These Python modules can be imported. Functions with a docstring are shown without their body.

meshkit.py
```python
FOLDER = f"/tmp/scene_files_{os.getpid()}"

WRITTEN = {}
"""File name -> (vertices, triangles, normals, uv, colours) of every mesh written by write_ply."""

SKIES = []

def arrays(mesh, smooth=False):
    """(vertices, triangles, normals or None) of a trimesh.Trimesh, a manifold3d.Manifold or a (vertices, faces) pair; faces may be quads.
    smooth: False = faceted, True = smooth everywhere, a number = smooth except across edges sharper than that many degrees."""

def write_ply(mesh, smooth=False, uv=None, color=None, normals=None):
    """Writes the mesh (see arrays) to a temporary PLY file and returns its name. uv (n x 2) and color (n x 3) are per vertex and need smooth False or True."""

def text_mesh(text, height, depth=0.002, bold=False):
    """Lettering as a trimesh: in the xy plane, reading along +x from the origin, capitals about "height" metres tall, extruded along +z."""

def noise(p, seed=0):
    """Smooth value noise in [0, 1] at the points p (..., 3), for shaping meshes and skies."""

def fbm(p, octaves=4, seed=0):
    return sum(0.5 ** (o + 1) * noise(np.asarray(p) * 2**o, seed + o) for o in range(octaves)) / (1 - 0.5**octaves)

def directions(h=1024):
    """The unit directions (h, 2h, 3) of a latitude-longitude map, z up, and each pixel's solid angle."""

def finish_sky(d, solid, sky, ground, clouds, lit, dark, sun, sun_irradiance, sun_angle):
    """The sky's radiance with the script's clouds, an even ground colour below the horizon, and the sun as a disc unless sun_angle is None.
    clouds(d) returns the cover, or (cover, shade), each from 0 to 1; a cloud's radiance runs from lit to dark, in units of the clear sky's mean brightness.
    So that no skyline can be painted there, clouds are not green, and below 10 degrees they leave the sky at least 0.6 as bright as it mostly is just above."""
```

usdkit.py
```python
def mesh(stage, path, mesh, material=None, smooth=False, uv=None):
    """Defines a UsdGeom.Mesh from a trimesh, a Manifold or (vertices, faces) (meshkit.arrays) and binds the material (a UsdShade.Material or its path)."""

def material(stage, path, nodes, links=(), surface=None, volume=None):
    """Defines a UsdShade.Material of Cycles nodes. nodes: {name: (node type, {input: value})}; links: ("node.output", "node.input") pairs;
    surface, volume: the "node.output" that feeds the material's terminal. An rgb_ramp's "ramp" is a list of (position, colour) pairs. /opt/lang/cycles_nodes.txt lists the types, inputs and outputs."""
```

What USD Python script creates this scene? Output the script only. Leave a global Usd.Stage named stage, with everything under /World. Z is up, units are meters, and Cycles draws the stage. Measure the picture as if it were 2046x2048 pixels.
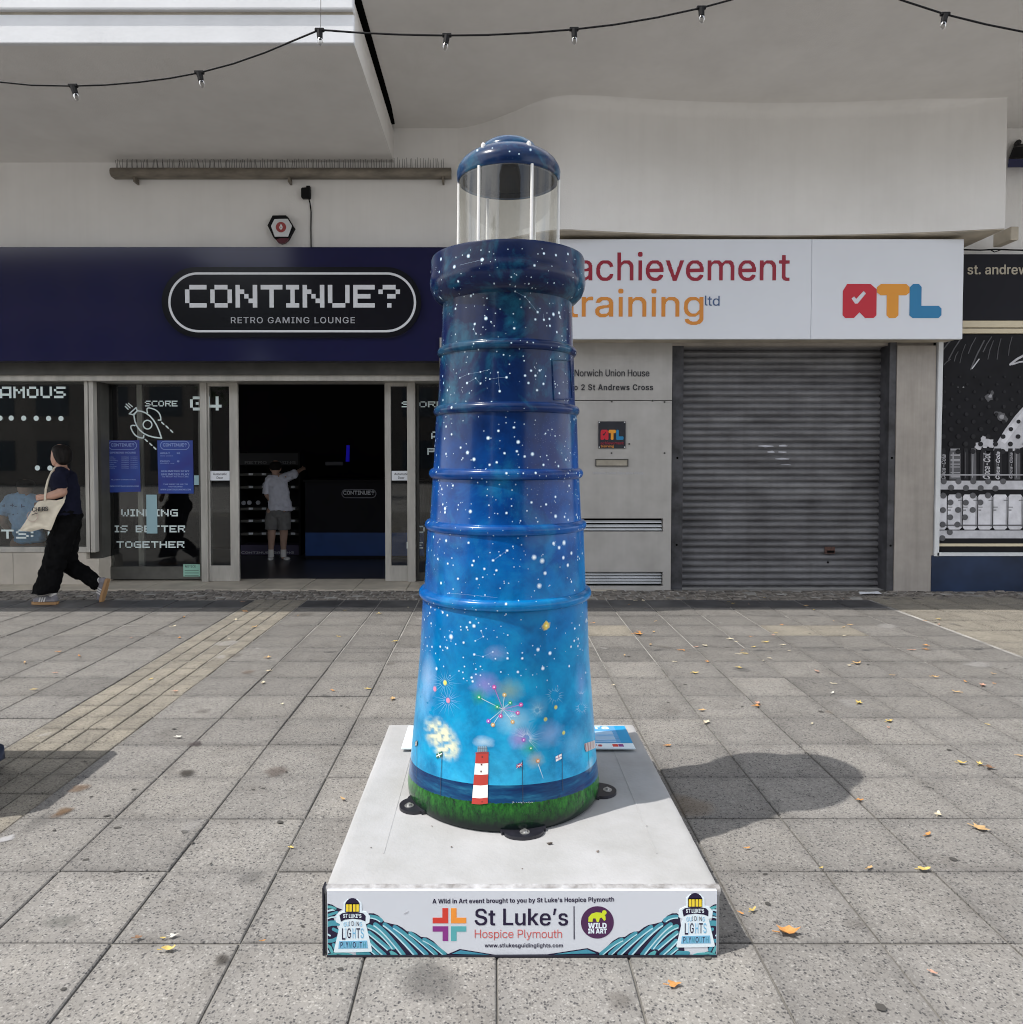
import math, random, glob
import numpy as np, trimesh, usdkit, meshkit
import manifold3d as m3
from pxr import Usd, UsdGeom, UsdLux, UsdShade, Gf, Sdf, Vt
from shapely.geometry import Polygon, Point, LineString, box as sbox, MultiPolygon
from shapely import affinity, union_all, box as vbox
from scipy.spatial import ConvexHull

stage = Usd.Stage.CreateInMemory()
UsdGeom.SetStageUpAxis(stage, UsdGeom.Tokens.z)
UsdGeom.SetStageMetersPerUnit(stage, 1.0)
UsdGeom.Xform.Define(stage, '/World')
UsdGeom.Scope.Define(stage, '/World/Looks')
random.seed(5)
rng = np.random.default_rng(5)
T = Sdf.ValueTypeNames
PI = math.pi

# ------------------------------------------------------------------ camera
EYE = np.array([0.0, 0.0, 1.55])
FPX, CX, CY, PITCH = 1400.0, 930.0, 905.0, math.atan(40 / 1400.0)     # measured on the photograph at 1930 pixels across
cam = UsdGeom.Camera.Define(stage, '/World/camera')
sp, cp = math.sin(PITCH), math.cos(PITCH)
cam.AddTransformOp().Set(Gf.Matrix4d(1, 0, 0, 0, 0, sp, cp, 0, 0, -cp, sp, 0, EYE[0], EYE[1], EYE[2], 1))
AP = 36.0
cam.CreateHorizontalApertureAttr(AP)
cam.CreateVerticalApertureAttr(AP * 1024 / 1023)
cam.CreateFocalLengthAttr(FPX / 1930 * AP)
cam.CreateHorizontalApertureOffsetAttr(35 / 1930 * AP)
cam.CreateVerticalApertureOffsetAttr(-61 / 1930 * AP)
cam.CreateClippingRangeAttr(Gf.Vec2f(0.05, 2000))
cam.CreateExposureAttr(0.33)

# ------------------------------------------------------------------ sun and sky
TO_SUN = np.array([-0.57, -0.22, 1.0]); TO_SUN /= np.linalg.norm(TO_SUN)
ELEV, ROT = math.asin(TO_SUN[2]), math.atan2(TO_SUN[0], TO_SUN[1])
sky = UsdLux.DomeLight.Define(stage, '/World/sky')
sky.GetPrim().SetCustomDataByKey('kind', 'structure')
sky_mat = usdkit.material(stage, '/World/Looks/sky_look', {
    'tex': ('sky_texture', {'sky_type': 'single_scattering', 'sun_disc': False, 'sun_elevation': ELEV, 'sun_rotation': ROT}),
    'co': ('texture_coordinate', {}),
    'mp': ('mapping', {'scale': (1.0, 1.0, 2.6)}),
    'cl': ('noise_texture', {'scale': 2.2, 'detail': 7.0, 'roughness': 0.58, 'distortion': 0.4}),
    'rp': ('rgb_ramp', {'ramp': [(0.0, (.25, .25, .25)), (0.38, (.25, .25, .25)), (0.58, (1, 1, 1)), (1.0, (1, 1, 1))]}),
    'ct': ('hsv', {'hue': 0.5, 'saturation': 0.02, 'value': 1.85, 'fac': 1.0}),
    'mx': ('mix', {'mix_type': 'mix', 'fac': 0.5}),
    'bg': ('background_shader', {'strength': 0.13})},
    [('co.generated', 'mp.vector'), ('mp.vector', 'cl.vector'), ('cl.fac', 'rp.fac'), ('tex.color', 'ct.color'), ('tex.color', 'mx.color1'),
     ('ct.color', 'mx.color2'), ('rp.color', 'mx.fac'), ('mx.color', 'bg.color')], surface='bg.background')
UsdShade.MaterialBindingAPI.Apply(sky.GetPrim()).Bind(sky_mat)
sun = UsdLux.DistantLight.Define(stage, '/World/sun')
sun.CreateNormalizeAttr(True); sun.CreateIntensityAttr(0.88); sun.CreateAngleAttr(0.5); sun.CreateColorAttr(Gf.Vec3f(1.0, 0.955, 0.89))
zx = TO_SUN; xx = np.cross([0, 0, 1], zx); xx /= np.linalg.norm(xx); yx = np.cross(zx, xx)
sun.AddTransformOp().Set(Gf.Matrix4d(*xx, 0, *yx, 0, *zx, 0, 0, 0, 10, 1))

# ------------------------------------------------------------------ helpers
def at(px, py, Y):
    """The point of the vertical plane y = Y that the photograph shows at (px, py)."""
    u, v = px - CX, CY - py
    d = np.array([u, v * sp + FPX * cp, v * cp - FPX * sp])
    return EYE + d * ((Y) / d[1])

def atz(px, py, z=0.0):
    u, v = px - CX, CY - py
    d = np.array([u, v * sp + FPX * cp, v * cp - FPX * sp])
    return EYE + d * ((z - EYE[2]) / d[2])

def X(px, Y, py=865): return float(at(px, py, Y)[0])
def Z(py, Y): return float(at(CX, py, Y)[2])

def crop(x0, y0, w, shown=1930.0):
    """Pixels of an enlarged crop of the photograph to pixels at 1930 across."""
    k = w / shown
    return lambda x, y: ((x0 + x * k) * 1930 / 2046, (y0 + y * k) * 1930 / 2046)

COUNT = {}
def numbered(parent, name):
    n = COUNT.get((parent, name), 0); COUNT[(parent, name)] = n + 1
    return f'{parent}/{name}' + (f'_{n:03d}' if n else '')

def tag(prim, label=None, cat=None, group=None, kind=None):
    p = prim.GetPrim() if hasattr(prim, 'GetPrim') else prim
    for k, v in (('label', label), ('category', cat), ('group', group), ('kind', kind)):
        if v: p.SetCustomDataByKey(k, v)
    return p

def thing(name, label=None, cat=None, loc=(0, 0, 0), rz=0.0, group=None, kind=None, rx=0.0, ry=0.0):
    x = UsdGeom.Xform.Define(stage, numbered('/World', name))
    if any(loc): x.AddTranslateOp().Set(Gf.Vec3d(*map(float, loc)))
    if rz: x.AddRotateZOp().Set(math.degrees(rz))
    if rx: x.AddRotateXOp().Set(math.degrees(rx))
    if ry: x.AddRotateYOp().Set(math.degrees(ry))
    return tag(x, label, cat, group, kind)

class MB:
    """Collects shapes into one mesh."""
    def __init__(s): s.v, s.f, s.n = [], [], 0
    def add(s, v, f):
        v, f = np.asarray(v, float), np.asarray(f, int)
        if f.shape[1] == 4: f = np.vstack([f[:, [0, 1, 2]], f[:, [0, 2, 3]]])
        s.v.append(v); s.f.append(f + s.n); s.n += len(v); return s
    def tm(s, m): return s.add(m.vertices, m.faces)
    def man(s, m):
        q = m.to_mesh(); return s.add(q.vert_properties[:, :3], q.tri_verts)
    def box(s, x0, x1, y0, y1, z0, z1, bev=0.0):
        x0, x1 = min(x0, x1), max(x0, x1); y0, y1 = min(y0, y1), max(y0, y1); z0, z1 = min(z0, z1), max(z0, z1)
        if bev <= 0:
            v = [(x, y, z) for x in (x0, x1) for y in (y0, y1) for z in (z0, z1)]
            return s.add(v, [(0, 1, 3, 2), (4, 6, 7, 5), (0, 4, 5, 1), (2, 3, 7, 6), (0, 2, 6, 4), (1, 5, 7, 3)])
        b = min(bev, (x1 - x0) / 2.1, (y1 - y0) / 2.1, (z1 - z0) / 2.1)
        v = []
        for x, sx in ((x0, 1), (x1, -1)):
            for y, sy in ((y0, 1), (y1, -1)):
                for z, sz in ((z0, 1), (z1, -1)):
                    v += [(x, y + sy * b, z + sz * b), (x + sx * b, y, z + sz * b), (x + sx * b, y + sy * b, z)]
        return s.hull(v)
    def hull(s, v):
        v = np.asarray(v, float); h = ConvexHull(v); f = h.simplices.copy()
        c = v.mean(0); n = np.cross(v[f[:, 1]] - v[f[:, 0]], v[f[:, 2]] - v[f[:, 0]])
        bad = (n * (v[f].mean(1) - c)).sum(1) < 0; f[bad] = f[bad][:, ::-1]
        return s.add(v, f)
    def tube(s, pts, r, n=8, cap=True):
        pts = np.asarray(pts, float); rr = np.broadcast_to(np.asarray(r, float), len(pts))
        tg = np.gradient(pts, axis=0); tg /= np.maximum(np.linalg.norm(tg, axis=1, keepdims=True), 1e-9)
        up = np.array([0, 0, 1.0]) if abs(tg[0][2]) < 0.9 else np.array([1.0, 0, 0])
        V = []
        for p, t, q in zip(pts, tg, rr):
            a = np.cross(t, up); a /= max(np.linalg.norm(a), 1e-9); b = np.cross(a, t); up = b
            for k in range(n):
                V.append(p + q * (a * math.cos(2 * PI * k / n) + b * math.sin(2 * PI * k / n)))
        F = []
        for i in range(len(pts) - 1):
            for k in range(n):
                k2 = (k + 1) % n
                F.append((i * n + k, i * n + k2, (i + 1) * n + k2, (i + 1) * n + k))
        s.add(V, F)
        if cap:
            for i, rev in ((0, True), (len(pts) - 1, False)):
                ring = [V[i * n + k] for k in range(n)]; f = [(0, k, k + 1) for k in range(1, n - 1)]
                s.add(ring, [x[::-1] if rev else x for x in f])
        return s
    def lathe(s, prof, c=(0, 0), n=64):
        """prof: (radius, z) from bottom to top on the outside."""
        V = [(c[0] + r * math.cos(2 * PI * k / n), c[1] + r * math.sin(2 * PI * k / n), z) for r, z in prof for k in range(n)]
        F = [(i * n + k, i * n + (k + 1) % n, (i + 1) * n + (k + 1) % n, (i + 1) * n + k) for i in range(len(prof) - 1) for k in range(n)]
        return s.add(V, F)
    def flat(s, geom, depth=0.002, to=None):
        """A shapely shape, extruded by depth; to: maps (n,3) of (x, y, out) to the world."""
        for g in polys(geom):
            try: m = trimesh.creation.extrude_polygon(g, depth, engine='earcut')
            except Exception: continue
            v = np.asarray(m.vertices)
            s.add(to(v) if to else v, m.faces)
        return s
    def arr(s): return np.vstack(s.v), np.vstack(s.f)

def polys(g):
    return [p for p in getattr(g, 'geoms', [g]) if p.geom_type == 'Polygon' and p.area > 1e-9]

def obj(name, mesh, mat, parent=None, smooth=30, label=None, cat=None, group=None, kind=None, colors=None, alpha=None):
    root = str(parent.GetPath()) if parent is not None else '/World'
    if isinstance(mesh, MB): mesh = mesh.arr()
    m = usdkit.mesh(stage, numbered(root, name), mesh, mat, smooth=smooth)
    if colors is not None:
        UsdGeom.PrimvarsAPI(m).CreatePrimvar('paint', T.Color3fArray, 'vertex').Set(Vt.Vec3fArray.FromNumpy(np.asarray(colors, np.float32)))
    if alpha is not None:
        UsdGeom.PrimvarsAPI(m).CreatePrimvar('cover', T.FloatArray, 'vertex').Set(Vt.FloatArray.FromNumpy(np.asarray(alpha, np.float32)))
    return tag(m, label, cat, group, kind)

def on_wall(Y):       # (x, y, out) -> a plane facing the camera at depth Y
    return lambda v: np.stack([v[:, 0], Y - v[:, 2], v[:, 1]], 1)

def fit(geom, L, Tp, R, B, Y):
    """Scales a shape so that its ink fills the rectangle the photograph shows at (L, Tp)-(R, B), on the plane y = Y."""
    x0, y0, x1, y1 = geom.bounds
    X0, X1, Z0, Z1 = X(L, Y, (Tp + B) / 2), X(R, Y, (Tp + B) / 2), Z(B, Y), Z(Tp, Y)
    g = affinity.translate(geom, -x0, -y0)
    g = affinity.scale(g, (X1 - X0) / (x1 - x0), (Z1 - Z0) / (y1 - y0), origin=(0, 0))
    return affinity.translate(g, X0, Z0)

def pxpoly(pts, Y):
    q = [at(x, y, Y) for x, y in pts]
    return Polygon([(p[0], p[2]) for p in q]).buffer(0)

def pxline(pts, w, Y, cap='round'):
    q = [at(x, y, Y) for x, y in pts]
    return LineString([(p[0], p[2]) for p in q]).buffer(w * Y / FPX / 2, cap_style=cap, join_style='round', quad_segs=3)

def pxbox(L, Tp, R, B, Y):
    return sbox(X(L, Y, B), Z(B, Y), X(R, Y, B), Z(Tp, Y))

FONTS = glob.glob('/opt/blender-*/*/datafiles/fonts')[0]
_fonts, _text = {}, {}
def text(s, weight=400, font='Inter', spacing=0.0, size=72):
    """Lettering as a shapely shape, cap height about 0.73, baseline at 0."""
    key = (s, weight, font, spacing, size)
    if key in _text: return _text[key]
    from PIL import Image, ImageDraw, ImageFont
    name = {'Inter': 'Inter.woff2', 'Noto': 'NotoSansThai-VariableFont_wdth,wght.woff2', 'Mono': 'DejaVuSansMono.woff2'}[font]
    if (name, size, weight) not in _fonts:
        f = ImageFont.truetype(f'{FONTS}/{name}', size)
        try: f.set_variation_by_axes([24, weight] if font == 'Inter' else [weight, 100])
        except Exception: pass
        _fonts[name, size, weight] = f
    f = _fonts[name, size, weight]
    out, pen = [], 0.0
    for ch in (s if spacing else [s]):
        adv = f.getlength(ch)
        if ch.strip():
            x0, y0, x1, y1 = f.getbbox(ch, anchor='ls')
            im = Image.new('L', (int(x1 - x0 + 8), int(y1 - y0 + 8)))
            ImageDraw.Draw(im).text((4 - x0, 4 - y0), ch, 255, f, anchor='ls')
            on = np.pad(np.asarray(im) > 127, ((0, 0), (1, 1))).astype(np.int8)
            rows, st = np.nonzero(np.diff(on, axis=1) == 1); en = np.nonzero(np.diff(on, axis=1) == -1)[1]
            g = union_all(vbox(st, -rows - 1, en, -rows)).buffer(0.6).buffer(-0.6).simplify(0.75)
            out.append(affinity.translate(g, pen + x0 - 4, 4 - y0))
        pen += adv + spacing * size
    g = affinity.scale(union_all(out), 1 / size, 1 / size, origin=(0, 0))
    _text[key] = g
    return g

PIX = {k: v.split('/') for k, v in {
    'A': '.####/#...#/#...#/#####/#...#', 'B': '####./#...#/####./#...#/####.', 'C': '.####/#..../#..../#..../.####', 'D': '####./#...#/#...#/#...#/####.',
    'E': '#####/#..../####./#..../#####', 'F': '#####/#..../####./#..../#....', 'G': '.####/#..../#.###/#...#/.####', 'H': '#...#/#...#/#####/#...#/#...#',
    'I': '###/.#./.#./.#./###', 'L': '#..../#..../#..../#..../#####', 'M': '#...#/##.##/#.#.#/#...#/#...#', 'N': '#...#/##..#/#.#.#/#..##/#...#',
    'O': '.###./#...#/#...#/#...#/.###.', 'P': '#####/#...#/#####/#..../#....', 'R': '#####/#...#/####./#..#./#...#', 'S': '.####/#..../.###./....#/####.',
    'T': '#####/..#../..#../..#../..#..', 'U': '#...#/#...#/#...#/#...#/.###.', 'W': '#...#/#...#/#.#.#/#.#.#/.#.#.', 'X': '#...#/.#.#./..#../.#.#./#...#', 'Y': '#...#/.#.#./..#../..#../..#..',
    '0': '.###./#...#/#.#.#/#...#/.###.', '4': '#..#./#..#./#..#./#####/...#.', '?': '.###./#...#/..##./...../..#..', ':': './#/./#/.', ' ': '..../..../..../..../....'}.items()}
def pixels(s, grow=0.0):
    """Chunky video-game lettering, cells of 1."""
    out, pen = [], 0.0
    for ch in s:
        rows = PIX[ch]
        for r, row in enumerate(rows):
            k = 0
            while k < len(row):
                if row[k] == '#':
                    e = k
                    while e < len(row) and row[e] == '#': e += 1
                    out.append(sbox(pen + k - grow, 4 - r - grow, pen + e + grow, 5 - r + grow)); k = e
                else: k += 1
        pen += len(rows[0]) + 0.85
    return union_all(out)

# ------------------------------------------------------------------ materials
def look(name, col, rough=0.6, var=0.12, scale=6.0, bump=0.0, bscale=80.0, metal=0.0, coat=0.0, spec=0.5, tint=None, stretch=(1, 1, 1), detail=5.0, streak=0.0):
    """A principled surface whose colour wanders by var, with fine relief."""
    a = np.array(col, float); b = np.array(tint, float) if tint is not None else a * (1 - 2 * var)
    c2 = a * (1 + var) if tint is None else a
    nodes = {'g': ('geometry', {}), 'm': ('mapping', {'scale': stretch}),
             'n': ('noise_texture', {'scale': scale, 'detail': detail, 'roughness': 0.6}),
             'r': ('rgb_ramp', {'ramp': [(0.0, tuple(b)), (0.3, tuple(b)), (0.7, tuple(c2)), (1.0, tuple(c2))]}),
             'p': ('principled_bsdf', {'roughness': rough, 'metallic': metal, 'coat_weight': coat, 'specular_ior_level': spec})}
    links = [('g.position', 'm.vector'), ('m.vector', 'n.vector'), ('n.fac', 'r.fac'), ('r.color', 'p.base_color')]
    if streak > 0:
        nodes.update({'sm': ('mapping', {'scale': (7.0, 7.0, .35)}), 'sn': ('noise_texture', {'scale': 1.0, 'detail': 6.0, 'roughness': .7}), 'sr': ('rgb_ramp', {'ramp': [(0, (1 - streak * 1.6, 1 - streak * 1.65, 1 - streak * 1.75)), (.36, (1 - streak, 1 - streak * 1.03, 1 - streak * 1.08)), (.55, (1, 1, 1)), (1, (1, 1, 1))]}), 'sx': ('mix', {'mix_type': 'multiply', 'fac': 1.0})})
        links = [l_ for l_ in links if l_[1] != 'p.base_color'] + [('g.position', 'sm.vector'), ('sm.vector', 'sn.vector'), ('sn.fac', 'sr.fac'), ('r.color', 'sx.color1'), ('sr.color', 'sx.color2'), ('sx.color', 'p.base_color')]
    if bump > 0:
        nodes['bn'] = ('noise_texture', {'scale': bscale, 'detail': 4.0})
        nodes['b'] = ('bump', {'strength': 0.6, 'distance': bump})
        links += [('g.position', 'bn.vector'), ('bn.fac', 'b.height'), ('b.normal', 'p.normal')]
    return usdkit.material(stage, '/World/Looks/' + name, nodes, links, surface='p.BSDF')

def plain(name, col, rough=0.5, coat=0.0, metal=0.0, emit=0.0, spec=0.35):
    p = {'base_color': tuple(col), 'roughness': rough, 'coat_weight': coat, 'metallic': metal, 'specular_ior_level': spec}
    if emit: p.update(emission_color=tuple(col), emission_strength=emit)
    return usdkit.material(stage, '/World/Looks/' + name, {'p': ('principled_bsdf', p)}, [], surface='p.BSDF')

def tube_look(name):
    return usdkit.material(stage, '/World/Looks/' + name, {
        'w': ('layer_weight', {'blend': 0.35}), 'r': ('rgb_ramp', {'ramp': [(0, (.07, .07, .07)), (.45, (.11, .11, .11)), (.8, (.3, .3, .3)), (1, (.6, .6, .6))]}),
        't': ('transparent_bsdf', {'color': (.965, .965, .935)}), 'd': ('diffuse_bsdf', {'color': (.62, .61, .55)}), 'g': ('glossy_bsdf', {'color': (1, 1, 1), 'roughness': .025}),
        'm0': ('mix_closure', {'fac': .82}), 'm': ('mix_closure', {})},
        [('w.facing', 'r.fac'), ('r.color', 'm.fac'), ('d.BSDF', 'm0.closure1'), ('g.BSDF', 'm0.closure2'), ('t.BSDF', 'm.closure1'), ('m0.closure', 'm.closure2')], surface='m.closure')

def pane_look(name, ior=1.5, tint=(0.93, 0.95, 0.94), rough=0.02):
    return usdkit.material(stage, '/World/Looks/' + name, {
        'f': ('fresnel', {'IOR': ior}), 't': ('transparent_bsdf', {'color': tint}), 'g': ('glossy_bsdf', {'color': (1, 1, 1), 'roughness': rough}), 'm': ('mix_closure', {})},
        [('f.fac', 'm.fac'), ('t.BSDF', 'm.closure1'), ('g.BSDF', 'm.closure2')], surface='m.closure')

def srgb(r, g, b):
    c = np.array([r, g, b]) / 255.0
    return tuple(np.where(c <= 0.04045, c / 12.92, ((c + 0.055) / 1.055) ** 2.4))

# exposed-aggregate paving: a cement skin with dark and light stones in it, a tone of its own for each slab
def slab_look(name, base, dark, lite, rough=0.75, spread=0.22):
    nodes = {'g': ('geometry', {}), 'oi': ('object_info', {}),
        'v': ('voronoi_texture', {'scale': 118.0, 'randomness': 1.0}),
        'v2': ('voronoi_texture', {'scale': 190.0, 'randomness': 1.0}),
        'mp': ('mapping', {'scale': (1.0, 1.0, 1.0)}),
        'nd': ('noise_texture', {'scale': 60.0, 'detail': 2.0}), 'ad': ('vector_math', {'math_type': 'multiply_add', 'vector2': (0.012, 0.012, 0.012)}),
        's': ('separate_color', {}), 's2': ('separate_color', {}),
        'r1': ('rgb_ramp', {'ramp': [(0, dark), (0.16, dark), (0.24, base), (0.8, base), (0.88, lite), (1, lite)]}),
        'r2': ('rgb_ramp', {'ramp': [(0, (0.55, 0.55, 0.56)), (0.14, (0.62, 0.62, 0.62)), (0.22, (0.96, 0.96, 0.95)), (0.85, (1, 1, 1)), (1, (1.2, 1.2, 1.18))]}),
        'e': ('rgb_ramp', {'ramp': [(0, (1, 1, 1)), (0.35, (1, 1, 1)), (0.6, (0, 0, 0)), (1, (0, 0, 0))]}),
        'm0': ('mix', {'mix_type': 'mix', 'color1': base}),
        'm1': ('mix', {'mix_type': 'multiply', 'fac': 0.75}),
        'n': ('noise_texture', {'scale': 4.2, 'detail': 8.0, 'roughness': 0.7}),
        'r3': ('rgb_ramp', {'ramp': [(0, (0.55, 0.54, 0.54)), (0.33, (0.82, 0.81, 0.80)), (0.5, (1.0, 1.0, 1.0)), (0.68, (1.08, 1.07, 1.05)), (1, (1.15, 1.13, 1.1))]}),
        'm2': ('mix', {'mix_type': 'multiply', 'fac': 1.0}),
        'rt': ('rgb_ramp', {'ramp': [(0, (1 - spread, 1 - spread, 1 - spread * 0.95)), (0.5, (1, 1, 1)), (1, (1 + spread * 0.6, 1 + spread * 0.55, 1 + spread * 0.45))]}),
        'm3': ('mix', {'mix_type': 'multiply', 'fac': 1.0}),
        'ed': ('attribute', {'attribute': 'cover'}), 'en': ('noise_texture', {'scale': 14.0, 'detail': 4.0}), 'em': ('math', {'math_type': 'multiply'}), 'em2': ('math', {'math_type': 'multiply', 'value2': .62, 'use_clamp': True}), 'm4': ('mix', {'mix_type': 'multiply', 'color2': (.5, .5, .51)}),
        'b': ('bump', {'strength': 0.55, 'distance': 0.004}),
        'p': ('principled_bsdf', {'roughness': rough, 'specular_ior_level': 0.35})}
    links = [('g.position', 'nd.vector'), ('nd.color', 'ad.vector1'), ('g.position', 'ad.vector3'), ('ad.vector', 'v.vector'), ('ad.vector', 'v2.vector'),
        ('v.color', 's.color'), ('v2.color', 's2.color'), ('s.r', 'r1.fac'), ('s2.g', 'r2.fac'), ('v.distance', 'e.fac'), ('e.color', 'm0.fac'), ('r1.color', 'm0.color2'),
        ('m0.color', 'm1.color1'), ('r2.color', 'm1.color2'), ('g.position', 'n.vector'), ('n.fac', 'r3.fac'), ('m1.color', 'm2.color1'), ('r3.color', 'm2.color2'),
        ('oi.random', 'rt.fac'), ('m2.color', 'm3.color1'), ('rt.color', 'm3.color2'), ('g.position', 'en.vector'), ('ed.fac', 'em.value1'), ('en.fac', 'em.value2'), ('em.value', 'em2.value1'), ('em2.value', 'm4.fac'), ('m3.color', 'm4.color1'), ('m4.color', 'p.base_color'), ('s.g', 'b.height'), ('b.normal', 'p.normal')]
    return usdkit.material(stage, '/World/Looks/' + name, nodes, links, surface='p.BSDF')

L = {}
SLABT = {}
for k_, (nm, q_) in enumerate((('pale', 1.0), ('mid', .92), ('grey', .83), ('dim', .74), ('darkest', .66))):
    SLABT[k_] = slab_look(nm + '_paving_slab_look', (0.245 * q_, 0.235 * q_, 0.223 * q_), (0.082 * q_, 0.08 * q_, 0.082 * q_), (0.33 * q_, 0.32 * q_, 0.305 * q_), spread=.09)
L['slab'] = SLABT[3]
L['tan_slab'] = slab_look('tan_paving_look', (0.25, 0.23, 0.195), (0.11, 0.10, 0.085), (0.32, 0.30, 0.26), spread=0.14)
L['dark_slab'] = look('dark_slab_look', (0.06, 0.06, 0.064), 0.5, 0.25, 5, bump=0.001)
L['joint'] = look('paving_joint_look', (0.21, 0.2, 0.18), 0.9, 0.5, 5, bump=0.003, tint=(0.125, 0.118, 0.108))
L['pale_joint'] = look('pale_joint_look', (0.36, 0.35, 0.33), 0.9, 0.3, 3, bump=0.003)
L['sett'] = look('sett_look', (0.20, 0.18, 0.16), 0.7, 0.45, 9, bump=0.004, bscale=40)
L['threshold'] = look('threshold_stone_look', (0.52, 0.47, 0.39), 0.6, 0.2, 3, bump=0.001, tint=(0.34, 0.31, 0.26))
L['ground'] = look('ground_look', (0.27, 0.26, 0.25), 0.8, 0.2, 2.0, bump=0.002)
L['render'] = look('white_render_look', (0.84, 0.83, 0.815), 0.85, 0.05, 1.3, bump=0.003, bscale=70, tint=(0.77, 0.76, 0.745), detail=9.0, streak=.025)
L['soffit'] = look('soffit_render_look', (0.76, 0.745, 0.725), 0.85, 0.05, 1.6, bump=0.003, bscale=70, tint=(0.68, 0.665, 0.645), detail=9.0, streak=.02)
L['fascia'] = look('fascia_paint_look', (0.70, 0.715, 0.74), 0.6, 0.04, 2.0, bump=0.0015, bscale=30)
L['tan_render'] = look('underside_render_look', (0.5, 0.45, 0.37), 0.85, 0.15, 3.0)  # single tan for undersides, fascia groove, bracket and sign box
L['black'] = plain('black_look', (0.008, 0.008, 0.009), 0.6, spec=0.15)
L['gap'] = plain('dark_gap_look', (0.006, 0.006, 0.006), 0.9, spec=0.0)
L['navy_gloss'] = look('navy_sign_look', (0.010, 0.010, 0.045), 0.1, 0.05, 1.0, spec=0.5)
L['pill'] = look('black_sign_look', (0.006, 0.006, 0.009), 0.16, 0.05, 2.0, spec=0.35)
L['white_print'] = plain('white_print_look', (0.72, 0.74, 0.78), 0.45)
L['vinyl'] = plain('white_vinyl_look', (0.72, 0.82, 0.81), 0.5)
L['grey_print'] = plain('grey_print_look', (0.45, 0.46, 0.5), 0.5)
L['alu'] = look('frame_metal_look', (0.50, 0.48, 0.44), 0.42, 0.12, 8, metal=0.3, stretch=(1, 1, 0.2))
L['dark_frame'] = look('dark_frame_look', (0.06, 0.058, 0.052), 0.5, 0.2, 4)
L['riser'] = look('riser_stone_look', (0.56, 0.51, 0.445), 0.55, 0.10, 5, bump=0.0008, tint=(0.46, 0.42, 0.36))
L['pane'] = pane_look('shop_glass_look')
L['tube_glass'] = tube_look('lantern_glass_look')
L['dark_room'] = plain('dark_room_look', (0.010, 0.009, 0.012), 0.85, spec=0.1)
L['dark_floor'] = look('dark_floor_look', (0.018, 0.018, 0.022), 0.35, 0.2, 4)
L['panel'] = look('metal_panel_look', (0.45, 0.437, 0.42), 0.5, 0.08, 3.0, metal=0.15, bump=0.0004, tint=(0.36, 0.348, 0.33), detail=8.0, streak=.05)
L['pier'] = look('concrete_pier_look', (0.42, 0.385, 0.35), 0.75, 0.08, 2.6, bump=0.0012, tint=(0.30, 0.275, 0.25), detail=8.0, streak=.12)
L['sign_white'] = look('white_sign_look', (0.72, 0.75, 0.81), 0.35, 0.015, 1.0)
L['crimson'] = plain('crimson_print_look', srgb(150, 40, 58), 0.4)
L['orange'] = plain('orange_print_look', srgb(214, 140, 62), 0.4)
L['red'] = plain('red_print_look', srgb(196, 42, 58), 0.4)
L['amber'] = plain('amber_print_look', srgb(226, 152, 52), 0.4)
L['blue'] = plain('blue_print_look', srgb(40, 124, 172), 0.4)
L['slate_blue'] = plain('slate_blue_print_look', srgb(70, 95, 135), 0.4)
L['dark_print'] = plain('dark_print_look', (0.025, 0.025, 0.03), 0.5)
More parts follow.
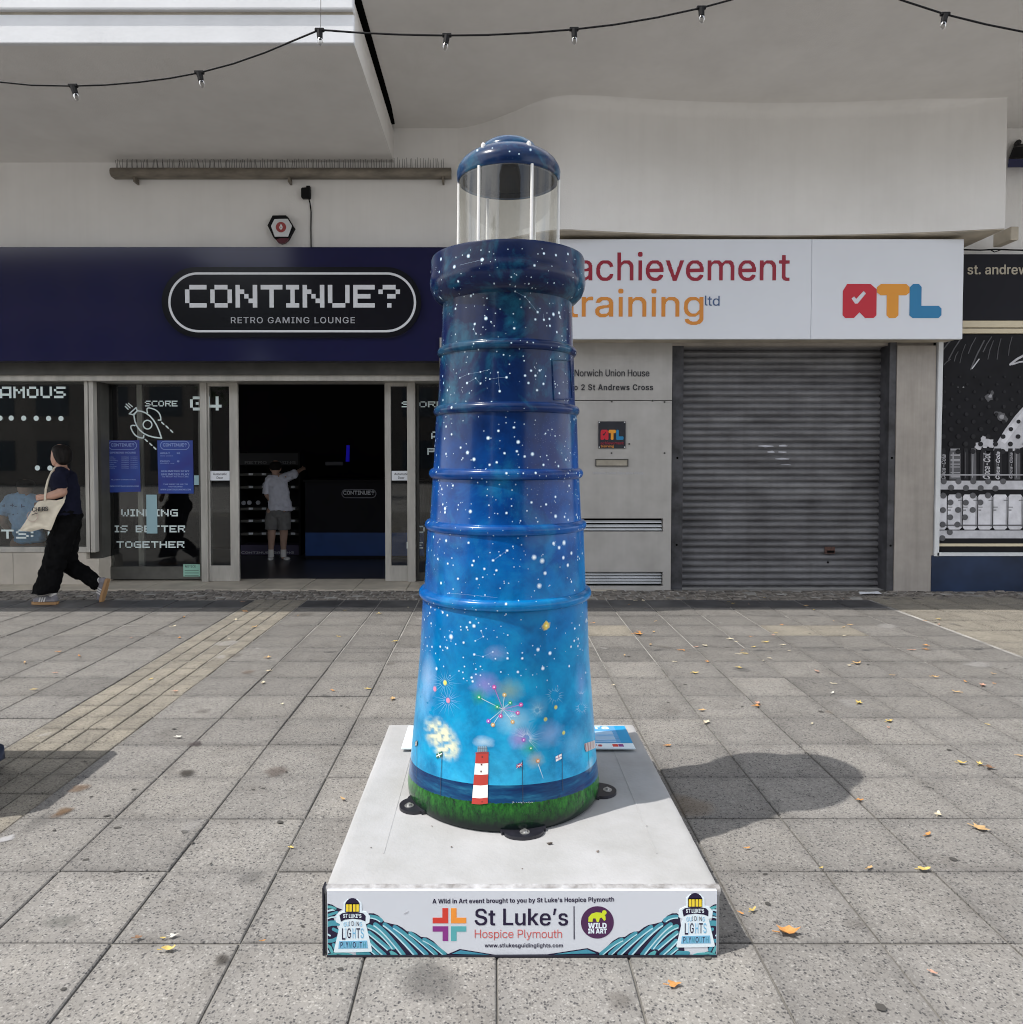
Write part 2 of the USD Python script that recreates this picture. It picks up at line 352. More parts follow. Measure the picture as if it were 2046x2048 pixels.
L['navy_wall'] = look('navy_riser_look', (0.012, 0.026, 0.065), 0.4, 0.25, 2.0, spec=0.3)
L['dark_fascia'] = look('dark_fascia_look', (0.012, 0.012, 0.018), 0.5, 0.1, 2.0, spec=0.15)
L['cream'] = plain('cream_paint_look', (0.66, 0.58, 0.42), 0.5)
L['white_frame'] = look('white_frame_look', (0.64, 0.66, 0.68), 0.5, 0.06, 3)
L['concrete'] = look('plinth_concrete_look', (0.405, 0.405, 0.415), 0.85, 0.05, 4.5, bump=0.002, bscale=90, tint=(0.32, 0.32, 0.317), detail=8.0)
L['rough_concrete'] = look('plinth_edge_look', (0.47, 0.47, 0.485), 0.9, 0.15, 22, bump=0.006, bscale=55, tint=(0.20, 0.19, 0.185), stretch=(1, 1, 2.5))
L['bird_wire'] = plain('spike_wire_look', (0.07, 0.068, 0.065), 0.5, metal=0.5)
L['rail'] = look('rail_metal_look', (0.20, 0.175, 0.14), 0.55, 0.25, 9, stretch=(0.4, 1, 1))
L['rust'] = look('rust_lock_look', (0.09, 0.045, 0.035), 0.8, 0.3, 40)
L['bulb'] = pane_look('bulb_glass_look', 1.25, (0.8, 0.8, 0.79), 0.2)
# ------------------------------------------------------------------ ground and paving
G = MB(); G.add([(-300, -300, -0.03), (300, -300, -0.03), (300, 300, -0.03), (-300, 300, -0.03)], [(0, 1, 2, 3)])
obj('ground', G, L['ground'], kind='structure')
pav = thing('pavement', kind='structure')
bed = MB(); bed.box(-9, 9, -3.0, 5.45, -0.026, -0.009)
obj('joint_bed', bed, L['joint'], pav)
bed2 = MB(); bed2.box(-9, 9, 5.45, 8.66, -0.026, -0.0065)
obj('joint_bed', bed2, L['pale_joint'], pav)
S = 0.4105; SR = 0.4112
ROW0 = 2.335; COL0 = -0.809
rows = [ROW0 + SR * k for k in range(-8, 14)]        # front edge of each row
cells = []
def colspan(k): return COL0 + S * k
STRIP = (-2.61, -2.038)
for r, y0 in enumerate(rows):
    if y0 > 7.75: continue
    for k in range(-22, 24):
        x0 = colspan(k); x1 = x0 + S
        if x1 <= -2.03: x0 += -0.572 + 0.0; x1 += -0.572            # left of the strip of small pavers
        if x0 > 4.1: continue
        cells.append((x0, x1, y0, y0 + SR))
def seen(c):
    x0, x1, y0, y1 = c
    if y1 < 1.75: return False
    u = [(x / max(y, 0.3) * FPX + CX) for x in (x0, x1) for y in (y0, y1)]
    return max(u) > -250 and min(u) < 2180
near = sorted([c for c in cells if seen(c)], key=lambda c: c[2])
near_keys = set(near[:300])
def slab_mesh(m, c, gap=0.0029):
    x0, x1, y0, y1 = c; gap += 0.0022 * max(0, min(1, (y0 - 4.8) / 1.5)); j = rng.normal(0, 0.0012); d = rng.normal(0, 0.0009, 4)
    z = j
    b = 0.004
    gy = gap * 1.55
    Q = lambda e, ey, dz: [(x0 + e, y0 + ey, z + d[0] + dz), (x1 - e, y0 + ey, z + d[1] + dz), (x1 - e, y1 - ey, z + d[2] + dz), (x0 + e, y1 - ey, z + d[3] + dz)]
    w_ = min(.06, (x1 - x0) * .3); inn = Q(gap + b + w_, gy + b + w_, 0)
    top = Q(gap + b, gy + b, 0)
    mid = Q(gap, gy, -b)
    bot = [(x, y, -0.02) for x, y, _ in mid]
    f = [(12, 13, 14, 15)] + [(i, (i + 1) % 4, 12 + (i + 1) % 4, 12 + i) for i in range(4)] + [(4 + i, 4 + (i + 1) % 4, (i + 1) % 4, i) for i in range(4)] + [(8 + i, 8 + (i + 1) % 4, 4 + (i + 1) % 4, 4 + i) for i in range(4)]
    m.add(top + mid + bot + inn, f)
def edge_of(m): return np.tile(np.r_[np.ones(12), np.zeros(4)], m.n // 16)
rest = MB(); rest_tan = MB()
for c in cells:
    row = round((c[2] - ROW0) / SR); col = round((c[0] - COL0) / S)
    tan = (row == 10 and (2.4 < c[0] < 3.1 or 0.2 < c[0] < 1.0))
    dark = row == 13
    tone = float(np.clip(np.interp(c[2], [2.2, 3.4, 4.8, 6.0, 7.2], [.2, .8, 1.9, 2.9, 3.5]) + rng.normal(0, .42), 0, 4))  # base colour gets darker towards the shops, with random spread
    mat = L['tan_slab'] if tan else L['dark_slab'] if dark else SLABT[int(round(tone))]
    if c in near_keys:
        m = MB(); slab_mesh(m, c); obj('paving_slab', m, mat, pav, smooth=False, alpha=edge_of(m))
    else:
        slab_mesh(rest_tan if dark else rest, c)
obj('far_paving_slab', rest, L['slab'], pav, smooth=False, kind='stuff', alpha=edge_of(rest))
if rest_tan.n: obj('far_dark_slab', rest_tan, L['dark_slab'], pav, smooth=False, kind='stuff')
# strip of small buff pavers running to the shop door, and the buff strip on the right
cw = (STRIP[1] - STRIP[0]) / 4
pl = 0.205
y = 1.55
while y < 8.05:
    for k in range(4):
        off = 0.0 if k % 2 == 0 else 0.0
        m = MB(); slab_mesh(m, (STRIP[0] + k * cw, STRIP[0] + (k + 1) * cw, y + off, y + off + pl), 0.003); obj('buff_paver', m, L['tan_slab'], pav, smooth=False, alpha=edge_of(m))
    y += pl
y = 4.6
while y < 8.0:
    for k in range(4):
        m = MB(); slab_mesh(m, (4.16 + k * 0.41, 4.57 + k * 0.41, y, y + S), 0.003); obj('buff_slab', m, L['tan_slab'], pav, smooth=False, alpha=edge_of(m))
    y += S
# band of small setts against the building
st = MB()
yy = 8.10
while yy < 8.64:
    xx0 = -8 + rng.uniform(0, 0.1)
    while xx0 < 8:
        w = rng.uniform(0.09, 0.13); h = rng.normal(0.0, 0.004)
        st.box(xx0 + 0.006, xx0 + w - 0.006, yy + 0.006, yy + 0.094, -0.02, h, 0.012)
        xx0 += w
    yy += 0.1
obj('sett', st, L['sett'], pav, smooth=False, kind='stuff')
for k in range(13):
    m = MB(); x0 = -6.6 + k * 0.62; m.box(x0 + 0.003, x0 + 0.617, 8.665, 9.45, -0.02, 0.012 + rng.normal(0, 0.001), 0.004)
    obj('threshold_slab', m, L['threshold'], pav, smooth=False)

# trodden-in gum: dark flat spots on the slabs
gum = MB()
def spot(x, y, r, e=1.0, a=0.0, n=9):
    pts = []; r = r * .72
    for k in range(n):
        t = 2 * PI * k / n; q = r * (1 + rng.normal(0, 0.12))
        px, py = q * math.cos(t), q * e * math.sin(t)
        pts.append((x + px * math.cos(a) - py * math.sin(a), y + px * math.sin(a) + py * math.cos(a), 0.0036))
    gum.add([(x, y, 0.0042)] + pts, [(0, 1 + k, 1 + (k + 1) % n) for k in range(n)])
c5 = crop(0, 1600, 720); c7 = crop(1300, 1600, 746); c4 = crop(0, 1160, 820); c6 = crop(1180, 1160, 866)
for c, pts in ((c5, [(632, 153, .02), (575, 88, .017), (460, 325, .018), (625, 385, .018), (1500, 122, .017), (990, 172, .022), (290, 165, .01), (1825, 910, .014), (1620, 680, .011), (340, 1020, .012)]),
               (c7, [(595, 387, .015), (1570, 310, .022), (1195, 1078, .024), (300, 822, .016)]),
               (c4, [(628, 988, .016), (430, 1022, .013), (1298, 640, .012), (1302, 670, .014), (1637, 601, .013), (879, 512, .011), (255, 592, .012), (400, 857, .014), (1775, 576, .011), (820, 702, .018), (1192, 990, .016), (1238, 984, .015), (550, 1168, .02), (1318, 1142, .019), (255, 1182, .01), (510, 1112, .014)]),
               (c6, [(425, 468, .02), (293, 446, .013), (348, 548, .016), (1001, 462, .022), (1028, 588, .024), (678, 566, .016), (173, 342, .02), (1748, 560, .014), (1600, 760, .018), (963, 773, .014), (1270, 628, .014), (768, 380, .012), (1513, 928, .016), (298, 384, .012), (610, 302, .02), (1240, 378, .018), (980, 240, .02), (1540, 190, .02)])):
    for u, v, r in pts:
        p = atz(*c(u, v)); spot(p[0], p[1], r, rng.uniform(.5, .9), rng.uniform(-.6, .6))
for k in range(45):
    spot(rng.uniform(-4, 4), rng.uniform(2.5, 7.8), rng.uniform(.006, .014), rng.uniform(.6, 1), rng.uniform(0, 3))
obj('gum_spot', gum, plain('gum_look', (0.075, 0.072, 0.068), 0.9, spec=.1), pav, smooth=True, kind='stuff')

# faint spills and dirt on the slabs
L['stain'] = usdkit.material(stage, '/World/Looks/stain_look', {'c': ('attribute', {'attribute': 'paint'}), 'a': ('attribute', {'attribute': 'cover'}), 'p': ('principled_bsdf', {'roughness': .85, 'specular_ior_level': .1}), 't': ('transparent_bsdf', {}), 'm': ('mix_closure', {})},
    [('c.color', 'p.base_color'), ('a.fac', 'm.fac'), ('t.BSDF', 'm.closure1'), ('p.BSDF', 'm.closure2')], surface='m.closure')
stm, SC_, SA_ = MB(), [], []
spots = [(*atz(*c4(u, v))[:2], r_, col, al) for u, v, r_, col, al in ((372, 985, .06, (.16, .10, .06), .5), (305, 1092, .07, (.17, .11, .07), .55), (1300, 905, .09, (.10, .08, .07), .5), (880, 912, .05, (.05, .045, .04), .8), (915, 775, .05, (.06, .05, .05), .7), (950, 620, .06, (.12, .11, .10), .4), (1170, 436, .08, (.13, .10, .08), .45))]
spots += [(*atz(*c5(u, v))[:2], r_, col, al) for u, v, r_, col, al in ((345, 65, .05, (.15, .1, .06), .5), (1195, 862, .04, (.05, .045, .04), .7), (35, 215, .05, (.5, .5, .52), .6), (320, 655, .06, (.12, .12, .11), .4))]
for k in range(46): spots.append((rng.uniform(-3.8, 4.4), rng.uniform(2.0, 7.9), rng.uniform(.03, .14), [(.10, .09, .08), (.14, .11, .08), (.07, .068, .066), (.36, .35, .34)][k % 4], rng.uniform(.18, .42)))
for x_, y_, r_, col, al in spots:
    n = 13; V = [(x_, y_, .0052)]; A = [al]; e_ = rng.uniform(.5, 1); an = rng.uniform(0, 3)
    wob = rng.uniform(.55, 1.25, n); wob = (wob + np.roll(wob, 1)) / 2
    for q, a_ in ((.5, al * .9), (1.0, 0.0)):
        for k in range(n):
            t = 2 * PI * k / n; u_, w_ = r_ * q * wob[k] * math.cos(t), r_ * q * wob[k] * e_ * math.sin(t); V.append((x_ + u_ * math.cos(an) - w_ * math.sin(an), y_ + u_ * math.sin(an) + w_ * math.cos(an), .005)); A.append(a_)
    stm.add(V, [(0, 1 + k, 1 + (k + 1) % n) for k in range(n)] + [q for k in range(n) for q in ((1 + k, 1 + n + k, 1 + n + (k + 1) % n), (1 + k, 1 + n + (k + 1) % n, 1 + (k + 1) % n))]); SC_ += [col] * len(V); SA_ += A
obj('dirt_stain', stm, L['stain'], pav, smooth=True, kind='stuff', colors=SC_, alpha=SA_)

# ------------------------------------------------------------------ the building
YW = 8.9
YPAN, YPIER, YSH = 8.69, 8.64, 8.87
bld = thing('shop_building', 'white rendered shop building with a deep overhanging canopy above two shopfronts', 'building')
XE = X(668, 6.38, 80)                          # right end of the lower canopy
YF = 6.36
zs1 = Z(80, YF); zs2 = zs1 + 0.40
w = MB(); w.box(-14, X(1040, YW), YW, YW + 0.3, Z(475, YW) - 0.35, zs2)      # wall above the blue fascia
obj('upper_wall', w, L['render'], bld)
w = MB(); w.box(X(1040, YW), 14, YW, YW + 0.3, Z(480, YW), zs2)
obj('upper_wall', w, L['render'], bld)
w = MB(); w.box(-14, 14, YW, YW + 0.3, zs2 + 0.42, 13.0)
obj('upper_wall', w, L['render'], bld)
# canopies
w = MB(); w.box(-14, XE, YF + 0.05, YW, zs1, zs1 + 0.36); obj('lower_canopy_slab', w, L['soffit'], bld)
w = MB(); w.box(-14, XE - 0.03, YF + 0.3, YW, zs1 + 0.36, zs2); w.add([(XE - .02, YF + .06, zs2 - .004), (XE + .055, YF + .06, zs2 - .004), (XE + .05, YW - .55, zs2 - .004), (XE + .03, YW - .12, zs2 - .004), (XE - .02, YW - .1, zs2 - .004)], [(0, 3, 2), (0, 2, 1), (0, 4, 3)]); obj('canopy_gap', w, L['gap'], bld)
w = MB(); w.box(-14, 14, YF + 0.06, YW, zs2, zs2 + 0.42); obj('upper_canopy_slab', w, L['soffit'], bld)
w = MB(); w.box(-14, XE + 0.004, YF, YF + 0.05, zs1 - 0.004, zs1 + 0.232, 0.006); obj('lower_fascia', w, L['fascia'], bld)
w = MB(); w.box(-14, XE + 0.002, YF - 0.03, YF + 0.055, zs1 + 0.262, zs1 + 0.42, 0.01); obj('upper_fascia', w, L['fascia'], bld)
w = MB(); w.box(-14, XE - 0.01, YF + 0.02, YF + 0.052, zs1 + 0.2315, zs1 + 0.2625); obj('fascia_groove', w, L['tan_render'], bld)
w = MB(); w.box(XE + 0.004, 14, YF, YF + 0.06, zs2 - 0.003, zs2 + 0.62, 0.01); w.box(-14, XE + 0.002, YF - 0.03, YF + 0.06, zs1 + 0.421, zs2 + 0.62, 0.01); obj('top_fascia', w, L['fascia'], bld)
# concave bay over the right-hand shopfront
bx0, bx1 = X(1012, 8.15), X(1890, 8.13)
zb = Z(445.5, 8.40)
n = 40; xs = np.linspace(bx0, bx1, n); xm = (bx0 + bx1) / 2 + 0.1; hw = (bx1 - bx0) / 2
ys = 8.40 - 0.27 * ((xs - xm) / hw) ** 2
xw = X(850, YW); keep_ = xs > bx0 + .3; xs, ys = xs[keep_], ys[keep_]
ring = [(xw + (xs[0] - xw) * t, YW + .01 - (YW + .01 - ys[0] + (ys[1] - ys[0]) / (xs[1] - xs[0]) * (xs[0] - xw) * (1 - t) * t) * (t * t * (3 - 2 * t))) for t in np.linspace(0, 1, 15)[:-1]] + [(x, y) for x, y in zip(xs, ys)] + [(bx1, YW + 0.02), (xw, YW + 0.02)]
poly = Polygon(ring)
front = np.array(ring[:-2]); tg = np.gradient(front, axis=0); tg /= np.linalg.norm(tg, axis=1, keepdims=True); nrm = np.stack([tg[:, 1], -tg[:, 0]], 1); nrm[-1] = (0, -1)
RC = .13; hs = [zb + .01, zb + .5, zs2 - RC] + [zs2 - RC + RC * math.sin(t) for t in np.linspace(.15, PI / 2, 9)]
offs = [0, 0, 0] + [RC - RC * math.cos(t) for t in np.linspace(.15, PI / 2, 9)]
V = []
for h_, o_ in zip(hs, offs):
    q_ = front + nrm * (o_ * np.clip((np.arange(len(front)) - 8) / 8, 0, 1) * np.clip((len(front) - 1 - np.arange(len(front))) / 7, 0, 1))[:, None]; V += [(x_, y_, h_) for x_, y_ in q_] + [(bx1, q_[-1][1], h_), (bx1, YW + .02, h_)]
nq = len(front) + 2
bay = MB(); bay.add(V, [(i * nq + k_, i * nq + k_ + 1, (i + 1) * nq + k_ + 1, (i + 1) * nq + k_) for i in range(len(hs) - 1) for k_ in range(nq - 1)])
obj('concave_bay', bay, L['render'], bld, smooth=50)
und = MB(); und.flat(poly.buffer(-0.004), 0.012, to=lambda v: np.stack([v[:, 0], v[:, 1], v[:, 2] + zb - 0.002], 1))
obj('bay_underside', und, L['tan_render'], bld)
w = MB(); w.box(X(1893, 8.5), X(1908, 8.5), 8.45, 8.75, Z(455, 8.5), Z(430, 8.5), 0.006); obj('bay_bracket', w, L['tan_render'], bld)
# right shopfront wall: metal panels, pier
px0, px1 = X(830, YPAN), X(1267, YPAN)
def wallbox(name, Lp, Tp, R, B, Y, d, mat, parent, bev=0.0, **kw):
    m = MB(); m.box(X(Lp, Y, (Tp + B) / 2), X(R, Y, (Tp + B) / 2), Y, Y + d, Z(B, Y), Z(Tp, Y), bev)
    return obj(name, m, mat, parent, **kw)
m = MB(); m.box(px0, px1, YPAN, YW + 0.02, Z(755, YPAN), Z(637, YPAN)); obj('name_panel', m, L['panel'], bld)
xv0, xv1 = X(1105, YPAN), X(1252, YPAN)
zt = Z(756.5, YPAN)
m = MB()
v1t, v1b, v2t, v2b = Z(978, YPAN), Z(1003, YPAN), Z(1079, YPAN), Z(1106, YPAN)
m.box(px0, px1, YPAN + 0.003, YW + 0.02, v1t, zt); obj('blank_panel', m, L['panel'], bld)
m = MB()
m.box(px0, px1, YPAN, YW + 0.02, v2t, v1b); obj('blank_panel', m, L['panel'], bld)
for t, b in ((v1t, v1b), (v2t, v2b)):
    m = MB(); m.box(xv1, px1, YPAN + 0.001, YW + 0.02, b, t); m.box(px0, xv0 - 0.3, YPAN + 0.001, YW + 0.02, b, t)
    obj('vent_surround', m, L['panel'], bld, kind='stuff')
    m = MB(); m.box(xv0 - 0.3, xv1, YPAN + 0.1, YW, b, t); obj('vent_back', m, L['gap'], bld)
m = MB(); m.box(px0, px1, YPAN + 0.001, YW + 0.02, -0.02, v2b); obj('panel_foot', m, L['panel'], bld)
for t, b, kk in ((v1t, v1b, (0.25, .55, .8)), (v2t, v2b, (.16, .36, .56, .76))):
    for q in kk:
        z0 = t + (b - t) * q
        m = MB(); h = 0.016 if kk[0] != 0.25 else 0.022
        h = h * .8
        m.add([(xv0 - 0.3, YPAN + 0.02, z0 - h), (xv1 - 0.01, YPAN + 0.02, z0 - h), (xv1 - 0.01, YPAN + 0.06, z0 + 0.012), (xv0 - 0.3, YPAN + 0.06, z0 + 0.012), (xv0 - 0.3, YPAN + 0.024, z0 - h), (xv1 - 0.01, YPAN + 0.024, z0 - h), (xv1 - 0.01, YPAN + 0.064, z0 + 0.012), (xv0 - 0.3, YPAN + 0.064, z0 + 0.012)],
              [(0, 1, 2, 3), (7, 6, 5, 4), (0, 4, 5, 1)])
        obj('vent_louvre', m, L['white_frame'], bld, smooth=False)
m = MB()
for x_, y_ in ((1224, 758), (1329 * 0 + 1167 + 57, 893)):
    pass
scr = MB()
c6b = crop(1140, 660, 220, 1417)
for u, v in ((538, 922), (1218, 928), (1063, 912), (763, 1468), (1218, 1586), (535, 1586)):
    p = at(*c6b(u, v), YPAN); scr.flat(Point(p[0], p[2]).buffer(0.011, quad_segs=3), 0.006, on_wall(YPAN + 0.003))
obj('panel_screw', scr, L['dark_frame'], bld, kind='stuff')
def lettering(name, geom, Y, mat, parent, depth=0.003, **kw):
    m = MB(); m.flat(geom, depth, on_wall(Y))
    if not m.n: print('empty', name, geom.bounds); return None
    return obj(name, m, mat, parent, smooth=False, **kw)
lettering('lettering', fit(text('Norwich Union House', 460), 1084, 697, 1225, 710.5, YPAN), YPAN, L['dark_print'], bld, 0.006)
lettering('lettering', fit(text('No 2 St Andrews Cross', 640, spacing=0.07), 1073, 725, 1232, 736.5, YPAN), YPAN, L['dark_print'], bld, 0.006)
lettering('lettering', fit(text('Norwich Union Insurance Group', 500, spacing=0.08), 1120, 890, 1214, 896, YPAN), YPAN + 0.003, L['grey_print'], bld, 0.002)
m = MB(); m.box(X(1690, YPIER), X(1763, YPIER), YPIER, YW, -0.02, Z(652, YPIER)); obj('pier', m, L['pier'], bld)
m = MB(); m.box(px0, X(1763, YPIER), YPIER + 0.06, YW + 0.05, Z(652, YPIER + .06), Z(636, YPIER)); obj('lintel', m, L['pier'], bld)
# letter flap set in the panel
lf = thing('letter_plate', 'brass coloured letter plate under the small square sign on the grey panel', 'letter plate')
wallbox('plate', 1124, 866.5, 1184, 879.5, YPAN - 0.006, 0.012, look('letter_plate_look', (0.36, 0.33, 0.27), 0.5, 0.1, 8, metal=0.3), lf, 0.003)
lettering('frame', pxbox(1123, 866, 1185, 880, YPAN).difference(pxbox(1124.6, 867.6, 1183.4, 878.4, YPAN)), YPAN, L['dark_frame'], lf, 0.012)
# small square sign
sg = thing('square_sign', 'small dark square sign with a red orange and blue logo on grey panel', 'sign')
lettering('plate', pxbox(1128.5, 795, 1180, 846, YPAN), YPAN + 0.003, look('square_sign_look', (0.03, 0.032, 0.04), 0.2, 0.1, 3), sg, 0.012)
def atl(Lp, Tp, R, B, Y, mats, parent, d, name='logo_letter'):
    """The red, orange and blue block letters: drawn on a 442 x 152 grid."""
    A = Polygon([(18, 0), (122, 0), (150, 24), (150, 140), (138, 152), (100, 152), (75, 126), (50, 152), (12, 152), (0, 140), (0, 30)])
    tick = Polygon([(38, 65), (50, 55), (60, 66), (92, 30), (103, 42), (66, 88), (54, 88)])
    Tt = Polygon([(168, 0), (282, 0), (296, 14), (296, 38), (282, 50), (248, 50), (248, 140), (236, 152), (208, 152), (196, 140), (196, 50), (168, 50), (152, 38), (152, 14)])
    Ll = Polygon([(312, 0), (338, 0), (350, 14), (350, 98), (428, 98), (440, 110), (440, 140), (428, 152), (312, 152), (298, 140), (298, 14)])
    G0 = sbox(0, 0, 440, 152)
    x0, x1, z0, z1 = X(Lp, Y, (Tp + B) / 2), X(R, Y, (Tp + B) / 2), Z(B, Y), Z(Tp, Y)
    f = lambda g: affinity.affine_transform(g, [(x1 - x0) / 440, 0, 0, -(z1 - z0) / 152, x0, z1])
    for g, mt in zip((A.difference(tick), Tt, Ll), mats):
        lettering(name, f(g), Y, mt, parent, d)
atl(1133, 811, 1176, 830, YPAN, (L['red'], L['amber'], L['blue']), sg, 0.012)
lettering('lettering', fit(text('achievement', 500), 1133, 833, 1176, 838.5, YPAN), YPAN, L['crimson'], sg, 0.012)
lettering('lettering', fit(text('training', 500), 1133, 839.5, 1158, 845.2, YPAN), YPAN, L['orange'], sg, 0.012)
for u, v in ((1130.5, 797), (1178, 797), (1130.5, 843.8), (1178, 843.8)):
    lettering('screw', pxpoly([(u + math.cos(k) * 1.3, v + math.sin(k) * 1.3) for k in np.linspace(0, 5.5, 7)], YPAN), YPAN, L['white_frame'], sg, 0.014)

# ------------------------------------------------------------------ white sign over the shutter
YS = 8.36
ws = thing('shop_sign', 'long white sign box with crimson and orange lettering over the roller shutter', 'shop sign')
sx0, sx1 = X(1048, YS), X(1811.5, YS); xj = X(1527, YS)
zt_, zb_ = Z(451, YS), Z(639.5, YS)
for a, b in ((sx0, xj - 0.002), (xj + 0.002, sx1)):
    m = MB(); m.box(a, b, YS, YS + 0.02, zb_, zt_, 0.003); obj('face_panel', m, L['sign_white'], ws)
m = MB(); m.box(sx0 + 0.01, sx1 - 0.01, YS + 0.021, YPIER + 0.055, zb_ + 0.008, zt_ - 0.008); obj('box', m, L['tan_render'], ws)
m = MB(); m.box(sx0, sx1, YS + 0.0215, YS + 0.04, zb_ - 0.004, zb_ + 0.0075); obj('bottom_trim', m, L['white_frame'], ws)
lettering('lettering', fit(text('achievement', 470), 1087, 475.5, 1489.5, 530, YS), YS, L['crimson'], ws, 0.004)
lettering('lettering', fit(text('training', 470), 1068, 545, 1327, 613, YS), YS, L['orange'], ws, 0.004)
lettering('lettering', fit(text('ltd', 420), 1330, 558, 1357.5, 577, YS), YS, L['slate_blue'], ws, 0.004)
atl(1590, 536, 1776, 600, YS, (L['red'], L['amber'], L['blue']), ws, 0.005)

# ------------------------------------------------------------------ roller shutter
rs = thing('roller_shutter', 'closed grey steel roller shutter under the white sign', 'roller shutter')
L['slat'] = look('shutter_slat_look', (0.215, 0.215, 0.225), 0.5, 0.28, 3.0, metal=0.15, stretch=(0.5, 1, 2.0), bump=0.0022, bscale=22, tint=(0.09, 0.088, 0.094), detail=10.0, streak=.14)
shx0, shx1 = X(1281, YSH), X(1680, YSH)
zs_top, zs_bot = Z(648, YSH), Z(1106, YSH)
ns = 37; ph = (zs_top - zs_bot) / ns
for k in range(ns):
    z0 = zs_bot + k * ph
    prof = [(0.014, 0.0), (0.006, 0.1), (-0.012, 0.2), (-0.021, 0.34), (-0.023, 0.52), (-0.018, 0.7), (-0.006, 0.84), (0.012, 0.9), (0.018, 1.0)]
    nx = 8; V, F = [], []
    xs_ = np.linspace(shx0, shx1, nx)
    dents = rng.normal(0, 0.0018, (nx, 2))
    for i, x in enumerate(xs_):
        for yy_, t in prof:
            V.append((x, YSH + yy_ + dents[i, 0] * (t * (1 - t) * 4), z0 + t * ph + dents[i, 1] * .5 * (t * (1 - t) * 4)))
    q = len(prof)
    for i in range(nx - 1):
        for j in range(q - 1):
            F.append((i * q + j, (i + 1) * q + j, (i + 1) * q + j + 1, i * q + j + 1))
    m = MB(); m.add(V, F); obj('slat', m, L['slat'], rs, smooth=25)
m = MB(); m.box(shx0, shx1, YSH - 0.025, YSH + 0.02, 0.004, zs_bot - 0.002, 0.006); obj('bottom_rail', m, look('shutter_rail_look', (0.14, 0.14, 0.15), 0.5, 0.3, 8, metal=0.2), rs)
m = MB(); m.box(shx0 - 0.1, shx1 + 0.1, YSH + 0.03, YSH + 0.06, 0, 3.1); obj('backing', m, L['gap'], rs)
L['guide'] = look('shutter_guide_look', (0.06, 0.06, 0.068), 0.5, 0.35, 6, metal=0.1)
for a, b in ((X(1268.5, YPAN), X(1283, YSH)), (X(1677, YPIER), X(1690.5, YPIER) - .002)):
    yf = YPAN + .04 if a < 3 else YPIER + .012
    m = MB(); m.box(a, b, yf, YSH + 0.029, 0.0, Z(648, YSH), 0.004); g_ = obj('guide', m, L['guide'], rs)
    for py in (864, 1028):
        mm = MB(); mm.flat(Point((a + b) / 2, Z(py, YPAN + 0.04)).buffer(0.013, quad_segs=3), 0.003, on_wall(yf)); obj('bolt_hole', mm, L['gap'], rs)
m = MB(); m.box(X(1556, YSH), X(1575, YSH), YSH - 0.04, YSH - 0.018, Z(1044, YSH), Z(1031, YSH), 0.004); lk = obj('lock', m, L['rust'], rs)
m = MB(); m.box(X(1560, YSH), X(1573, YSH), YSH - 0.046, YSH - 0.039, Z(1042, YSH), Z(1038, YSH)); obj('keyhole', m, L['gap'], rs)
m = MB(); m.flat(Point(X(1563, YSH), Z(1060.5, YSH)).buffer(0.013, quad_segs=3), 0.003, on_wall(YSH - 0.02)); obj('bolt_hole', m, L['gap'], rs)
sm = MB()
for (u0, v0, u1, v1) in ((480, 822, 600, 840), (620, 820, 700, 838), (545, 862, 605, 884), (620, 866, 690, 882), (590, 915, 720, 930), (630, 960, 725, 972)):
    c = crop(1380, 660, 460, 1646); a, b = c(u0, v0), c(u1, v1)
    pts = [(a[0] + (b[0] - a[0]) * (0.5 + 0.5 * math.cos(t) * rng.uniform(.7, 1)), a[1] + (b[1] - a[1]) * (0.5 + 0.5 * math.sin(t) * rng.uniform(.6, 1))) for t in np.linspace(0, 2 * PI, 12)[:-1]]
    sm.flat(pxpoly(pts, YSH), 0.001, on_wall(YSH - 0.0222))
obj('paint_smear', sm, L['grey_print'], rs, kind='stuff')
# crumpled paper by the shutter
m = MB(); p = atz(1641, 1120, 0.01); g_ = [(p[0] + dx, p[1] + dy, 0.008 + dz) for dx, dy, dz in ((-0.13, -0.03, 0), (-0.02, -0.05, .012), (0.13, -0.02, 0.002), (0.12, 0.05, 0.02), (0.0, 0.06, .006), (-0.1, 0.04, .018))]
m.add([(p[0], p[1], 0.03)] + g_, [(0, i + 1, (i + 1) % 6 + 1) for i in range(6)])
obj('paper_sheet', m, L['white_print'], smooth=False, label='crumpled white sheet of paper on the setts by the shutter foot', cat='litter')

# ------------------------------------------------------------------ blue sign
YB = 8.72
bs = thing('shop_sign', 'long glossy navy fascia sign with a black rounded name plate over the glass shopfront', 'shop sign')
m = MB(); m.box(-9.0, X(885, YB), YB, YW - 0.002, Z(681, YB), Z(466, YB), 0.004); obj('fascia_board', m, L['navy_gloss'], bs)
c7s = crop(330, 520, 520)
a, b = c7s(28, 92), c7s(1865, 537)
def capsule(Lp, Tp, R, B, Y):
    g = pxbox(Lp, Tp, R, B, Y); x0, y0, x1, y1 = g.bounds; r = (y1 - y0) / 2
    return LineString([(x0 + r, y0 + r), (x1 - r, y0 + r)]).buffer(r, quad_segs=16)
pill = capsule(a[0] - 9, a[1] - 8, b[0] + 10, b[1] + 10, YB)
lettering('name_plate', pill, YB, L['pill'], bs, 0.05)
ringo = capsule(a[0], a[1], b[0], b[1], YB - 0.05)
lettering('plate_outline', ringo.difference(ringo.buffer(-0.026)), YB - 0.05, L['white_print'], bs, 0.004)
a, b = c7s(150, 186), c7s(1745, 354)
lettering('lettering', fit(pixels('CONTINUE?'), a[0], a[1], b[0], b[1], YB - 0.05), YB - 0.05, L['white_print'], bs, 0.006)
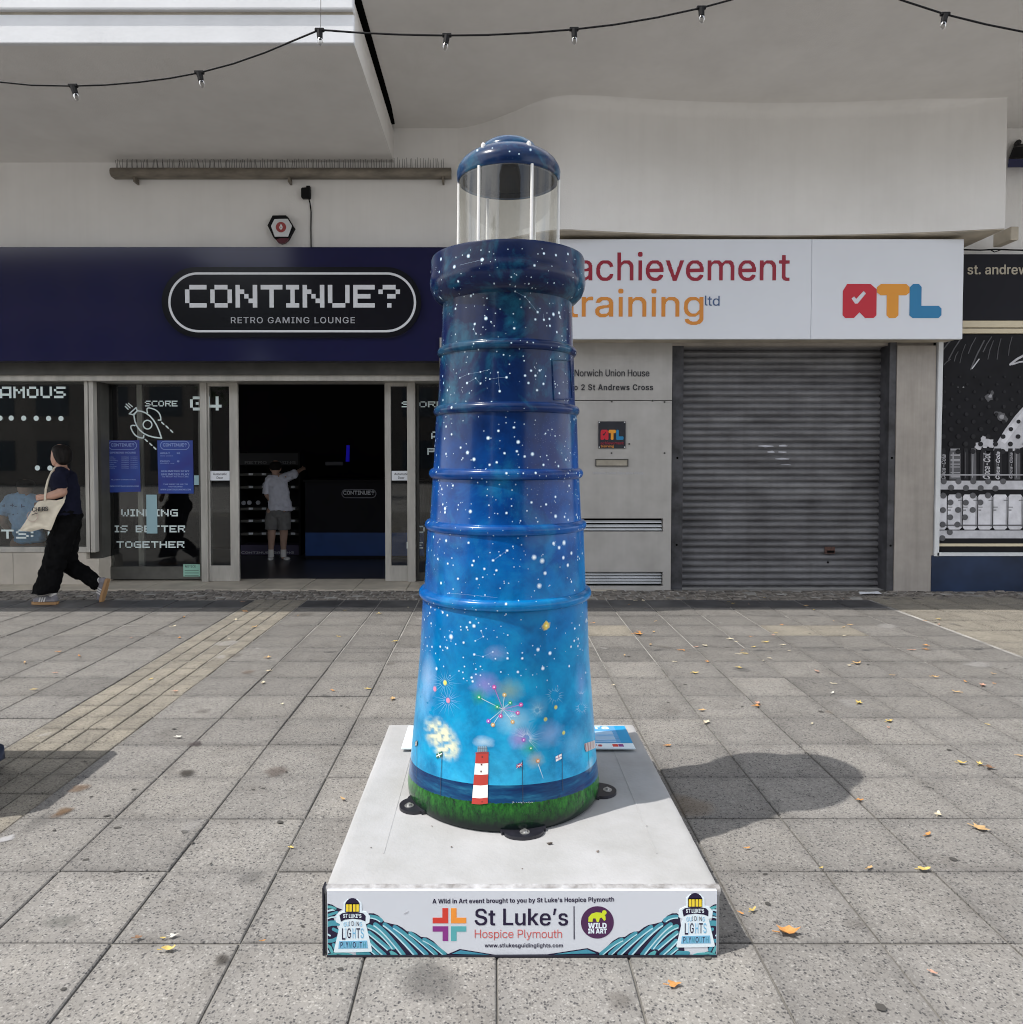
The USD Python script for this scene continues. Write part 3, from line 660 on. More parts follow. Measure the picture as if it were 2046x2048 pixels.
a, b = c7s(490, 424), c7s(1410, 470)
lettering('lettering', fit(text('RETRO GAMING LOUNGE', 480, spacing=0.1), a[0], a[1], b[0], b[1], YB - 0.05), YB - 0.05, L['grey_print'], bs, 0.004)

# ------------------------------------------------------------------ glass shopfront on the left
YG = 9.06      # window
YD = 9.30      # doors
m = MB(); m.box(-9, X(885, YW), 8.93, 9.25, Z(707, 8.93), Z(679, 8.93)); obj('head_panel', m, L['dark_frame'], bld)
m = MB(); m.box(-9, X(885, 8.98), 8.97, 9.4, Z(718.5, 8.97), Z(707.5, 8.97), 0.004); obj('head_frame', m, L['alu'], bld)
m = MB(); m.box(-9, X(885, 9.3), 9.26, 9.5, Z(707, 9.3), 3.2); obj('head_panel', m, L['dark_frame'], bld)
# window
wn = thing('shop_window', 'wide shop window with white game lettering and dots over a stone riser', 'shop window')
xr = X(163, YG)
m = MB(); m.box(-7.5, xr - 0.002, YG, YG + 0.012, Z(1031, YG), Z(713, YG)); obj('pane', m, L['pane'], wn)
m = MB(); m.box(-7.5, xr, YG - 0.03, YG + 0.05, Z(1041.5, YG), Z(1031.5, YG), 0.003); obj('sill', m, L['alu'], wn)
for a, b in ((163.5, 170), (172, 180)):
    m = MB(); m.box(X(a, YG), X(b, YG), YG - 0.04, YG + 0.06, Z(1041.5, YG), Z(713.5, YG), 0.004); obj('mullion', m, L['alu'], wn)
m = MB(); m.box(X(170, YG), X(172, YG), YG, YG + 0.05, Z(1041.5, YG), Z(713.5, YG)); obj('mullion_gap', m, L['gap'], wn)
c4w = crop(0, 740, 200, 1486)
a, b = c4w(-350, 248), c4w(975, 418)
YV = YG - 0.001
lettering('lettering', fit(pixels('FAMOUS'), -26, a[1], b[0], b[1], YV), YV, L['vinyl'], wn, 0.001)
dots = [c4w(u, v) for u, v in ((0, 715), (167, 715), (352, 717), (538, 718), (722, 720), (906, 721), (556, 1456), (742, 1458))]
for u, v in dots:
    p = at(u, v, YV); lettering('vinyl_dot', Point(p[0], p[2]).buffer(0.031, quad_segs=6), YV, L['vinyl'], wn, 0.001)
c1w = crop(0, 860, 240, 1253)
a, b = c1w(510, 1040), c1w(515, 1135)
lettering('lettering', fit(pixels('CREDITS: 0'), -128, a[1], a[0] + 22, b[1], YV), YV, L['vinyl'], wn, 0.001)
# stone riser panels under the window
rz = Z(1042, YG)
for k in range(9):
    x1_ = X(160, YG - .02) - k * 0.9; m = MB(); m.box(x1_ - 0.897, x1_, YG - 0.02, YG + 0.2, 0.0, rz, 0.003); obj('riser_panel', m, L['riser'], bld, smooth=False)
m = MB(); m.box(X(160.5, YG), X(186, YG), YG - 0.03, YD + 0.1, 0.0, Z(1054, YG), 0.003); obj('riser_panel', m, L['riser'], bld, smooth=False)
m = MB(); m.box(X(160.5, YG), X(186, YG), YG + 0.061, YD + 0.1, Z(1054, YG), 2.6); obj('jamb', m, L['dark_frame'], bld)

# sidelight beside the doors
c2 = crop(180, 740, 300, 1317)
sl = thing('glass_sidelight', 'fixed glass sidelight with a line-drawn rocket and white lettering left of the doorway', 'glass panel')
def frame(parent, x0, x1, z0, z1, Y, d, wl, wr, wt, wb, mat):
    for nme, q in (('stile', (x0, x0 + wl, z0, z1)), ('stile', (x1 - wr, x1, z0, z1)), ('top_rail', (x0 + wl, x1 - wr, z1 - wt, z1)), ('bottom_rail', (x0 + wl, x1 - wr, z0, z0 + wb))):
        m = MB(); m.box(q[0], q[1], Y, Y + d, q[2], q[3], 0.003); obj(nme, m, mat, parent)
L['frame_brown'] = look('sidelight_frame_look', (0.10, 0.098, 0.088), 0.5, 0.15, 6)
xs0, xs1 = X(186, YD), X(379, YD)
frame(sl, xs0, xs1, Z(1093, YD), Z(719, YD), YD, 0.05, 0.09, 0.03, 0.04, 0.16, L['frame_brown'])
m = MB(); m.box(xs0 + 0.09, xs1 - 0.03, YD + 0.02, YD + 0.03, Z(1093, YD) + 0.16, Z(719, YD) - 0.04); obj('pane', m, L['pane'], sl)
m = MB(); m.box(X(262, YD + .2), X(272, YD + .2), YD + 0.16, YD + 0.2, Z(1093, YD) + 0.02, Z(722, YD)); obj('inner_stile', m, L['alu'], sl)
YV2 = YD + 0.019
def vt(s, u0, v0, u1, v1, nme='lettering', px=True, par=None):
    a, b = c2(u0, v0), c2(u1, v1)
    lettering(nme, fit(pixels(s) if px else text(s, 500), a[0], a[1], b[0], b[1], YV2), YV2, L['vinyl'], par or sl, 0.001)
vt('SCORE', 482, 270, 768, 320)
vt('WINNING', 274, 1222, 772, 1285); vt('IS BETTER', 218, 1365, 835, 1425); vt('TOGETHER', 233, 1503, 828, 1563)
P2 = lambda pts: [c2(u, v) for u, v in pts]
def bez(p0, p1, p2, n=8): return [((1 - t) ** 2 * p0[0] + 2 * t * (1 - t) * p1[0] + t * t * p2[0], (1 - t) ** 2 * p0[1] + 2 * t * (1 - t) * p1[1] + t * t * p2[1]) for t in np.linspace(0, 1, n)]
rk = []
rk.append(pxline(P2(bez((415, 358), (560, 360), (628, 598)) + bez((628, 598), (400, 590), (385, 395)) + [(415, 358)]), 2.6, YV2))
rk.append(pxline(P2([(345, 385), (378, 393), (415, 360), (405, 330), (345, 385)]), 2.4, YV2))
rk.append(pxline(P2(bez((505, 375), (490, 330), (520, 333)) + bez((520, 333), (625, 350), (622, 440)) + [(600, 440)]), 2.4, YV2))
rk.append(pxline(P2(bez((395, 488), (350, 480), (360, 510)) + bez((360, 510), (390, 600), (470, 597)) + [(472, 575)]), 2.4, YV2))
p = at(*c2(505, 480), YV2); rk.append(Point(p[0], p[2]).buffer(0.062).difference(Point(p[0], p[2]).buffer(0.046)))
for q in (((310, 320), (335, 345)), ((318, 300), (352, 332)), ((338, 293), (372, 322))): rk.append(pxline(P2(q), 2.2, YV2))
for q in (((630, 460), (648, 477)), ((668, 492), (688, 511)), ((707, 528), (725, 546)), ((485, 610), (503, 627)), ((525, 645), (543, 662)), ((560, 678), (578, 695))): rk.append(pxline(P2(q), 2.6, YV2))
lettering('rocket_drawing', union_all(rk), YV2, L['vinyl'], sl, 0.001)
L['tape'] = plain('cyan_tape_look', (0.36, 0.55, 0.60), 0.5)
q = (c2(498, 1095), c2(592, 1435)); lettering('paper_strip', pxbox(q[0][0], q[0][1], q[1][0], q[1][1], YV2), YV2 - 0.0012, L['tape'], sl, 0.001)
L['green_note'] = plain('green_sticker_look', (0.30, 0.55, 0.45), 0.5)
q = (c2(820, 1705), c2(967, 1813))
stk = thing('sticker', 'small pale green sticker at the foot of the rocket glass panel', 'sticker')
lettering('sheet', pxbox(*q[0], *q[1], YD), YD - 0.0005, L['green_note'], stk, 0.001)
g1, g2 = c2(835, 1715), c2(930, 1735); lettering('lettering', fit(text('NOTICE', 600), *g1, *g2, YD), YD - 0.0015, L['dark_print'], stk, 0.0005)
for v in (1760, 1780, 1800): lettering('printed_line', pxbox(*c2(832, v), *c2(955, v + 4), YD), YD - 0.0015, L['dark_print'], stk, 0.0005)
q = (c2(915, 925), c2(960, 1010))
m = MB(); m.flat(pxbox(*q[0], *q[1], YV2), 0.001, on_wall(YV2)); obj('note', m, L['tape'], smooth=False, label='small pale blue note stuck beside the right-hand blue poster', cat='note')
# posters
L['poster'] = look('blue_poster_look', (0.03, 0.085, 0.38), 0.4, 0.25, 2.5, tint=(0.035, 0.035, 0.24))
L['poster_ink'] = plain('poster_ink_look', (0.36, 0.46, 0.75), 0.5)
cpo = crop(200, 870, 200)
def poster(label, q, lines, logo):
    t = thing('poster', label, 'poster')
    YP = YV2 - 0.002
    g = pxpoly([cpo(*u) for u in q], YP); lettering('sheet', g, YP, L['poster'], t, 0.0012)
    Yp2 = YP - 0.0012
    a, b = cpo(logo[0], logo[1]), cpo(logo[2], logo[3]); cc = capsule(*a, *b, Yp2)
    lettering('logo_outline', cc.difference(cc.buffer(-0.006)), Yp2, L['poster_ink'], t, 0.0005)
    dx, dy = (logo[2] - logo[0]) * .09, (logo[3] - logo[1]) * .27
    lettering('lettering', fit(pixels('CONTINUE?'), *cpo(logo[0] + dx, logo[1] + dy), *cpo(logo[2] - dx, logo[3] - dy * 1.4), Yp2), Yp2, L['poster_ink'], t, 0.0005)
    ink = []
    for s, u0, v0, u1, v1 in lines:
        a, b = cpo(u0, v0), cpo(u1, v1)
        ink.append(fit(text(s, 600), *a, *b, Yp2) if s else pxbox(*a, *b, Yp2))
    lettering('lettering', union_all(ink), Yp2, L['poster_ink'], t, 0.0005)
days = [('Monday', 265), ('Tuesday', 300), ('Wednesday', 350), ('Thursday', 320), ('Friday', 275), ('Saturday', 320), ('Sunday', 285)]
ln = [('OPENING HOURS', 190, 325, 690, 360)]
for i, (d, x1_) in enumerate(days):
    v = 418 + i * 35.5; ln += [(d, 150, v, x1_, v + 17), ('10:00am', 415, v, 560, v + 15), ('10:00pm', 590, v, 725, v + 15)]
ln += [('ALL DAY GAMING PASS', 215, 850, 690, 872), ('WWW.CONTINUEGAMING.COM', 170, 975, 745, 1002)]
poster('blue opening hours poster, the left one of the pair on the rocket glass panel', [(140, 100), (760, 100), (785, 1095), (150, 1110)], ln, (165, 118, 710, 285))
ln = [('ADULT', 1160, 335, 1350, 368), ('10', 1480, 335, 1545, 368), ('day pass', 1160, 395, 1410, 412), ('CHILD', 1160, 490, 1340, 525), ('8', 1490, 490, 1530, 525), ('under 16', 1160, 545, 1430, 560),
      ('UNLIMITED STAY', 1180, 680, 1725, 715), ('UNLIMITED PLAY', 1180, 740, 1725, 778), ('AS MUCH AS YOU LIKE', 1200, 795, 1710, 815), ('THE REST IS UP TO', 1220, 940, 1695, 965), ('HIGH SCORES', 1320, 985, 1590, 1008), ('WWW.CONTINUEGAMING.COM', 1165, 1040, 1755, 1068)]
poster('blue price poster, the right one of the pair on the rocket glass panel', [(1105, 105), (1790, 105), (1810, 1130), (1130, 1130)], ln, (1165, 115, 1725, 285))

# doors
YL = 9.24
m = MB(); m.box(X(379.5, YL), X(391.5, YL), YL - 0.03, YD + 0.08, 0.012, Z(718.6, YL), 0.004); obj('door_post', m, L['alu'], bld)
def leaf(label, l, r, wl, wr, sgn):
    t = thing('sliding_door', label, 'door')
    x0, x1 = X(l, YL), X(r, YL); zt_, zb_ = Z(719.5, YL), 0.016
    frame(t, x0, x1, zb_, zt_, YL, 0.045, wl, wr, 0.06, 0.195, L['alu'])
    m = MB(); m.box(x0 + wl, x1 - wr, YL + 0.018, YL + 0.028, zb_ + 0.195, zt_ - 0.06); obj('pane', m, L['pane'], t)
    g = pxbox(sgn, 888.5, sgn + 36.5, 906.5, YL); lettering('notice', g, YL - 0.002, L['white_print'], t, 0.001)
    lettering('lettering', fit(text('Automatic', 600), sgn + 5, 892, sgn + 31, 896.5, YL), YL - 0.003, L['dark_print'], t, 0.0006); lettering('lettering', fit(text('Door', 600), sgn + 12, 899, sgn + 24, 903.5, YL), YL - 0.003, L['dark_print'], t, 0.0006)
    return t
dl = leaf('narrow sliding glass door leaf left of the open doorway, beside the rocket panel', 392, 449, 0.02, 0.105, 397)
dr = leaf('narrow sliding glass door leaf right of the open doorway, half behind the lighthouse', 726, 771, 0.075, 0.02, 739)
YV3 = YL + 0.017
lettering('lettering', fit(pixels('04'), *c2(878, 232), *c2(1155, 355), YV3), YV3, L['vinyl'], dl, 0.001)
m = MB(); m.box(X(769, YL), X(784, YL), YL - 0.03, YD + 0.08, 0.012, Z(718.6, YL), 0.004); obj('door_post', m, L['alu'], bld)
sr = thing('glass_sidelight', 'fixed glass sidelight with white lettering right of the doorway behind the lighthouse', 'glass panel')
xs2 = X(900, YD)
frame(sr, X(786, YD), xs2, 0.016, Z(719, YD), YD, 0.05, 0.03, 0.06, 0.04, 0.1, L['frame_brown'])
m = MB(); m.box(X(786, YD) + .03, xs2 - .06, YD + 0.02, YD + 0.03, 0.116, Z(719, YD) - 0.04); obj('pane', m, L['pane'], sr)
c3 = crop(460, 740, 420, 1844)
for s, u0, v0, u1, v1 in (('SCORE', 1508, 275, 1880, 327), ('A', 1765, 540, 1835, 605), ('P', 1732, 685, 1802, 745), ('NO', 1572, 1368, 1710, 1430), ('RE', 1552, 1510, 1695, 1568)):
    a, b = c3(u0, v0), c3(u1, v1); g = fit(pixels(s), *a, *b, YV3); xq = X(770, YL)
    for part_, y_, pa in ((g.intersection(sbox(-9, 0, xq, 4)), YV3, dr), (fit(pixels(s), *a, *b, YV2).intersection(sbox(X(786, YD), 0, 3, 4)), YV2, sr)):
        if part_.area > 1e-5: lettering('lettering', part_, y_, L['vinyl'], pa, 0.001)
# the room behind
rm = MB(); zc = 3.15; yb = 12.6; xl, xr_ = -9.0, 1.3
rm.box(xl, xr_, yb, yb + 0.1, 0, zc); rm.box(xl - 0.1, xl, 9.3, yb + 0.1, 0, zc); rm.box(xr_, xr_ + 0.1, 8.9, yb + 0.1, -0.02, zc + .1)
obj('interior_wall', rm, L['dark_room'], bld)
m = MB(); m.box(xl, xr_, 9.5, yb + .1, zc, zc + 0.1); obj('interior_ceiling', m, L['dark_room'], bld)
m = MB(); m.box(xl, xr_, 9.4505, yb + .1, -0.02, 0.01); m.box(xl, X(160, YG), YG + .2, 9.4505, -0.02, 0.012); obj('interior_floor', m, L['dark_floor'], bld)
# ------------------------------------------------------------------ right-hand shop
YR = 8.63
rw = thing('shop_sign', 'dark fascia sign with cream lettering at the far right of the frontage', 'shop sign')
m = MB(); m.box(X(1800, YR), X(2400, YR), YR + 0.03, YW, Z(603.5, YR), Z(478, YR), 0.004); obj('fascia_board', m, L['dark_fascia'], rw)
m = MB(); m.box(X(1812, YR), X(2400, YR), YR, YW, Z(617.5, YR), Z(605, YR), 0.003); obj('cream_moulding', m, L['cream'], rw)
m = MB(); m.box(X(1812, YR), X(2400, YR), YR + .01, YW, Z(628.5, YR), Z(619.5, YR), 0.003); obj('cream_moulding', m, L['cream'], rw)
m = MB(); m.box(X(1812, YR), X(2400, YR), YR + .03, YW, Z(619.5, YR), Z(617.5, YR)); obj('moulding_groove', m, L['dark_frame'], rw)
L['cream_ink'] = plain('cream_lettering_look', (0.42, 0.38, 0.30), 0.5)
lettering('lettering', fit(text('6', 560), 1807, 501, 1816, 517.5, YR + .03), YR + 0.03, L['cream_ink'], rw, 0.006)
lettering('lettering', fit(text('st. andrews cross', 560), 1825, 499.5, 2018, 518, YR + .03), YR + 0.03, L['cream_ink'], rw, 0.006)
cb = thing('wall_cable', 'thin black cable sagging along the top of the dark fascia sign', 'cable')
m = MB(); m.tube([at(1813, 471, YR), at(1850, 472, YR), at(1880, 470.5, YR), at(1905, 471.5, YR), at(1960, 473, YR)], 0.009, 6); obj('cable', m, L['black'], cb)
m = MB(); m.tube([at(1868, 471, YR), at(1876, 475.5, YR), at(1892, 470.5, YR)], 0.006, 6); obj('cable', m, L['black'], cb)
m = MB(); m.box(X(1761, YR), X(2400, YR), YR, YW, -0.02, Z(1048, YR), 0.004); obj('stall_riser', m, L['navy_wall'], bld)
m = MB(); m.box(X(1763, YR), X(2400, YR), YW - 0.02, YW + 0.02, Z(1049, YW), Z(628, YW)); obj('poster_backing', m, L['gap'], bld)
pw = thing('poster_window', 'window filled by a black and white photo poster of drink bottles and cans', 'poster')
c8 = lambda x, y: (1754.5 + .3516 * x, 452.8 + .3516 * y)
cc7 = lambda x, y: (1754.5 + .1221 * x, 830.1 + .1221 * y)
YP = YR + 0.03
def pp(name, geom, col, layer, lab=None):
    lettering(name, geom, YP, L[col], pw, 0.002 + 0.0016 * layer)
for nme, v in (('poster_black', .012), ('poster_dark', .026), ('poster_grey', .12), ('poster_mid', .36), ('poster_pale', .56), ('poster_white', .68)):
    L[nme] = look(nme + '_look', (v, v, v * 1.06 + .002), 0.5, 0.12, 7, spec=0.12)
m = MB(); m.box(X(1777, YP), X(2390, YP), YP, YP + 0.02, Z(1043, YP), Z(631, YP)); obj('sheet', m, L['poster_black'], pw)
WL = 1990
for a in (((1765, 629), (1772, 629), (1778.5, 1049), (1770, 1049)),):
    m = MB(); m.flat(Polygon([(q[0], q[2]) for q in (at(1771, 629, YR), at(1779.5, 629, YR), at(1770.5, 1049, YR), at(1762, 1049, YR))]), 0.06, on_wall(YR + 0.05)); obj('frame_side', m, L['white_frame'], pw)
m = MB(); m.box(X(1770, YR), X(2390, YR), YR - 0.01, YR + .04, Z(1049, YR), Z(1042.5, YR), 0.003); obj('frame_bottom', m, L['white_frame'], pw)
pp('cream_line', pxbox(1770, 1025.5, 2380, 1030.5, YP), 'cream', 3)
ex = []
for u0, v0, u1, v1, w in ((70, 590, 130, 520, 2), (100, 640, 165, 530, 2), (130, 650, 150, 600, 1.4), (218, 695, 290, 540, 2.4), (285, 600, 330, 520, 1.6), (205, 610, 245, 525, 1.4), (310, 640, 340, 540, 1.2), (360, 640, 380, 530, 1.2), (420, 620, 440, 520, 1.2), (160, 660, 190, 560, 1.0), (75, 670, 110, 640, 1.4)):
    ex.append(pxline([c8(u0, v0), c8((u0 + u1) / 2 - 4, (v0 + v1) / 2), c8(u1, v1)], w, YP))
pp('leaf_streak', union_all(ex), 'poster_grey', 1)
pp('leaf_streak', union_all([pxline([c8(430, 668), c8(465, 640), c8(505, 618)], 4, YP), pxline([c8(440, 668), c8(480, 655), c8(520, 650)], 3, YP), pxline([c8(225, 690), c8(262, 640)], 2, YP)]), 'poster_pale', 2)
def blob(pts, seed):
    r = np.random.default_rng(seed); g = []
    for u, v, q in pts:
        a = np.linspace(0, 2 * PI, 12)[:-1]; rr = q * r.uniform(.65, 1.15, 11)
        g.append(pxpoly([c8(u + x * math.cos(t), v + x * math.sin(t)) for x, t in zip(rr, a)], YP))
    return union_all(g)
pp('foliage', blob([(315, 845, 22), (330, 820, 14), (380, 945, 26), (400, 960, 18), (355, 930, 12), (150, 790, 4), (440, 855, 8)], 1), 'poster_grey', 1)
pp('foliage', blob([(322, 838, 11), (385, 948, 14), (178, 790, 4)], 2), 'poster_mid', 2)
pp('arm', pxpoly([c8(*q) for q in ((640, 700), (560, 800), (500, 895), (455, 945), (400, 1020), (360, 1085), (345, 1110), (340, 1130), (440, 1135), (500, 1110), (560, 1080), (640, 1000))], YP), 'poster_pale', 1)
pp('arm_light', pxpoly([c8(*q) for q in ((640, 720), (520, 890), (430, 1000), (380, 1080), (400, 1095), (470, 1000), (560, 880), (640, 790))], YP), 'poster_white', 2)
pp('ice', blob([(290, 1090, 28), (315, 1085, 24), (260, 1105, 22), (330, 1100, 18), (285, 1065, 15)], 3), 'poster_pale', 2)
# bottles
bt = []
for u, w, col, lay in ((66, 16, 'poster_dark', 3), (133, 30, 'poster_grey', 3), (192, 11, 'poster_dark', 3), (232, 14, 'poster_grey', 3), (295, 27, 'poster_dark', 3), (362, 22, 'poster_dark', 3), (430, 14, 'poster_dark', 3), (467, 15, 'poster_grey', 3), (520, 22, 'poster_dark', 3), (580, 24, 'poster_grey', 3)):
    pp('bottle', pxpoly([c8(u - w, 1285), c8(u - w, 1150), c8(u - w * .8, 1118), c8(u + w * .8, 1118), c8(u + w, 1150), c8(u + w, 1285)], YP), col, lay)
    pp('bottle_shine', pxbox(*c8(u - w * .55, 1140), *c8(u - w * .3, 1275), YP), 'poster_mid' if col == 'poster_grey' else 'poster_grey', lay + 1)
def rot_word(s, u0, v0, u1, v1, col, lay):
    g = affinity.rotate(affinity.skew(text(s, 700), 16, 0), 90, origin=(0, 0)); pp('lettering', fit(g, *c8(u0, v0), *c8(u1, v1), YP), col, lay)
rot_word('Coca-Cola', 57, 1150, 82, 1283, 'poster_mid', 5); rot_word('Coca-Cola', 282, 1130, 320, 1284, 'poster_pale', 5)
rot_word('Coca-Cola', 350, 1135, 372, 1284, 'poster_pale', 5); rot_word('Coca-Cola', 424, 1140, 440, 1280, 'poster_mid', 5); rot_word('Coca-Cola', 508, 1140, 535, 1280, 'poster_pale', 5)
for v in (1120, 1150, 1175, 1200, 1215, 1245, 1262): pp('label_band', pxbox(*c8(108, v), *c8(158, v + 6 + (v % 3) * 3), YP), 'poster_mid', 5)
pp('shelf_wire', pxbox(1770, cc7(0, 527)[1], WL + 300, cc7(0, 550)[1], YP), 'poster_mid', 6)
pp('shelf', pxbox(1771, cc7(0, 630)[1], WL + 300, cc7(0, 765)[1], YP), 'poster_pale', 4)
for k in range(8):
    cx0 = 268 + 234 * k - (k > 0) * 0; l, r = cx0, cx0 + 222
    g = pxpoly([cc7(l + 8, 870), cc7(l + 30, 842), cc7(r - 30, 842), cc7(r - 8, 870), cc7(r - 4, 1350), cc7(r - 40, 1384), cc7(l + 30, 1384), cc7(l + 2, 1350)], YP)
    pp('can', g, 'poster_white', 3)
    pp('can_shade', pxbox(*cc7(r - 30, 880), *cc7(r - 6, 1340), YP), 'poster_mid', 4)
    pp('can_print', union_all([pxbox(*cc7(r - 60, 925), *cc7(r, 936), YP), pxbox(*cc7(l + 4, 1032), *cc7(l + 70, 1042), YP), pxbox(*cc7(l + 6, 1075), *cc7(l + 46, 1090), YP)]), 'poster_grey', 5)
g = pxpoly([cc7(140, 842), cc7(240, 842), cc7(256, 870), cc7(250, 1350), cc7(220, 1384), cc7(128, 1384)], YP); pp('can', g, 'poster_white', 3)
pp('shelf_wire', pxbox(1770, cc7(0, 1308)[1], WL + 300, cc7(0, 1325)[1], YP), 'poster_grey', 6)
pp('shelf', pxbox(1769, cc7(0, 1398)[1], WL + 300, cc7(0, 1518)[1], YP), 'poster_pale', 4)
dd = []; dk = []
for u, v in ((205, 640), (432, 640), (660, 640), (890, 640), (1120, 640), (318, 735), (547, 740), (775, 742), (1003, 748), (198, 860), (432, 860), (655, 860), (888, 858), (308, 965), (545, 968), (770, 965), (192, 1082), (427, 1080), (652, 1080), (303, 1193), (532, 1193), (188, 1305), (416, 1305), (298, 1425), (182, 1515)):
    p = at(*cc7(u, v), YP); dd.append(Point(p[0], p[2]).buffer(0.034, quad_segs=4))
pp('dot', union_all(dd), 'poster_grey', 7)
for r_ in range(11):
    for k in range(9):
        u, v = 80 + 80 * k + (40 if r_ % 2 else 0) - r_ * 1.2, 735 + 40 * r_; p = at(*c8(u, v), YP)
        dk.append(Point(p[0], p[2]).buffer(0.012 + 0.0018 * r_, quad_segs=3))
pp('dot', union_all(dk), 'poster_dark', 5)

# ------------------------------------------------------------------ things on the upper wall
al = thing('alarm_box', 'white hexagonal alarm box with black rim and red badge above the navy sign', 'alarm box')
c5a = crop(520, 380, 140)
YA = YW - 0.09
hx = [(405, 765), (770, 760), (960, 1075), (790, 1390), (700, 1470), (600, 1500), (520, 1470), (440, 1370), (265, 1040)]
m = MB(); m.flat(pxpoly([c5a(u + 20, v + 10) for u, v in hx], YW), 0.06, on_wall(YW)); obj('back_box', m, L['black'], al)
m = MB(); m.flat(pxpoly([c5a(u, v) for u, v in hx[:2] + [(925, 1050)] + [(770, 1390), (430, 1370)] + hx[8:]], YW), 0.085, on_wall(YW)); obj('rim', m, L['black'], al)
lettering('cover', pxpoly([c5a(*q) for q in ((405, 805), (765, 800), (880, 985), (770, 1290), (410, 1290), (305, 1000))], YA), YA + 0.006, L['white_frame'], al, 0.012)
lettering('strobe_lens', pxpoly([c5a(*q) for q in ((450, 1385), (560, 1345), (790, 1345), (770, 1430), (690, 1485), (600, 1500), (520, 1470))], YA), YA + 0.005, plain('strobe_look', (0.07, 0.006, 0.012), 0.25), al, 0.03)
p = at(*c5a(583, 1030), YA); rad = 140 * .0684 * YA / FPX
lettering('badge', Point(p[0], p[2]).buffer(rad), YA - 0.006, plain('badge_look', (0.33, 0.06, 0.06), 0.4), al, 0.003)
fl = Polygon([(0, 1), (.3, .55), (.45, .1), (.3, -.35), (0, -.55), (-.3, -.35), (-.45, .1), (-.2, .5)]).difference(Polygon([(0, .4), (.15, 0), (0, -.3), (-.15, 0)]))
lettering('flame_mark', affinity.translate(affinity.scale(fl, rad * .75, rad * .75, origin=(0, 0)), p[0], p[2] - rad * .1), YA - 0.009, L['white_print'], al, 0.002)
jb = thing('junction_box', 'small black box with a cable hanging down to the navy sign', 'junction box')
m = MB(); m.box(X(574, YW), X(591, YW), YW - 0.07, YW, Z(377, YW), Z(357, YW), 0.012); m.box(X(583, YW), X(590, YW), YW - 0.05, YW, Z(358, YW), Z(353, YW), 0.004); obj('box', m, L['black'], jb)
m = MB(); m.tube([at(583, 376, YW - .03), at(585, 384, YW - .02), at(587, 400, YW - .012), at(586.5, 430, YW - .012), at(587, 467, YW - .012)], 0.008, 6); obj('cable', m, L['black'], jb)
# ledge with bird spikes
cs = crop(200, 280, 720)
bs_ = thing('spike_ledge', 'long brown metal rail on the white wall topped with a row of thin bird spikes', 'bird spikes')
YK = YW - 0.12
(ax, ay), (bx_, by_) = cs(58, 168), cs(1882, 175)
xa, xb = X(ax, YK, ay), X(bx_, YK, by_); za, zb2 = Z(cs(0, 195)[1], YK), Z(cs(0, 145)[1], YK)
m = MB(); mid = (za + zb2) / 2; h = (zb2 - za)
prof = [(YK + .1, zb2), (YK + .02, zb2), (YK - .02, zb2 - h * .18), (YK - .035, zb2 - h * .45), (YK - .03, zb2 - h * .75), (YK, za), (YK + .1, za)]
V = [(x, y_, z_) for x in (xa, xb) for y_, z_ in prof]; q = len(prof)
m.add(V, [(j, j + 1, q + j + 1, q + j) for j in range(q - 1)]); m.add(V[:q], [(0, k + 1, k) for k in range(1, q - 1)]); m.add(V[q:], [(0, k, k + 1) for k in range(1, q - 1)])
obj('rail', m, L['rail'], bs_, smooth=40)
for u in (180, 1010, 1838):
    x_ = X(cs(u, 0)[0], YK, 330); m = MB(); m.box(x_ - .012, x_ + .012, YK + .01, YW, za - .06, za - .001, .003); obj('bracket', m, L['rail'], bs_)
m = MB(); m.box(xa + .02, xb - .04, YK + .03, YW, za + .01, zb2 - .01); obj('core', m, L['rail'], bs_)
nsp = 128
for k in range(nsp):
    x_ = xa + .03 + (xb - xa - .09) * (k + rng.uniform(-.25, .25)) / nsp; lean = rng.normal(0, .012 if k < 70 else .004); y_ = YK + (0.03 if k % 2 else 0.06)
    m = MB(); m.tube([(x_, y_, zb2 - .004), (x_ + lean * .4, y_ - .004, zb2 + .06), (x_ + lean, y_ - rng.uniform(0, .03), zb2 + .112 + rng.normal(0, .006))], [.0028, .0026, .002], 4, cap=False); obj('spike', m, L['bird_wire'], bs_)
# dark blue lamp, upper right
fl_ = thing('wall_lamp', 'dark blue floodlight at the right edge high on the white wall', 'wall lamp')
YLm = YW - .25
m = MB(); m.hull([at(u, v, yy_) for u, v in ((1901, 316), (1960, 316), (1903, 300), (1960, 300)) for yy_ in (YLm, YLm + .24)]); obj('visor', m, plain('lamp_blue_look', (.01, .013, .06), .35), fl_)
m = MB(); m.hull([at(u, v, yy_) for u, v, yy_ in ((1903, 299, YLm + .01), (1960, 299, YLm + .01), (1912, 278, YLm + .04), (1950, 276, YLm + .04), (1903, 299, YW), (1960, 299, YW), (1914, 272, YW), (1950, 270, YW))]); obj('housing', m, L['black'], fl_)
m = MB(); m.tube([at(1920, 283, YLm + .1), at(1918, 272, YW - .05), at(1922, 268, YW)], .03, 8); obj('bracket', m, L['black'], fl_)

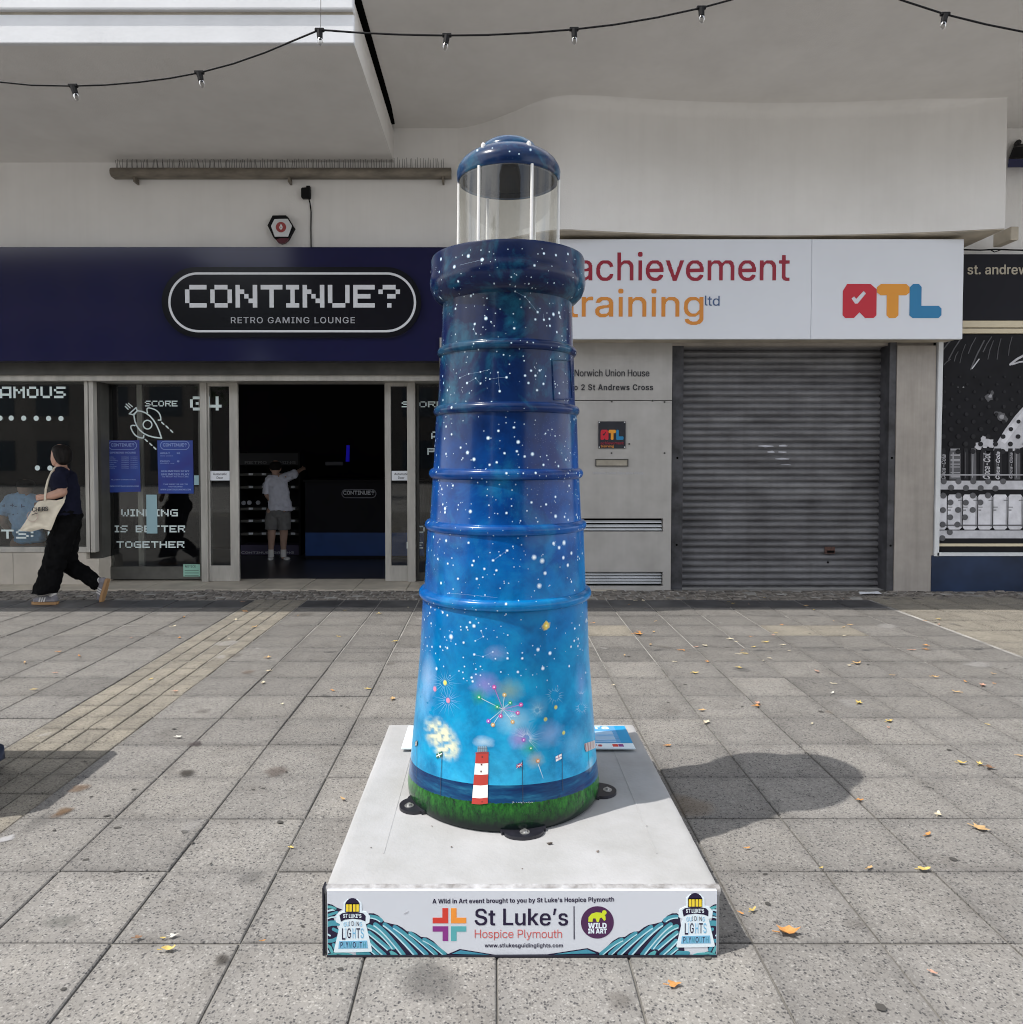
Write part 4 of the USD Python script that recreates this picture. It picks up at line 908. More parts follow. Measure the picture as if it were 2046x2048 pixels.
# ------------------------------------------------------------------ festoon lights overhead
YFz = 5.0
fs = thing('festoon_lights', 'black cable of small clear festoon bulbs strung overhead across the canopy', 'string lights')
def cat(p, q, sag, n=14): return [(p[0] + (q[0] - p[0]) * t, p[1] + (q[1] - p[1]) * t + sag * 4 * t * (1 - t)) for t in np.linspace(0, 1, n)]
path = [(-240, 95)] + [(-120, 136), (0, 154.5), (60, 160.5), (138, 162), (200, 160), (260, 155), (320, 147.5), (376, 137), (440, 120), (500, 99), (560, 74), (600, 57.5), (612, 57), (680, 62), (760, 65.5), (843, 67), (920, 66), (1000, 62), (1083, 55.5), (1160, 46.5), (1240, 33), (1323, 15), (1400, -6), (1480, -32), (1545, -58), (1600, -38), (1700, 0), (1783, 27), (1860, 46), (1930, 60), (2050, 86)]
m = MB(); m.tube([at(u, v, YFz) for u, v in path], 0.0062, 6); obj('cable', m, L['black'], fs)
m = MB(); m.tube([at(603, 57, YFz), at(605, 46, YFz + .02), at(606, -150, YFz + .1)], 0.0022, 5); obj('hanger_wire', m, L['bird_wire'], fs)
m = MB(); m.tube([at(1545, -58, YFz), at(1546, -70, YFz + .02), at(1547, -150, YFz + .1)], 0.0022, 5); obj('hanger_wire', m, L['bird_wire'], fs)
for u, v, lean in ((138, 162, 5), (376, 137, 4), (603, 57, 1), (843, 67, -2), (1083, 55.5, 0.5), (1323, 15, 0.5), (1783, 27, -3), (-100, 140, 4), (1545, -58, 0)):
    p = at(u, v, YFz); s_ = YFz / FPX; dx = lean * s_ / 18
    hm = MB(); hm.box(p[0] - .031, p[0] + .031, p[1] - .014, p[1] + .014, p[2] - .009, p[2] + .011, .004)
    hm.tube([p + [0, 0, -.004], p + [dx * 17, -.004, -.055]], [.021, .0185], 9)
    hd = obj('lamp_holder', hm, L['black'], fs)
    b = MB(); q = p + [dx * 17, -.004, -.052]; ax = np.array([dx * 16, -.004, -.05]); ax /= np.linalg.norm(ax)
    b.tube([q, q + ax * .012, q + ax * .03, q + ax * .044, q + ax * .05], [.012, .0165, .0185, .012, .003], 10); obj('bulb', b, L['bulb'], hd, smooth=60)

# ------------------------------------------------------------------ plinth
PZ = 0.207
PX0, PX1, PY0, PY1 = -0.525, 0.709, 2.285, 3.717
pl_ = thing('plinth', 'low white concrete plinth with a printed charity panel on its front face', 'plinth')
# a slab whose top edges are worn: grid top with noise
nx, ny = 60, 60
gx = np.concatenate([[PX0], np.linspace(PX0 + .012, PX1 - .012, nx), [PX1]]); gy = np.concatenate([[PY0], np.linspace(PY0 + .02, PY1 - .012, ny), [PY1]])
Vv = []
for j, y in enumerate(gy):
    for i, x in enumerate(gx):
        e = (i in (0, len(gx) - 1)) or (j in (0, len(gy) - 1))
        z = PZ - (0.007 if e else 0) + (meshkit.noise(np.array([x * 60, y * 60, 0])) - .5) * (0.004 if e else 0.0012)
        if j == 1: z -= 0.002 * meshkit.noise(np.array([x * 45, 3.0, 1.0]))
        yy_ = y + ((meshkit.noise(np.array([x * 50, 9.0, 2.0])) - .5) * .007 if j == 0 else 0)
        Vv.append((x, yy_, z))
nX, nY = len(gx), len(gy)
F = [(j * nX + i, j * nX + i + 1, (j + 1) * nX + i + 1, (j + 1) * nX + i) for j in range(nY - 1) for i in range(nX - 1)]
edge = [j * nX for j in range(nY)][::-1] + [i for i in range(1, nX)] + [j * nX + nX - 1 for j in range(1, nY)] + [(nY - 1) * nX + i for i in range(nX - 2, 0, -1)]
base = len(Vv); Vv += [(Vv[k][0], Vv[k][1], 0.0) for k in edge]
ne = len(edge); F += [(base + k, base + (k + 1) % ne, edge[(k + 1) % ne], edge[k]) for k in range(ne)]
m = MB(); m.add(Vv, F); obj('slab', m, L['concrete'], pl_, smooth=35)
# shallow cast lines on the top
L['cast_line'] = L['concrete']
m = MB()
for (u0, v0, u1, v1) in ((1146, 1400, 1335, 1650),):
    a, b = atz(u0, v0, PZ), atz(u1, v1, PZ)
    m.box(PX1 - .155, PX1 - .150, PY0 + .2, PY1 - .05, PZ - .003, PZ + .0016); m.box(PX0 + .15, PX0 + .155, PY0 + .2, PY1 - .05, PZ - .003, PZ + .0014)
obj('cast_line', m, L['cast_line'], pl_, kind='stuff')
nx_ = 150; xs_ = np.linspace(PX0 - .002, PX1 + .002, nx_); V = []
for x in xs_:
    a_ = (meshkit.fbm(np.array([x * 38, 1., 4.]), 3) - .5) * .014; b_ = (meshkit.fbm(np.array([x * 55, 7., 2.]), 3) - .5) * .010
    V += [(x, PY0 + .030, PZ - .004), (x, PY0 + .016 + a_ * .5, PZ + .0022 + b_ * .25), (x, PY0 + .002 + a_, PZ + .001 + b_ * .4), (x, PY0 - .007 + a_ * .6, PZ - .006 + b_ * .6), (x, PY0 - .005 + b_ * .5, PZ - .014), (x, PY0 + .004, PZ - .030)]
m = MB(); m.add(V, [(i * 6 + j, i * 6 + j + 1, i * 6 + j + 7, i * 6 + j + 6) for i in range(nx_ - 1) for j in range(5)]); obj('rough_edge', m, L['rough_concrete'], pl_, smooth=50)
# debris specks on the plinth top
dbm = MB()
for u, v, r in ((1037, 1593, .012), (1040, 1592, .006), (852, 1599, .004), (1128, 1608, .006), (985, 1640, .003), (700, 1600, .003), (1220, 1560, .003), (815, 1560, .004)):
    p = atz(u, v, PZ); dbm.hull(p + rng.uniform(-1, 1, (8, 3)) * [r, r, r * .4] + [0, 0, .003])
obj('speck', dbm, look('grit_look', (.16, .13, .11), .9, .4, 60), pl_, kind='stuff')
# front panel and its print
YPP = PY0 - 0.016
c8p = crop(620, 1720, 850); c1p = crop(640, 1760, 260); c2p = crop(860, 1790, 380); c3p = crop(1180, 1770, 280)
pn = MB(); pn.box(X(611.5, YPP), X(1360, YPP), YPP, PY0 - 0.004, 0.002, Z(1681, YPP)); obj('printed_panel', pn, plain('panel_white_look', (0.62, 0.65, 0.71), .35), pl_)
L['p_edge'] = plain('panel_edge_look', (0.012, 0.012, 0.02), .5)
L['p_teal'] = look('panel_teal_look', srgb(62, 138, 168), .4, .12, 14, tint=srgb(80, 160, 168))
L['p_pale'] = plain('panel_pale_look', srgb(188, 222, 232), .4); L['p_ink'] = plain('panel_ink_look', srgb(32, 24, 52), .4)
L['p_yellow'] = plain('panel_yellow_look', srgb(240, 212, 60), .4); L['p_white'] = plain('panel_sticker_look', srgb(222, 236, 244), .4)
L['p_purple'] = plain('panel_purple_look', srgb(136, 56, 134), .4); L['p_red'] = plain('panel_red_look', srgb(208, 66, 54), .4)
L['p_orange'] = plain('panel_orange_look', srgb(238, 150, 62), .4); L['p_lteal'] = plain('panel_light_teal_look', srgb(92, 170, 176), .4)
L['p_plum'] = plain('panel_plum_look', srgb(74, 40, 78), .4); L['p_lime'] = plain('panel_lime_look', srgb(206, 220, 50), .4)
L['p_rust'] = plain('panel_rust_look', srgb(196, 88, 84), .4); L['p_mid'] = plain('panel_mid_blue_look', srgb(120, 180, 214), .4)
def pr(name, geom, col, layer=0):
    lettering(name, geom, YPP, L[col], pl_, 0.00025 + 0.00018 * layer)
Pn = lambda c, pts: pxpoly([c(u, v) for u, v in pts], YPP)
Ln = lambda c, pts, w: pxline([c(u, v) for u, v in pts], w, YPP)
PB = (X(612.5, YPP), 0.004, X(1359, YPP), Z(1682, YPP)); clip = sbox(*PB); cxm = (PB[0] + PB[2]) / 2 + .003
mir = lambda g: affinity.scale(g, -1, 1, origin=(cxm, 0))
def both(name, geom, col, layer):
    g = geom.intersection(clip); pr(name, g, col, layer); pr(name, mir(g).intersection(clip), col, layer)
k1 = .1347 * 1930 / 2046     # pixels of the enlarged crop
both('wave_outline', Pn(c1p, [(690, 520), (730, 492), (800, 495), (870, 530), (930, 590), (955, 622), (1060, 650), (1150, 668), (1220, 705), (1290, 760), (1360, 765), (1430, 795), (1500, 845), (1590, 852), (1680, 905), (1760, 985), (1900, 1100), (1910, 1135), (600, 1135)]), 'p_ink', 0)
def band(p0, p1, p2, w, lw):
    pts = bez(p0, p1, p2, 9)
    both('wave_band', Ln(c1p, pts, w * k1), 'p_teal', 1)
    off = [(x - 18, y + w * .3) for x, y in pts]
    both('wave_highlight', Ln(c1p, off, lw * k1), 'p_pale', 2)
band((735, 545), (840, 545), (905, 600), 62, 16); band((730, 690), (900, 740), (1090, 1000), 70, 18); band((820, 660), (960, 740), (1240, 1110), 66, 20)
band((960, 660), (1120, 760), (1420, 1105), 64, 22); band((1110, 700), (1260, 790), (1580, 1100), 66, 18); band((1340, 790), (1470, 870), (1720, 1100), 58, 14); band((1545, 885), (1660, 930), (1850, 1100), 60, 14)
band((730, 780), (860, 880), (1120, 1110), 60, 18); band((740, 900), (820, 990), (960, 1110), 58, 20); band((730, 1010), (780, 1050), (860, 1115), 50, 16)
both('wave_outline', Pn(c1p, [(1000, 1045), (1040, 1025), (1100, 1040), (1220, 1125), (1020, 1130)]), 'p_ink', 3); both('wave_band', Pn(c1p, [(1030, 1060), (1060, 1045), (1110, 1070), (1180, 1125), (1060, 1128)]), 'p_lteal', 4)
both('wave_outline', Pn(c1p, [(70, 340), (180, 365), (240, 405), (330, 438), (280, 465), (200, 560), (300, 800), (260, 1060), (560, 1130), (70, 1140)]), 'p_ink', 0)
for pts, w, col in (([(80, 400), (160, 400), (225, 425)], 40, 'p_lteal'), ([(80, 470), (150, 450), (215, 440)], 26, 'p_pale'), ([(80, 540), (160, 510), (250, 480)], 40, 'p_teal'), ([(80, 585), (160, 555), (240, 545)], 20, 'p_pale'), ([(80, 665), (170, 640), (300, 640)], 80, 'p_teal'), ([(200, 730), (260, 760), (300, 750)], 50, 'p_teal'),
                    ([(100, 800), (150, 825)], 24, 'p_pale'), ([(110, 905), (190, 900), (270, 860)], 56, 'p_teal'), ([(95, 960), (150, 1000), (180, 1070)], 44, 'p_lteal'), ([(95, 1020), (130, 1075)], 22, 'p_pale'), ([(120, 1120), (260, 1085), (420, 1100), (500, 1128)], 36, 'p_lteal'), ([(560, 1085), (700, 1080), (740, 1125)], 60, 'p_teal'), ([(200, 960), (240, 1040)], 50, 'p_teal')):
    both('wave_band', Ln(c1p, pts, w * k1), col, 1)
pr('wave_outline', Pn(c8p, [(60, 437), (620, 430), (640, 421), (680, 404), (840, 430), (1080, 428), (1260, 400), (1325, 425), (1870, 432), (1870, 446), (60, 446)]).intersection(clip), 'p_ink', 0)
pr('wave_band', Pn(c8p, [(645, 426), (683, 410), (815, 430)]), 'p_teal', 1); pr('wave_band', Pn(c8p, [(1110, 428), (1258, 406), (1300, 424)]), 'p_teal', 1)
# the two small lighthouse emblems
for c, flip in ((c1p, 0), (c3p, 1)):
    q = (lambda u, v: c(u, v)) if not flip else (lambda u, v: c3p((u - 484) * .1347 / .14508 + 1450, (v - 300) * .1347 / .14508 + 140))
    Q = lambda pts: pxpoly([q(u, v) for u, v in pts], YPP)
    arc = lambda cx_, cy_, r, a0, a1, n=10: [(cx_ + r * math.cos(t), cy_ + r * math.sin(t)) for t in np.linspace(a0, a1, n)]
    body = Q([(225, 1055), (320, 640), (255, 610), (270, 520), (370, 470), (370, 350), (420, 305), (484, 290), (550, 305), (600, 350), (605, 470), (680, 490), (725, 540), (715, 620), (660, 640), (755, 1045)])
    pr('emblem', body.buffer(.004), 'p_white', 5)
    pr('emblem_cap', Q([(372, 375)] + arc(482, 375, 108, PI, 2 * PI) + [(592, 375)]), 'p_ink', 6)
    pr('emblem_lantern', Q([(375, 345), (588, 345), (588, 478), (375, 478)]), 'p_ink', 6)
    for u in (388, 436, 490, 540): pr('emblem_pane', Q([(u, 358), (u + 38, 358), (u + 38, 466), (u, 466)]), 'p_yellow', 7)
    pr('emblem_collar', Q([(292, 520), (330, 490), (484, 470), (640, 490), (680, 530), (675, 610), (610, 585), (484, 570), (370, 585), (310, 615)]), 'p_ink', 7)
    def T_(s, u0, v0, u1, v1, col, w=600, lay=8):
        a, b = q(u0, v0), q(u1, v1); pr('lettering', fit(text(s, w), a[0], a[1], b[0], b[1], YPP), col, lay)
    T_("ST LUKE'S", 345, 500, 615, 560, 'p_white', 700)
    for s, u, col in zip('GUIDING', (352, 395, 438, 470, 516, 545, 590), ('p_mid', 'p_mid', 'p_ink', 'p_ink', 'p_mid', 'p_ink', 'p_mid')):
        T_(s, u, 608 + (abs(u - 484) * .12), u + (34 if s != 'I' else 8), 672 + (abs(u - 484) * .12), col, 400)
    for s, u, w_, col in (('L', 328, 50, 'p_ink'), ('I', 380, 9, 'p_mid'), ('G', 405, 55, 'p_ink'), ('H', 484, 44, 'p_mid'), ('T', 540, 56, 'p_ink'), ('S', 605, 44, 'p_mid')):
        T_(s, u, 712, u + w_, 860 if s != 'L' else 882, col, 500)
    pr('emblem_band', Q([(285, 905), (700, 895), (712, 1010), (272, 1018)]), 'p_mid', 7)
    for s, u, w_, col in zip('PLYMOUTH', (305, 352, 385, 430, 488, 545, 590, 640), (34, 28, 36, 44, 44, 36, 36, 40), ('p_ink', 'p_teal', 'p_ink', 'p_teal', 'p_ink', 'p_teal', 'p_ink', 'p_teal')):
        T_(s, u, 915, u + w_, 1000, col, 600)
# centre lettering and badges
def tx(s, u0, v0, u1, v1, col, weight, font='Inter', **kw):
    a, b = c2p(u0, v0), c2p(u1, v1); pr('lettering', fit(text(s, weight, font, **kw), a[0], a[1], b[0], b[1], YPP), col, 2)
tt = affinity.rotate(text("A Wild in Art event brought to you by St Luke's Hospice Plymouth", 700, spacing=.01), .6, origin=(0, 0))
a, b = c2p(25, 20), c2p(1870, 92); pr('lettering', fit(tt, a[0], a[1], b[0], b[1], YPP), 'p_ink', 2)
tx('St Luke’s', 455, 138, 1402, 312, 'p_ink', 560); tx('Hospice Plymouth', 455, 352, 1340, 458, 'p_rust', 330); tx('www.stlukesguidinglights.com', 555, 490, 1350, 542, 'p_ink', 620, spacing=.02)
pr('rule', Pn(c2p, [(1457, 115), (1468, 115), (1470, 450), (1459, 450)]), 'p_ink', 1)
for pts, col in (([(125, 133), (185, 133), (185, 287), (27, 287), (27, 230), (125, 230)], 'p_red'), ([(213, 133), (270, 133), (270, 230), (368, 230), (368, 287), (213, 287)], 'p_orange'), ([(27, 317), (185, 317), (185, 467), (128, 467), (128, 372), (27, 372)], 'p_purple'), ([(213, 317), (368, 317), (368, 372), (270, 372), (270, 467), (213, 467)], 'p_lteal')):
    pr('cross_logo', Pn(c2p, pts), col, 1)
p = at(*c2p(1700, 278), YPP); R_ = 170 * .1969 * 1930 / 2046 * YPP / FPX
pr('round_badge', Point(p[0], p[2]).buffer(R_, quad_segs=12), 'p_plum', 1)
pr('badge_animal', Pn(c2p, [(1605, 270), (1612, 225), (1640, 190), (1690, 175), (1740, 180), (1780, 210), (1785, 250), (1770, 262), (1740, 225), (1722, 240), (1715, 272), (1695, 275), (1680, 235), (1655, 238), (1650, 272)]).union(Pn(c2p, arc(1770, 178, 24, 0, 6))), 'p_lime', 2)
tx('WILD', 1605, 283, 1795, 338, 'p_white', 900); tx('IN ART', 1605, 342, 1797, 390, 'p_white', 900)
pn = MB(); pn.box(X(1310, PY0) if 0 else PX0 - .006, PX0 - .001, YPP, PY0 + .02, 0.001, Z(1676, YPP)); obj('panel_edge', pn, L['p_edge'], pl_)
pn = MB(); pn.box(X(611.5, YPP), X(1360, YPP), YPP - .0075, YPP + .004, 0.0, 0.0045); obj('panel_edge', pn, L['p_edge'], pl_)
pr('scuff', Pn(c1p, [(1240, 500), (1275, 475), (1318, 462), (1300, 492), (1262, 505)]), 'grey_print', 1)

# information board lying on the back of the plinth
ib = thing('information_board', 'flat blue and white information board lying on the plinth behind the lighthouse', 'information board')
zb_ = PZ + .02
(bx0_, by0_, _), (bx1_, _, _) = atz(757, 1411, zb_), atz(1199, 1411, zb_); by1_ = atz(900, 1369, zb_)[1]
m = MB(); m.box(bx0_, bx1_, by0_, by1_, PZ + .012, zb_, .002); obj('board', m, L['p_white'], ib)
m = MB(); m.box(bx0_ + .05, bx1_ - .05, by0_ + .03, by1_ - .03, PZ - .002, PZ + .012); obj('spacer', m, L['black'], ib)
def bprint(name, x0, x1, y0, y1, col, lay=1):
    m = MB(); m.box(x0, x1, y0, y1, zb_ - .001, zb_ + .0006 * lay); obj(name, m, L[col], ib)
L['b_blue'] = look('board_blue_look', srgb(92, 165, 220), .35, .15, 9, stretch=(.4, 6, 1)); L['b_deep'] = plain('board_deep_look', srgb(40, 150, 205), .35)
hgt = by1_ - by0_
bprint('blue_print', bx0_ + .06, bx1_ - .001, by0_ + hgt * .2, by1_ - .006, 'b_blue'); bprint('deep_print', bx1_ - .055, bx1_ - .002, by0_ + hgt * .2, by1_ - .007, 'b_deep', 2)
for k in range(9): bprint('printed_line', bx0_ + .3, bx1_ - .075, by0_ + hgt * (.27 + .055 * k), by0_ + hgt * (.285 + .055 * k), 'p_white', 2)
m = MB(); g = text('GUIDING LIGHTS', 800, spacing=.03); gx0, gy0, gx1, gy1 = g.bounds
g = affinity.affine_transform(g, [.56 / (gx1 - gx0), 0, 0, hgt * .12 / (gy1 - gy0), bx1_ - .085 - .56, by0_ + hgt * .82]); m.flat(g, .0018, lambda v: np.stack([v[:, 0], v[:, 1], v[:, 2] + zb_], 1)); obj('lettering', m, L['p_white'], ib)
m = MB(); g = text("ST LUKE'S", 700); gx0, gy0, gx1, gy1 = g.bounds
g = affinity.affine_transform(g, [.16 / (gx1 - gx0), 0, 0, hgt * .07 / (gy1 - gy0), bx1_ - .31, by0_ + hgt * .06]); m.flat(g, .0018, lambda v: np.stack([v[:, 0], v[:, 1], v[:, 2] + zb_], 1)); obj('lettering', m, L['p_rust'], ib)
bprint('logo', bx1_ - .1, bx1_ - .075, by0_ + hgt * .05, by0_ + hgt * .15, 'p_red', 2); bprint('logo', bx1_ - .072, bx1_ - .05, by0_ + hgt * .05, by0_ + hgt * .15, 'p_purple', 2)
# ------------------------------------------------------------------ the painted lighthouse sculpture
LX, LY = 0.042, 3.004
LEAN = (0.0085, 0.017)
lh = thing('lighthouse_sculpture', 'tall glossy lighthouse sculpture painted as a starry night sky, standing on the white plinth', 'sculpture')
BODY = [(.372, PZ - .004), (.386, PZ + .012), (.389, .255), (.379, .33), (.343, .77), (.334, .985), (.331, 1.012), (.327, 1.04), (.317, 1.26), (.312, 1.285), (.306, 1.31), (.298, 1.465), (.296, 1.49), (.294, 1.515), (.286, 1.715), (.282, 1.74), (.278, 1.765), (.271, 1.95), (.269, 1.976), (.267, 2.0), (.261, 2.19)]
RINGS = [(1.011, .350), (1.284, .328), (1.490, .313), (1.740, .296), (1.976, .282)]
GAL = [(.255, 2.165), (.278, 2.18), (.300, 2.202), (.312, 2.232), (.3145, 2.255), (.3125, 2.275), (.310, 2.29), (.3105, 2.34), (.306, 2.352), (.298, 2.355), (.27, 2.353), (.266, 2.335), (.0, 2.335)]
def lean(v):
    v = np.asarray(v, float).copy(); h = v[:, 2] - PZ
    v[:, 0] += LX + LEAN[0] * h; v[:, 1] += LY + LEAN[1] * h; return v
pz_ = np.array([z for r, z in BODY]); pr_ = np.array([r for r, z in BODY])
def radius(z):
    z = np.asarray(z, float); r = np.interp(z, pz_, pr_)
    for zc_, ro in RINGS:
        t = np.clip(1 - ((z - zc_) / .0215) ** 2, 0, None); r = np.maximum(r, ro - .0215 + .0215 * np.sqrt(t) * (t > 0) + (t <= 0) * -1)
    g = np.interp(z, [q[1] for q in GAL[:10]], [q[0] for q in GAL[:10]], left=0, right=0); return np.maximum(r, g)
def hit(px, py):
    """Angle from the front and height of the point of the sculpture seen at a pixel."""
    d = at(px, py, 1.0) - EYE
    t = np.linspace(2.45, 3.5, 2101); P = EYE + d[None] * t[:, None]; h = P[:, 2] - PZ
    dx, dy = P[:, 0] - LX - LEAN[0] * h, P[:, 1] - LY - LEAN[1] * h
    q = np.hypot(dx, dy) - radius(P[:, 2])
    k = int(np.argmax(q < 0)) if (q < 0).any() else int(np.argmin(q))
    return math.atan2(dx[k], -dy[k]), float(P[k, 2])
def surf(th, z, off=0.001):
    th, z = np.asarray(th, float), np.asarray(z, float); r = radius(z) + off
    return lean(np.stack([r * np.sin(th), -r * np.cos(th), z], -1))

def night_paint(name, land=True):
    z0, z1 = PZ, 2.9
    s = lambda z: (z - z0) / (z1 - z0)
    ramp = [(0, srgb(58, 178, 222)), (s(.42), srgb(52, 176, 226)), (s(.56), srgb(10, 152, 206)), (s(.75), srgb(0, 138, 198)), (s(.98), srgb(0, 124, 196)), (s(1.15), srgb(0, 102, 184)), (s(1.38), srgb(2, 76, 154)), (s(1.62), srgb(8, 48, 106)), (s(1.85), srgb(10, 38, 84)), (s(2.1), srgb(9, 25, 66)), (s(2.34), srgb(10, 28, 68)), (s(2.6), srgb(12, 30, 66)), (s(2.74), srgb(18, 56, 96)), (1, srgb(44, 104, 144))]
    dk = .68
    ramp = [(a_, tuple(np.array(c_) * (dk if a_ > s(.6) else dk + .12))) for a_, c_ in ramp]
    N = {'g': ('geometry', {}), 'n1': ('noise_texture', {'scale': 3.2, 'detail': 6.0, 'roughness': .62}), 'n2': ('noise_texture', {'scale': 5.0, 'detail': 7.0, 'roughness': .65, 'distortion': .6}), 'n3': ('noise_texture', {'scale': 2.4, 'detail': 5.0, 'roughness': .6}),
         'o2': ('vector_math', {'math_type': 'add', 'vector2': (7.3, 2.1, 5.5)}), 'o3': ('vector_math', {'math_type': 'add', 'vector2': (1.3, 12.1, 3.5)}),
         'dx': ('vector_math', {'math_type': 'dot_product', 'vector2': (-.22, 0, 1.0)}),
         'a': ('math', {'math_type': 'multiply_add', 'value2': .8, 'value3': -.4}), 'zz': ('math', {'math_type': 'add'}),
         'mr': ('map_range', {'range_type': 'linear', 'from_min': z0, 'from_max': z1, 'to_min': 0.0, 'to_max': 1.0, 'clamp': True}), 'rp': ('rgb_ramp', {'ramp': ramp}),
         'k2': ('rgb_ramp', {'ramp': [(0, (0, 0, 0)), (.5, (0, 0, 0)), (.72, (.9, .9, .9)), (1, (1, 1, 1))]}), 'k3': ('rgb_ramp', {'ramp': [(0, (0, 0, 0)), (.52, (0, 0, 0)), (.75, (.6, .6, .6)), (1, (.6, .6, .6))]}),
         'm6': ('mapping', {'scale': (9, 9, 10)}), 'n6': ('noise_texture', {'scale': 1.0, 'detail': 8.0, 'roughness': .66, 'distortion': .25}), 'k6': ('rgb_ramp', {'ramp': [(0, (.35, .4, .48)), (.34, (.6, .68, .75)), (.5, (.95, .97, 1.0)), (.66, (1.1, 1.22, 1.15)), (1, (1.25, 1.45, 1.3))]}), 'mt': ('mix', {'mix_type': 'multiply', 'fac': 1.0}), 'lt': ('mix', {'mix_type': 'screen', 'color2': (.008, .10, .14)}), 'pu': ('mix', {'mix_type': 'mix', 'color2': srgb(18, 28, 84)}),
         'sp': ('voronoi_texture', {'scale': 130.0}), 'spr': ('rgb_ramp', {'ramp': [(0, (.55, .6, .65)), (.07, (.12, .16, .2)), (.12, (0, 0, 0)), (1, (0, 0, 0))]}), 'spm': ('mix', {'mix_type': 'add'}), 'spf': ('rgb_ramp', {'ramp': [(0, (0, 0, 0)), (.48, (0, 0, 0)), (.62, (1, 1, 1)), (1, (1, 1, 1))]}),
         'p': ('principled_bsdf', {'roughness': .2, 'coat_weight': .08, 'coat_roughness': .06, 'specular_ior_level': .28})}
    K = [('g.position', 'n1.vector'), ('g.position', 'o2.vector1'), ('o2.vector', 'n2.vector'), ('g.position', 'o3.vector1'), ('o3.vector', 'n3.vector'), ('g.position', 'dx.vector1'), ('n1.fac', 'a.value1'), ('a.value', 'zz.value1'), ('dx.value', 'zz.value2'),
         ('zz.value', 'mr.value'), ('mr.result', 'rp.fac'), ('n2.fac', 'k2.fac'), ('n3.fac', 'k3.fac'), ('g.position', 'm6.vector'), ('m6.vector', 'n6.vector'), ('n6.fac', 'k6.fac'), ('rp.color', 'mt.color1'), ('k6.color', 'mt.color2'), ('mt.color', 'lt.color1'), ('k2.color', 'lt.fac'), ('lt.color', 'pu.color1'), ('k3.color', 'pu.fac'),
         ('g.position', 'sp.vector'), ('sp.distance', 'spr.fac'), ('pu.color', 'spm.color1'), ('spr.color', 'spm.color2'), ('n3.fac', 'spf.fac'), ('spf.color', 'spm.fac')]
    last = 'spm.color'
    if land:
        N.update({'hz': ('vector_math', {'math_type': 'dot_product', 'vector2': (0, -HK, 1.0)}), 'm4': ('mapping', {'scale': (5, 5, 40)}), 'n4': ('noise_texture', {'scale': 1.0, 'detail': 5.0, 'roughness': .65}),
                  'sea': ('rgb_ramp', {'ramp': [(0, srgb(6, 24, 60)), (.38, srgb(10, 40, 84)), (.55, srgb(14, 66, 106)), (.68, srgb(34, 100, 134)), (.8, srgb(120, 130, 140)), (1, srgb(150, 140, 130))]}),
                  'ls': ('math', {'math_type': 'less_than', 'value2': HZ}), 'ms': ('mix', {'mix_type': 'mix'}),
                  'm5': ('mapping', {'scale': (60, 60, 30)}), 'n5': ('noise_texture', {'scale': 1.0, 'detail': 4.0, 'roughness': .7}), 'ga': ('math', {'math_type': 'multiply_add', 'value2': .014, 'value3': -.007}), 'gz': ('math', {'math_type': 'add'}),
                  'gs': ('rgb_ramp', {'ramp': [(0, srgb(6, 22, 16)), (.34, srgb(12, 44, 22)), (.5, srgb(26, 86, 30)), (.7, srgb(46, 116, 40)), (1, srgb(54, 112, 48))]}),
                  'gd': ('map_range', {'range_type': 'smoothstep', 'from_min': HG - .09, 'from_max': HG + .0, 'to_min': 0.0, 'to_max': 1.0}), 'gm': ('mix', {'mix_type': 'mix', 'color1': srgb(14, 22, 22)}),
                  'lg': ('math', {'math_type': 'less_than', 'value2': HG}), 'mg': ('mix', {'mix_type': 'mix'})})
        K += [('g.position', 'hz.vector1'), ('g.position', 'm4.vector'), ('m4.vector', 'n4.vector'), ('n4.fac', 'sea.fac'), ('hz.value', 'ls.value1'), ('ls.value', 'ms.fac'), (last, 'ms.color1'), ('sea.color', 'ms.color2'),
              ('g.position', 'm5.vector'), ('m5.vector', 'n5.vector'), ('n5.fac', 'ga.value1'), ('ga.value', 'gz.value1'), ('hz.value', 'gz.value2'), ('n5.fac', 'gs.fac'), ('gz.value', 'gd.value'), ('gd.result', 'gm.fac'), ('gs.color', 'gm.color2'),
              ('gz.value', 'lg.value1'), ('lg.value', 'mg.fac'), ('ms.color', 'mg.color1'), ('gm.color', 'mg.color2')]
        last = 'mg.color'
    K.append((last, 'p.base_color'))
    return usdkit.material(stage, '/World/Looks/' + name, N, K, surface='p.BSDF')

# the painted horizon is a slightly tilted ring: fitted to where the photograph shows it
def plane_fit(pts):
    A, b = [], []
    for u, v in pts:
        t, z = hit(*c7z(u, v)); P = surf([t], [z], 0)[0]; A.append((1, P[1] - LY)); b.append(z)
    return np.linalg.lstsq(np.array(A), np.array(b), rcond=None)[0]
c7z = crop(760, 1300, 580)
hz_ = plane_fit([(215, 740), (400, 830), (620, 897), (820, 905), (1100, 880), (1300, 830), (1430, 760)])
gz_ = plane_fit([(300, 930), (450, 985), (620, 1015), (820, 1022), (950, 1020), (1150, 985), (1350, 930)])
HK = float((hz_[1] + gz_[1]) / 2); HZ = float(hz_[0] - HK * LY); HG = float(gz_[0] - HK * LY)
print('horizon', hz_, gz_)
L['night'] = night_paint('night_sky_paint_look'); L['night_top'] = night_paint('night_top_paint_look', False)
m = MB()
prof = []
for (r0, z0), (r1, z1) in zip(BODY[:-1], BODY[1:]):
    k = max(1, int((z1 - z0) / .04))
    prof += [(r0 + (r1 - r0) * i / k, z0 + (z1 - z0) * i / k) for i in range(k)]
prof.append(BODY[-1])
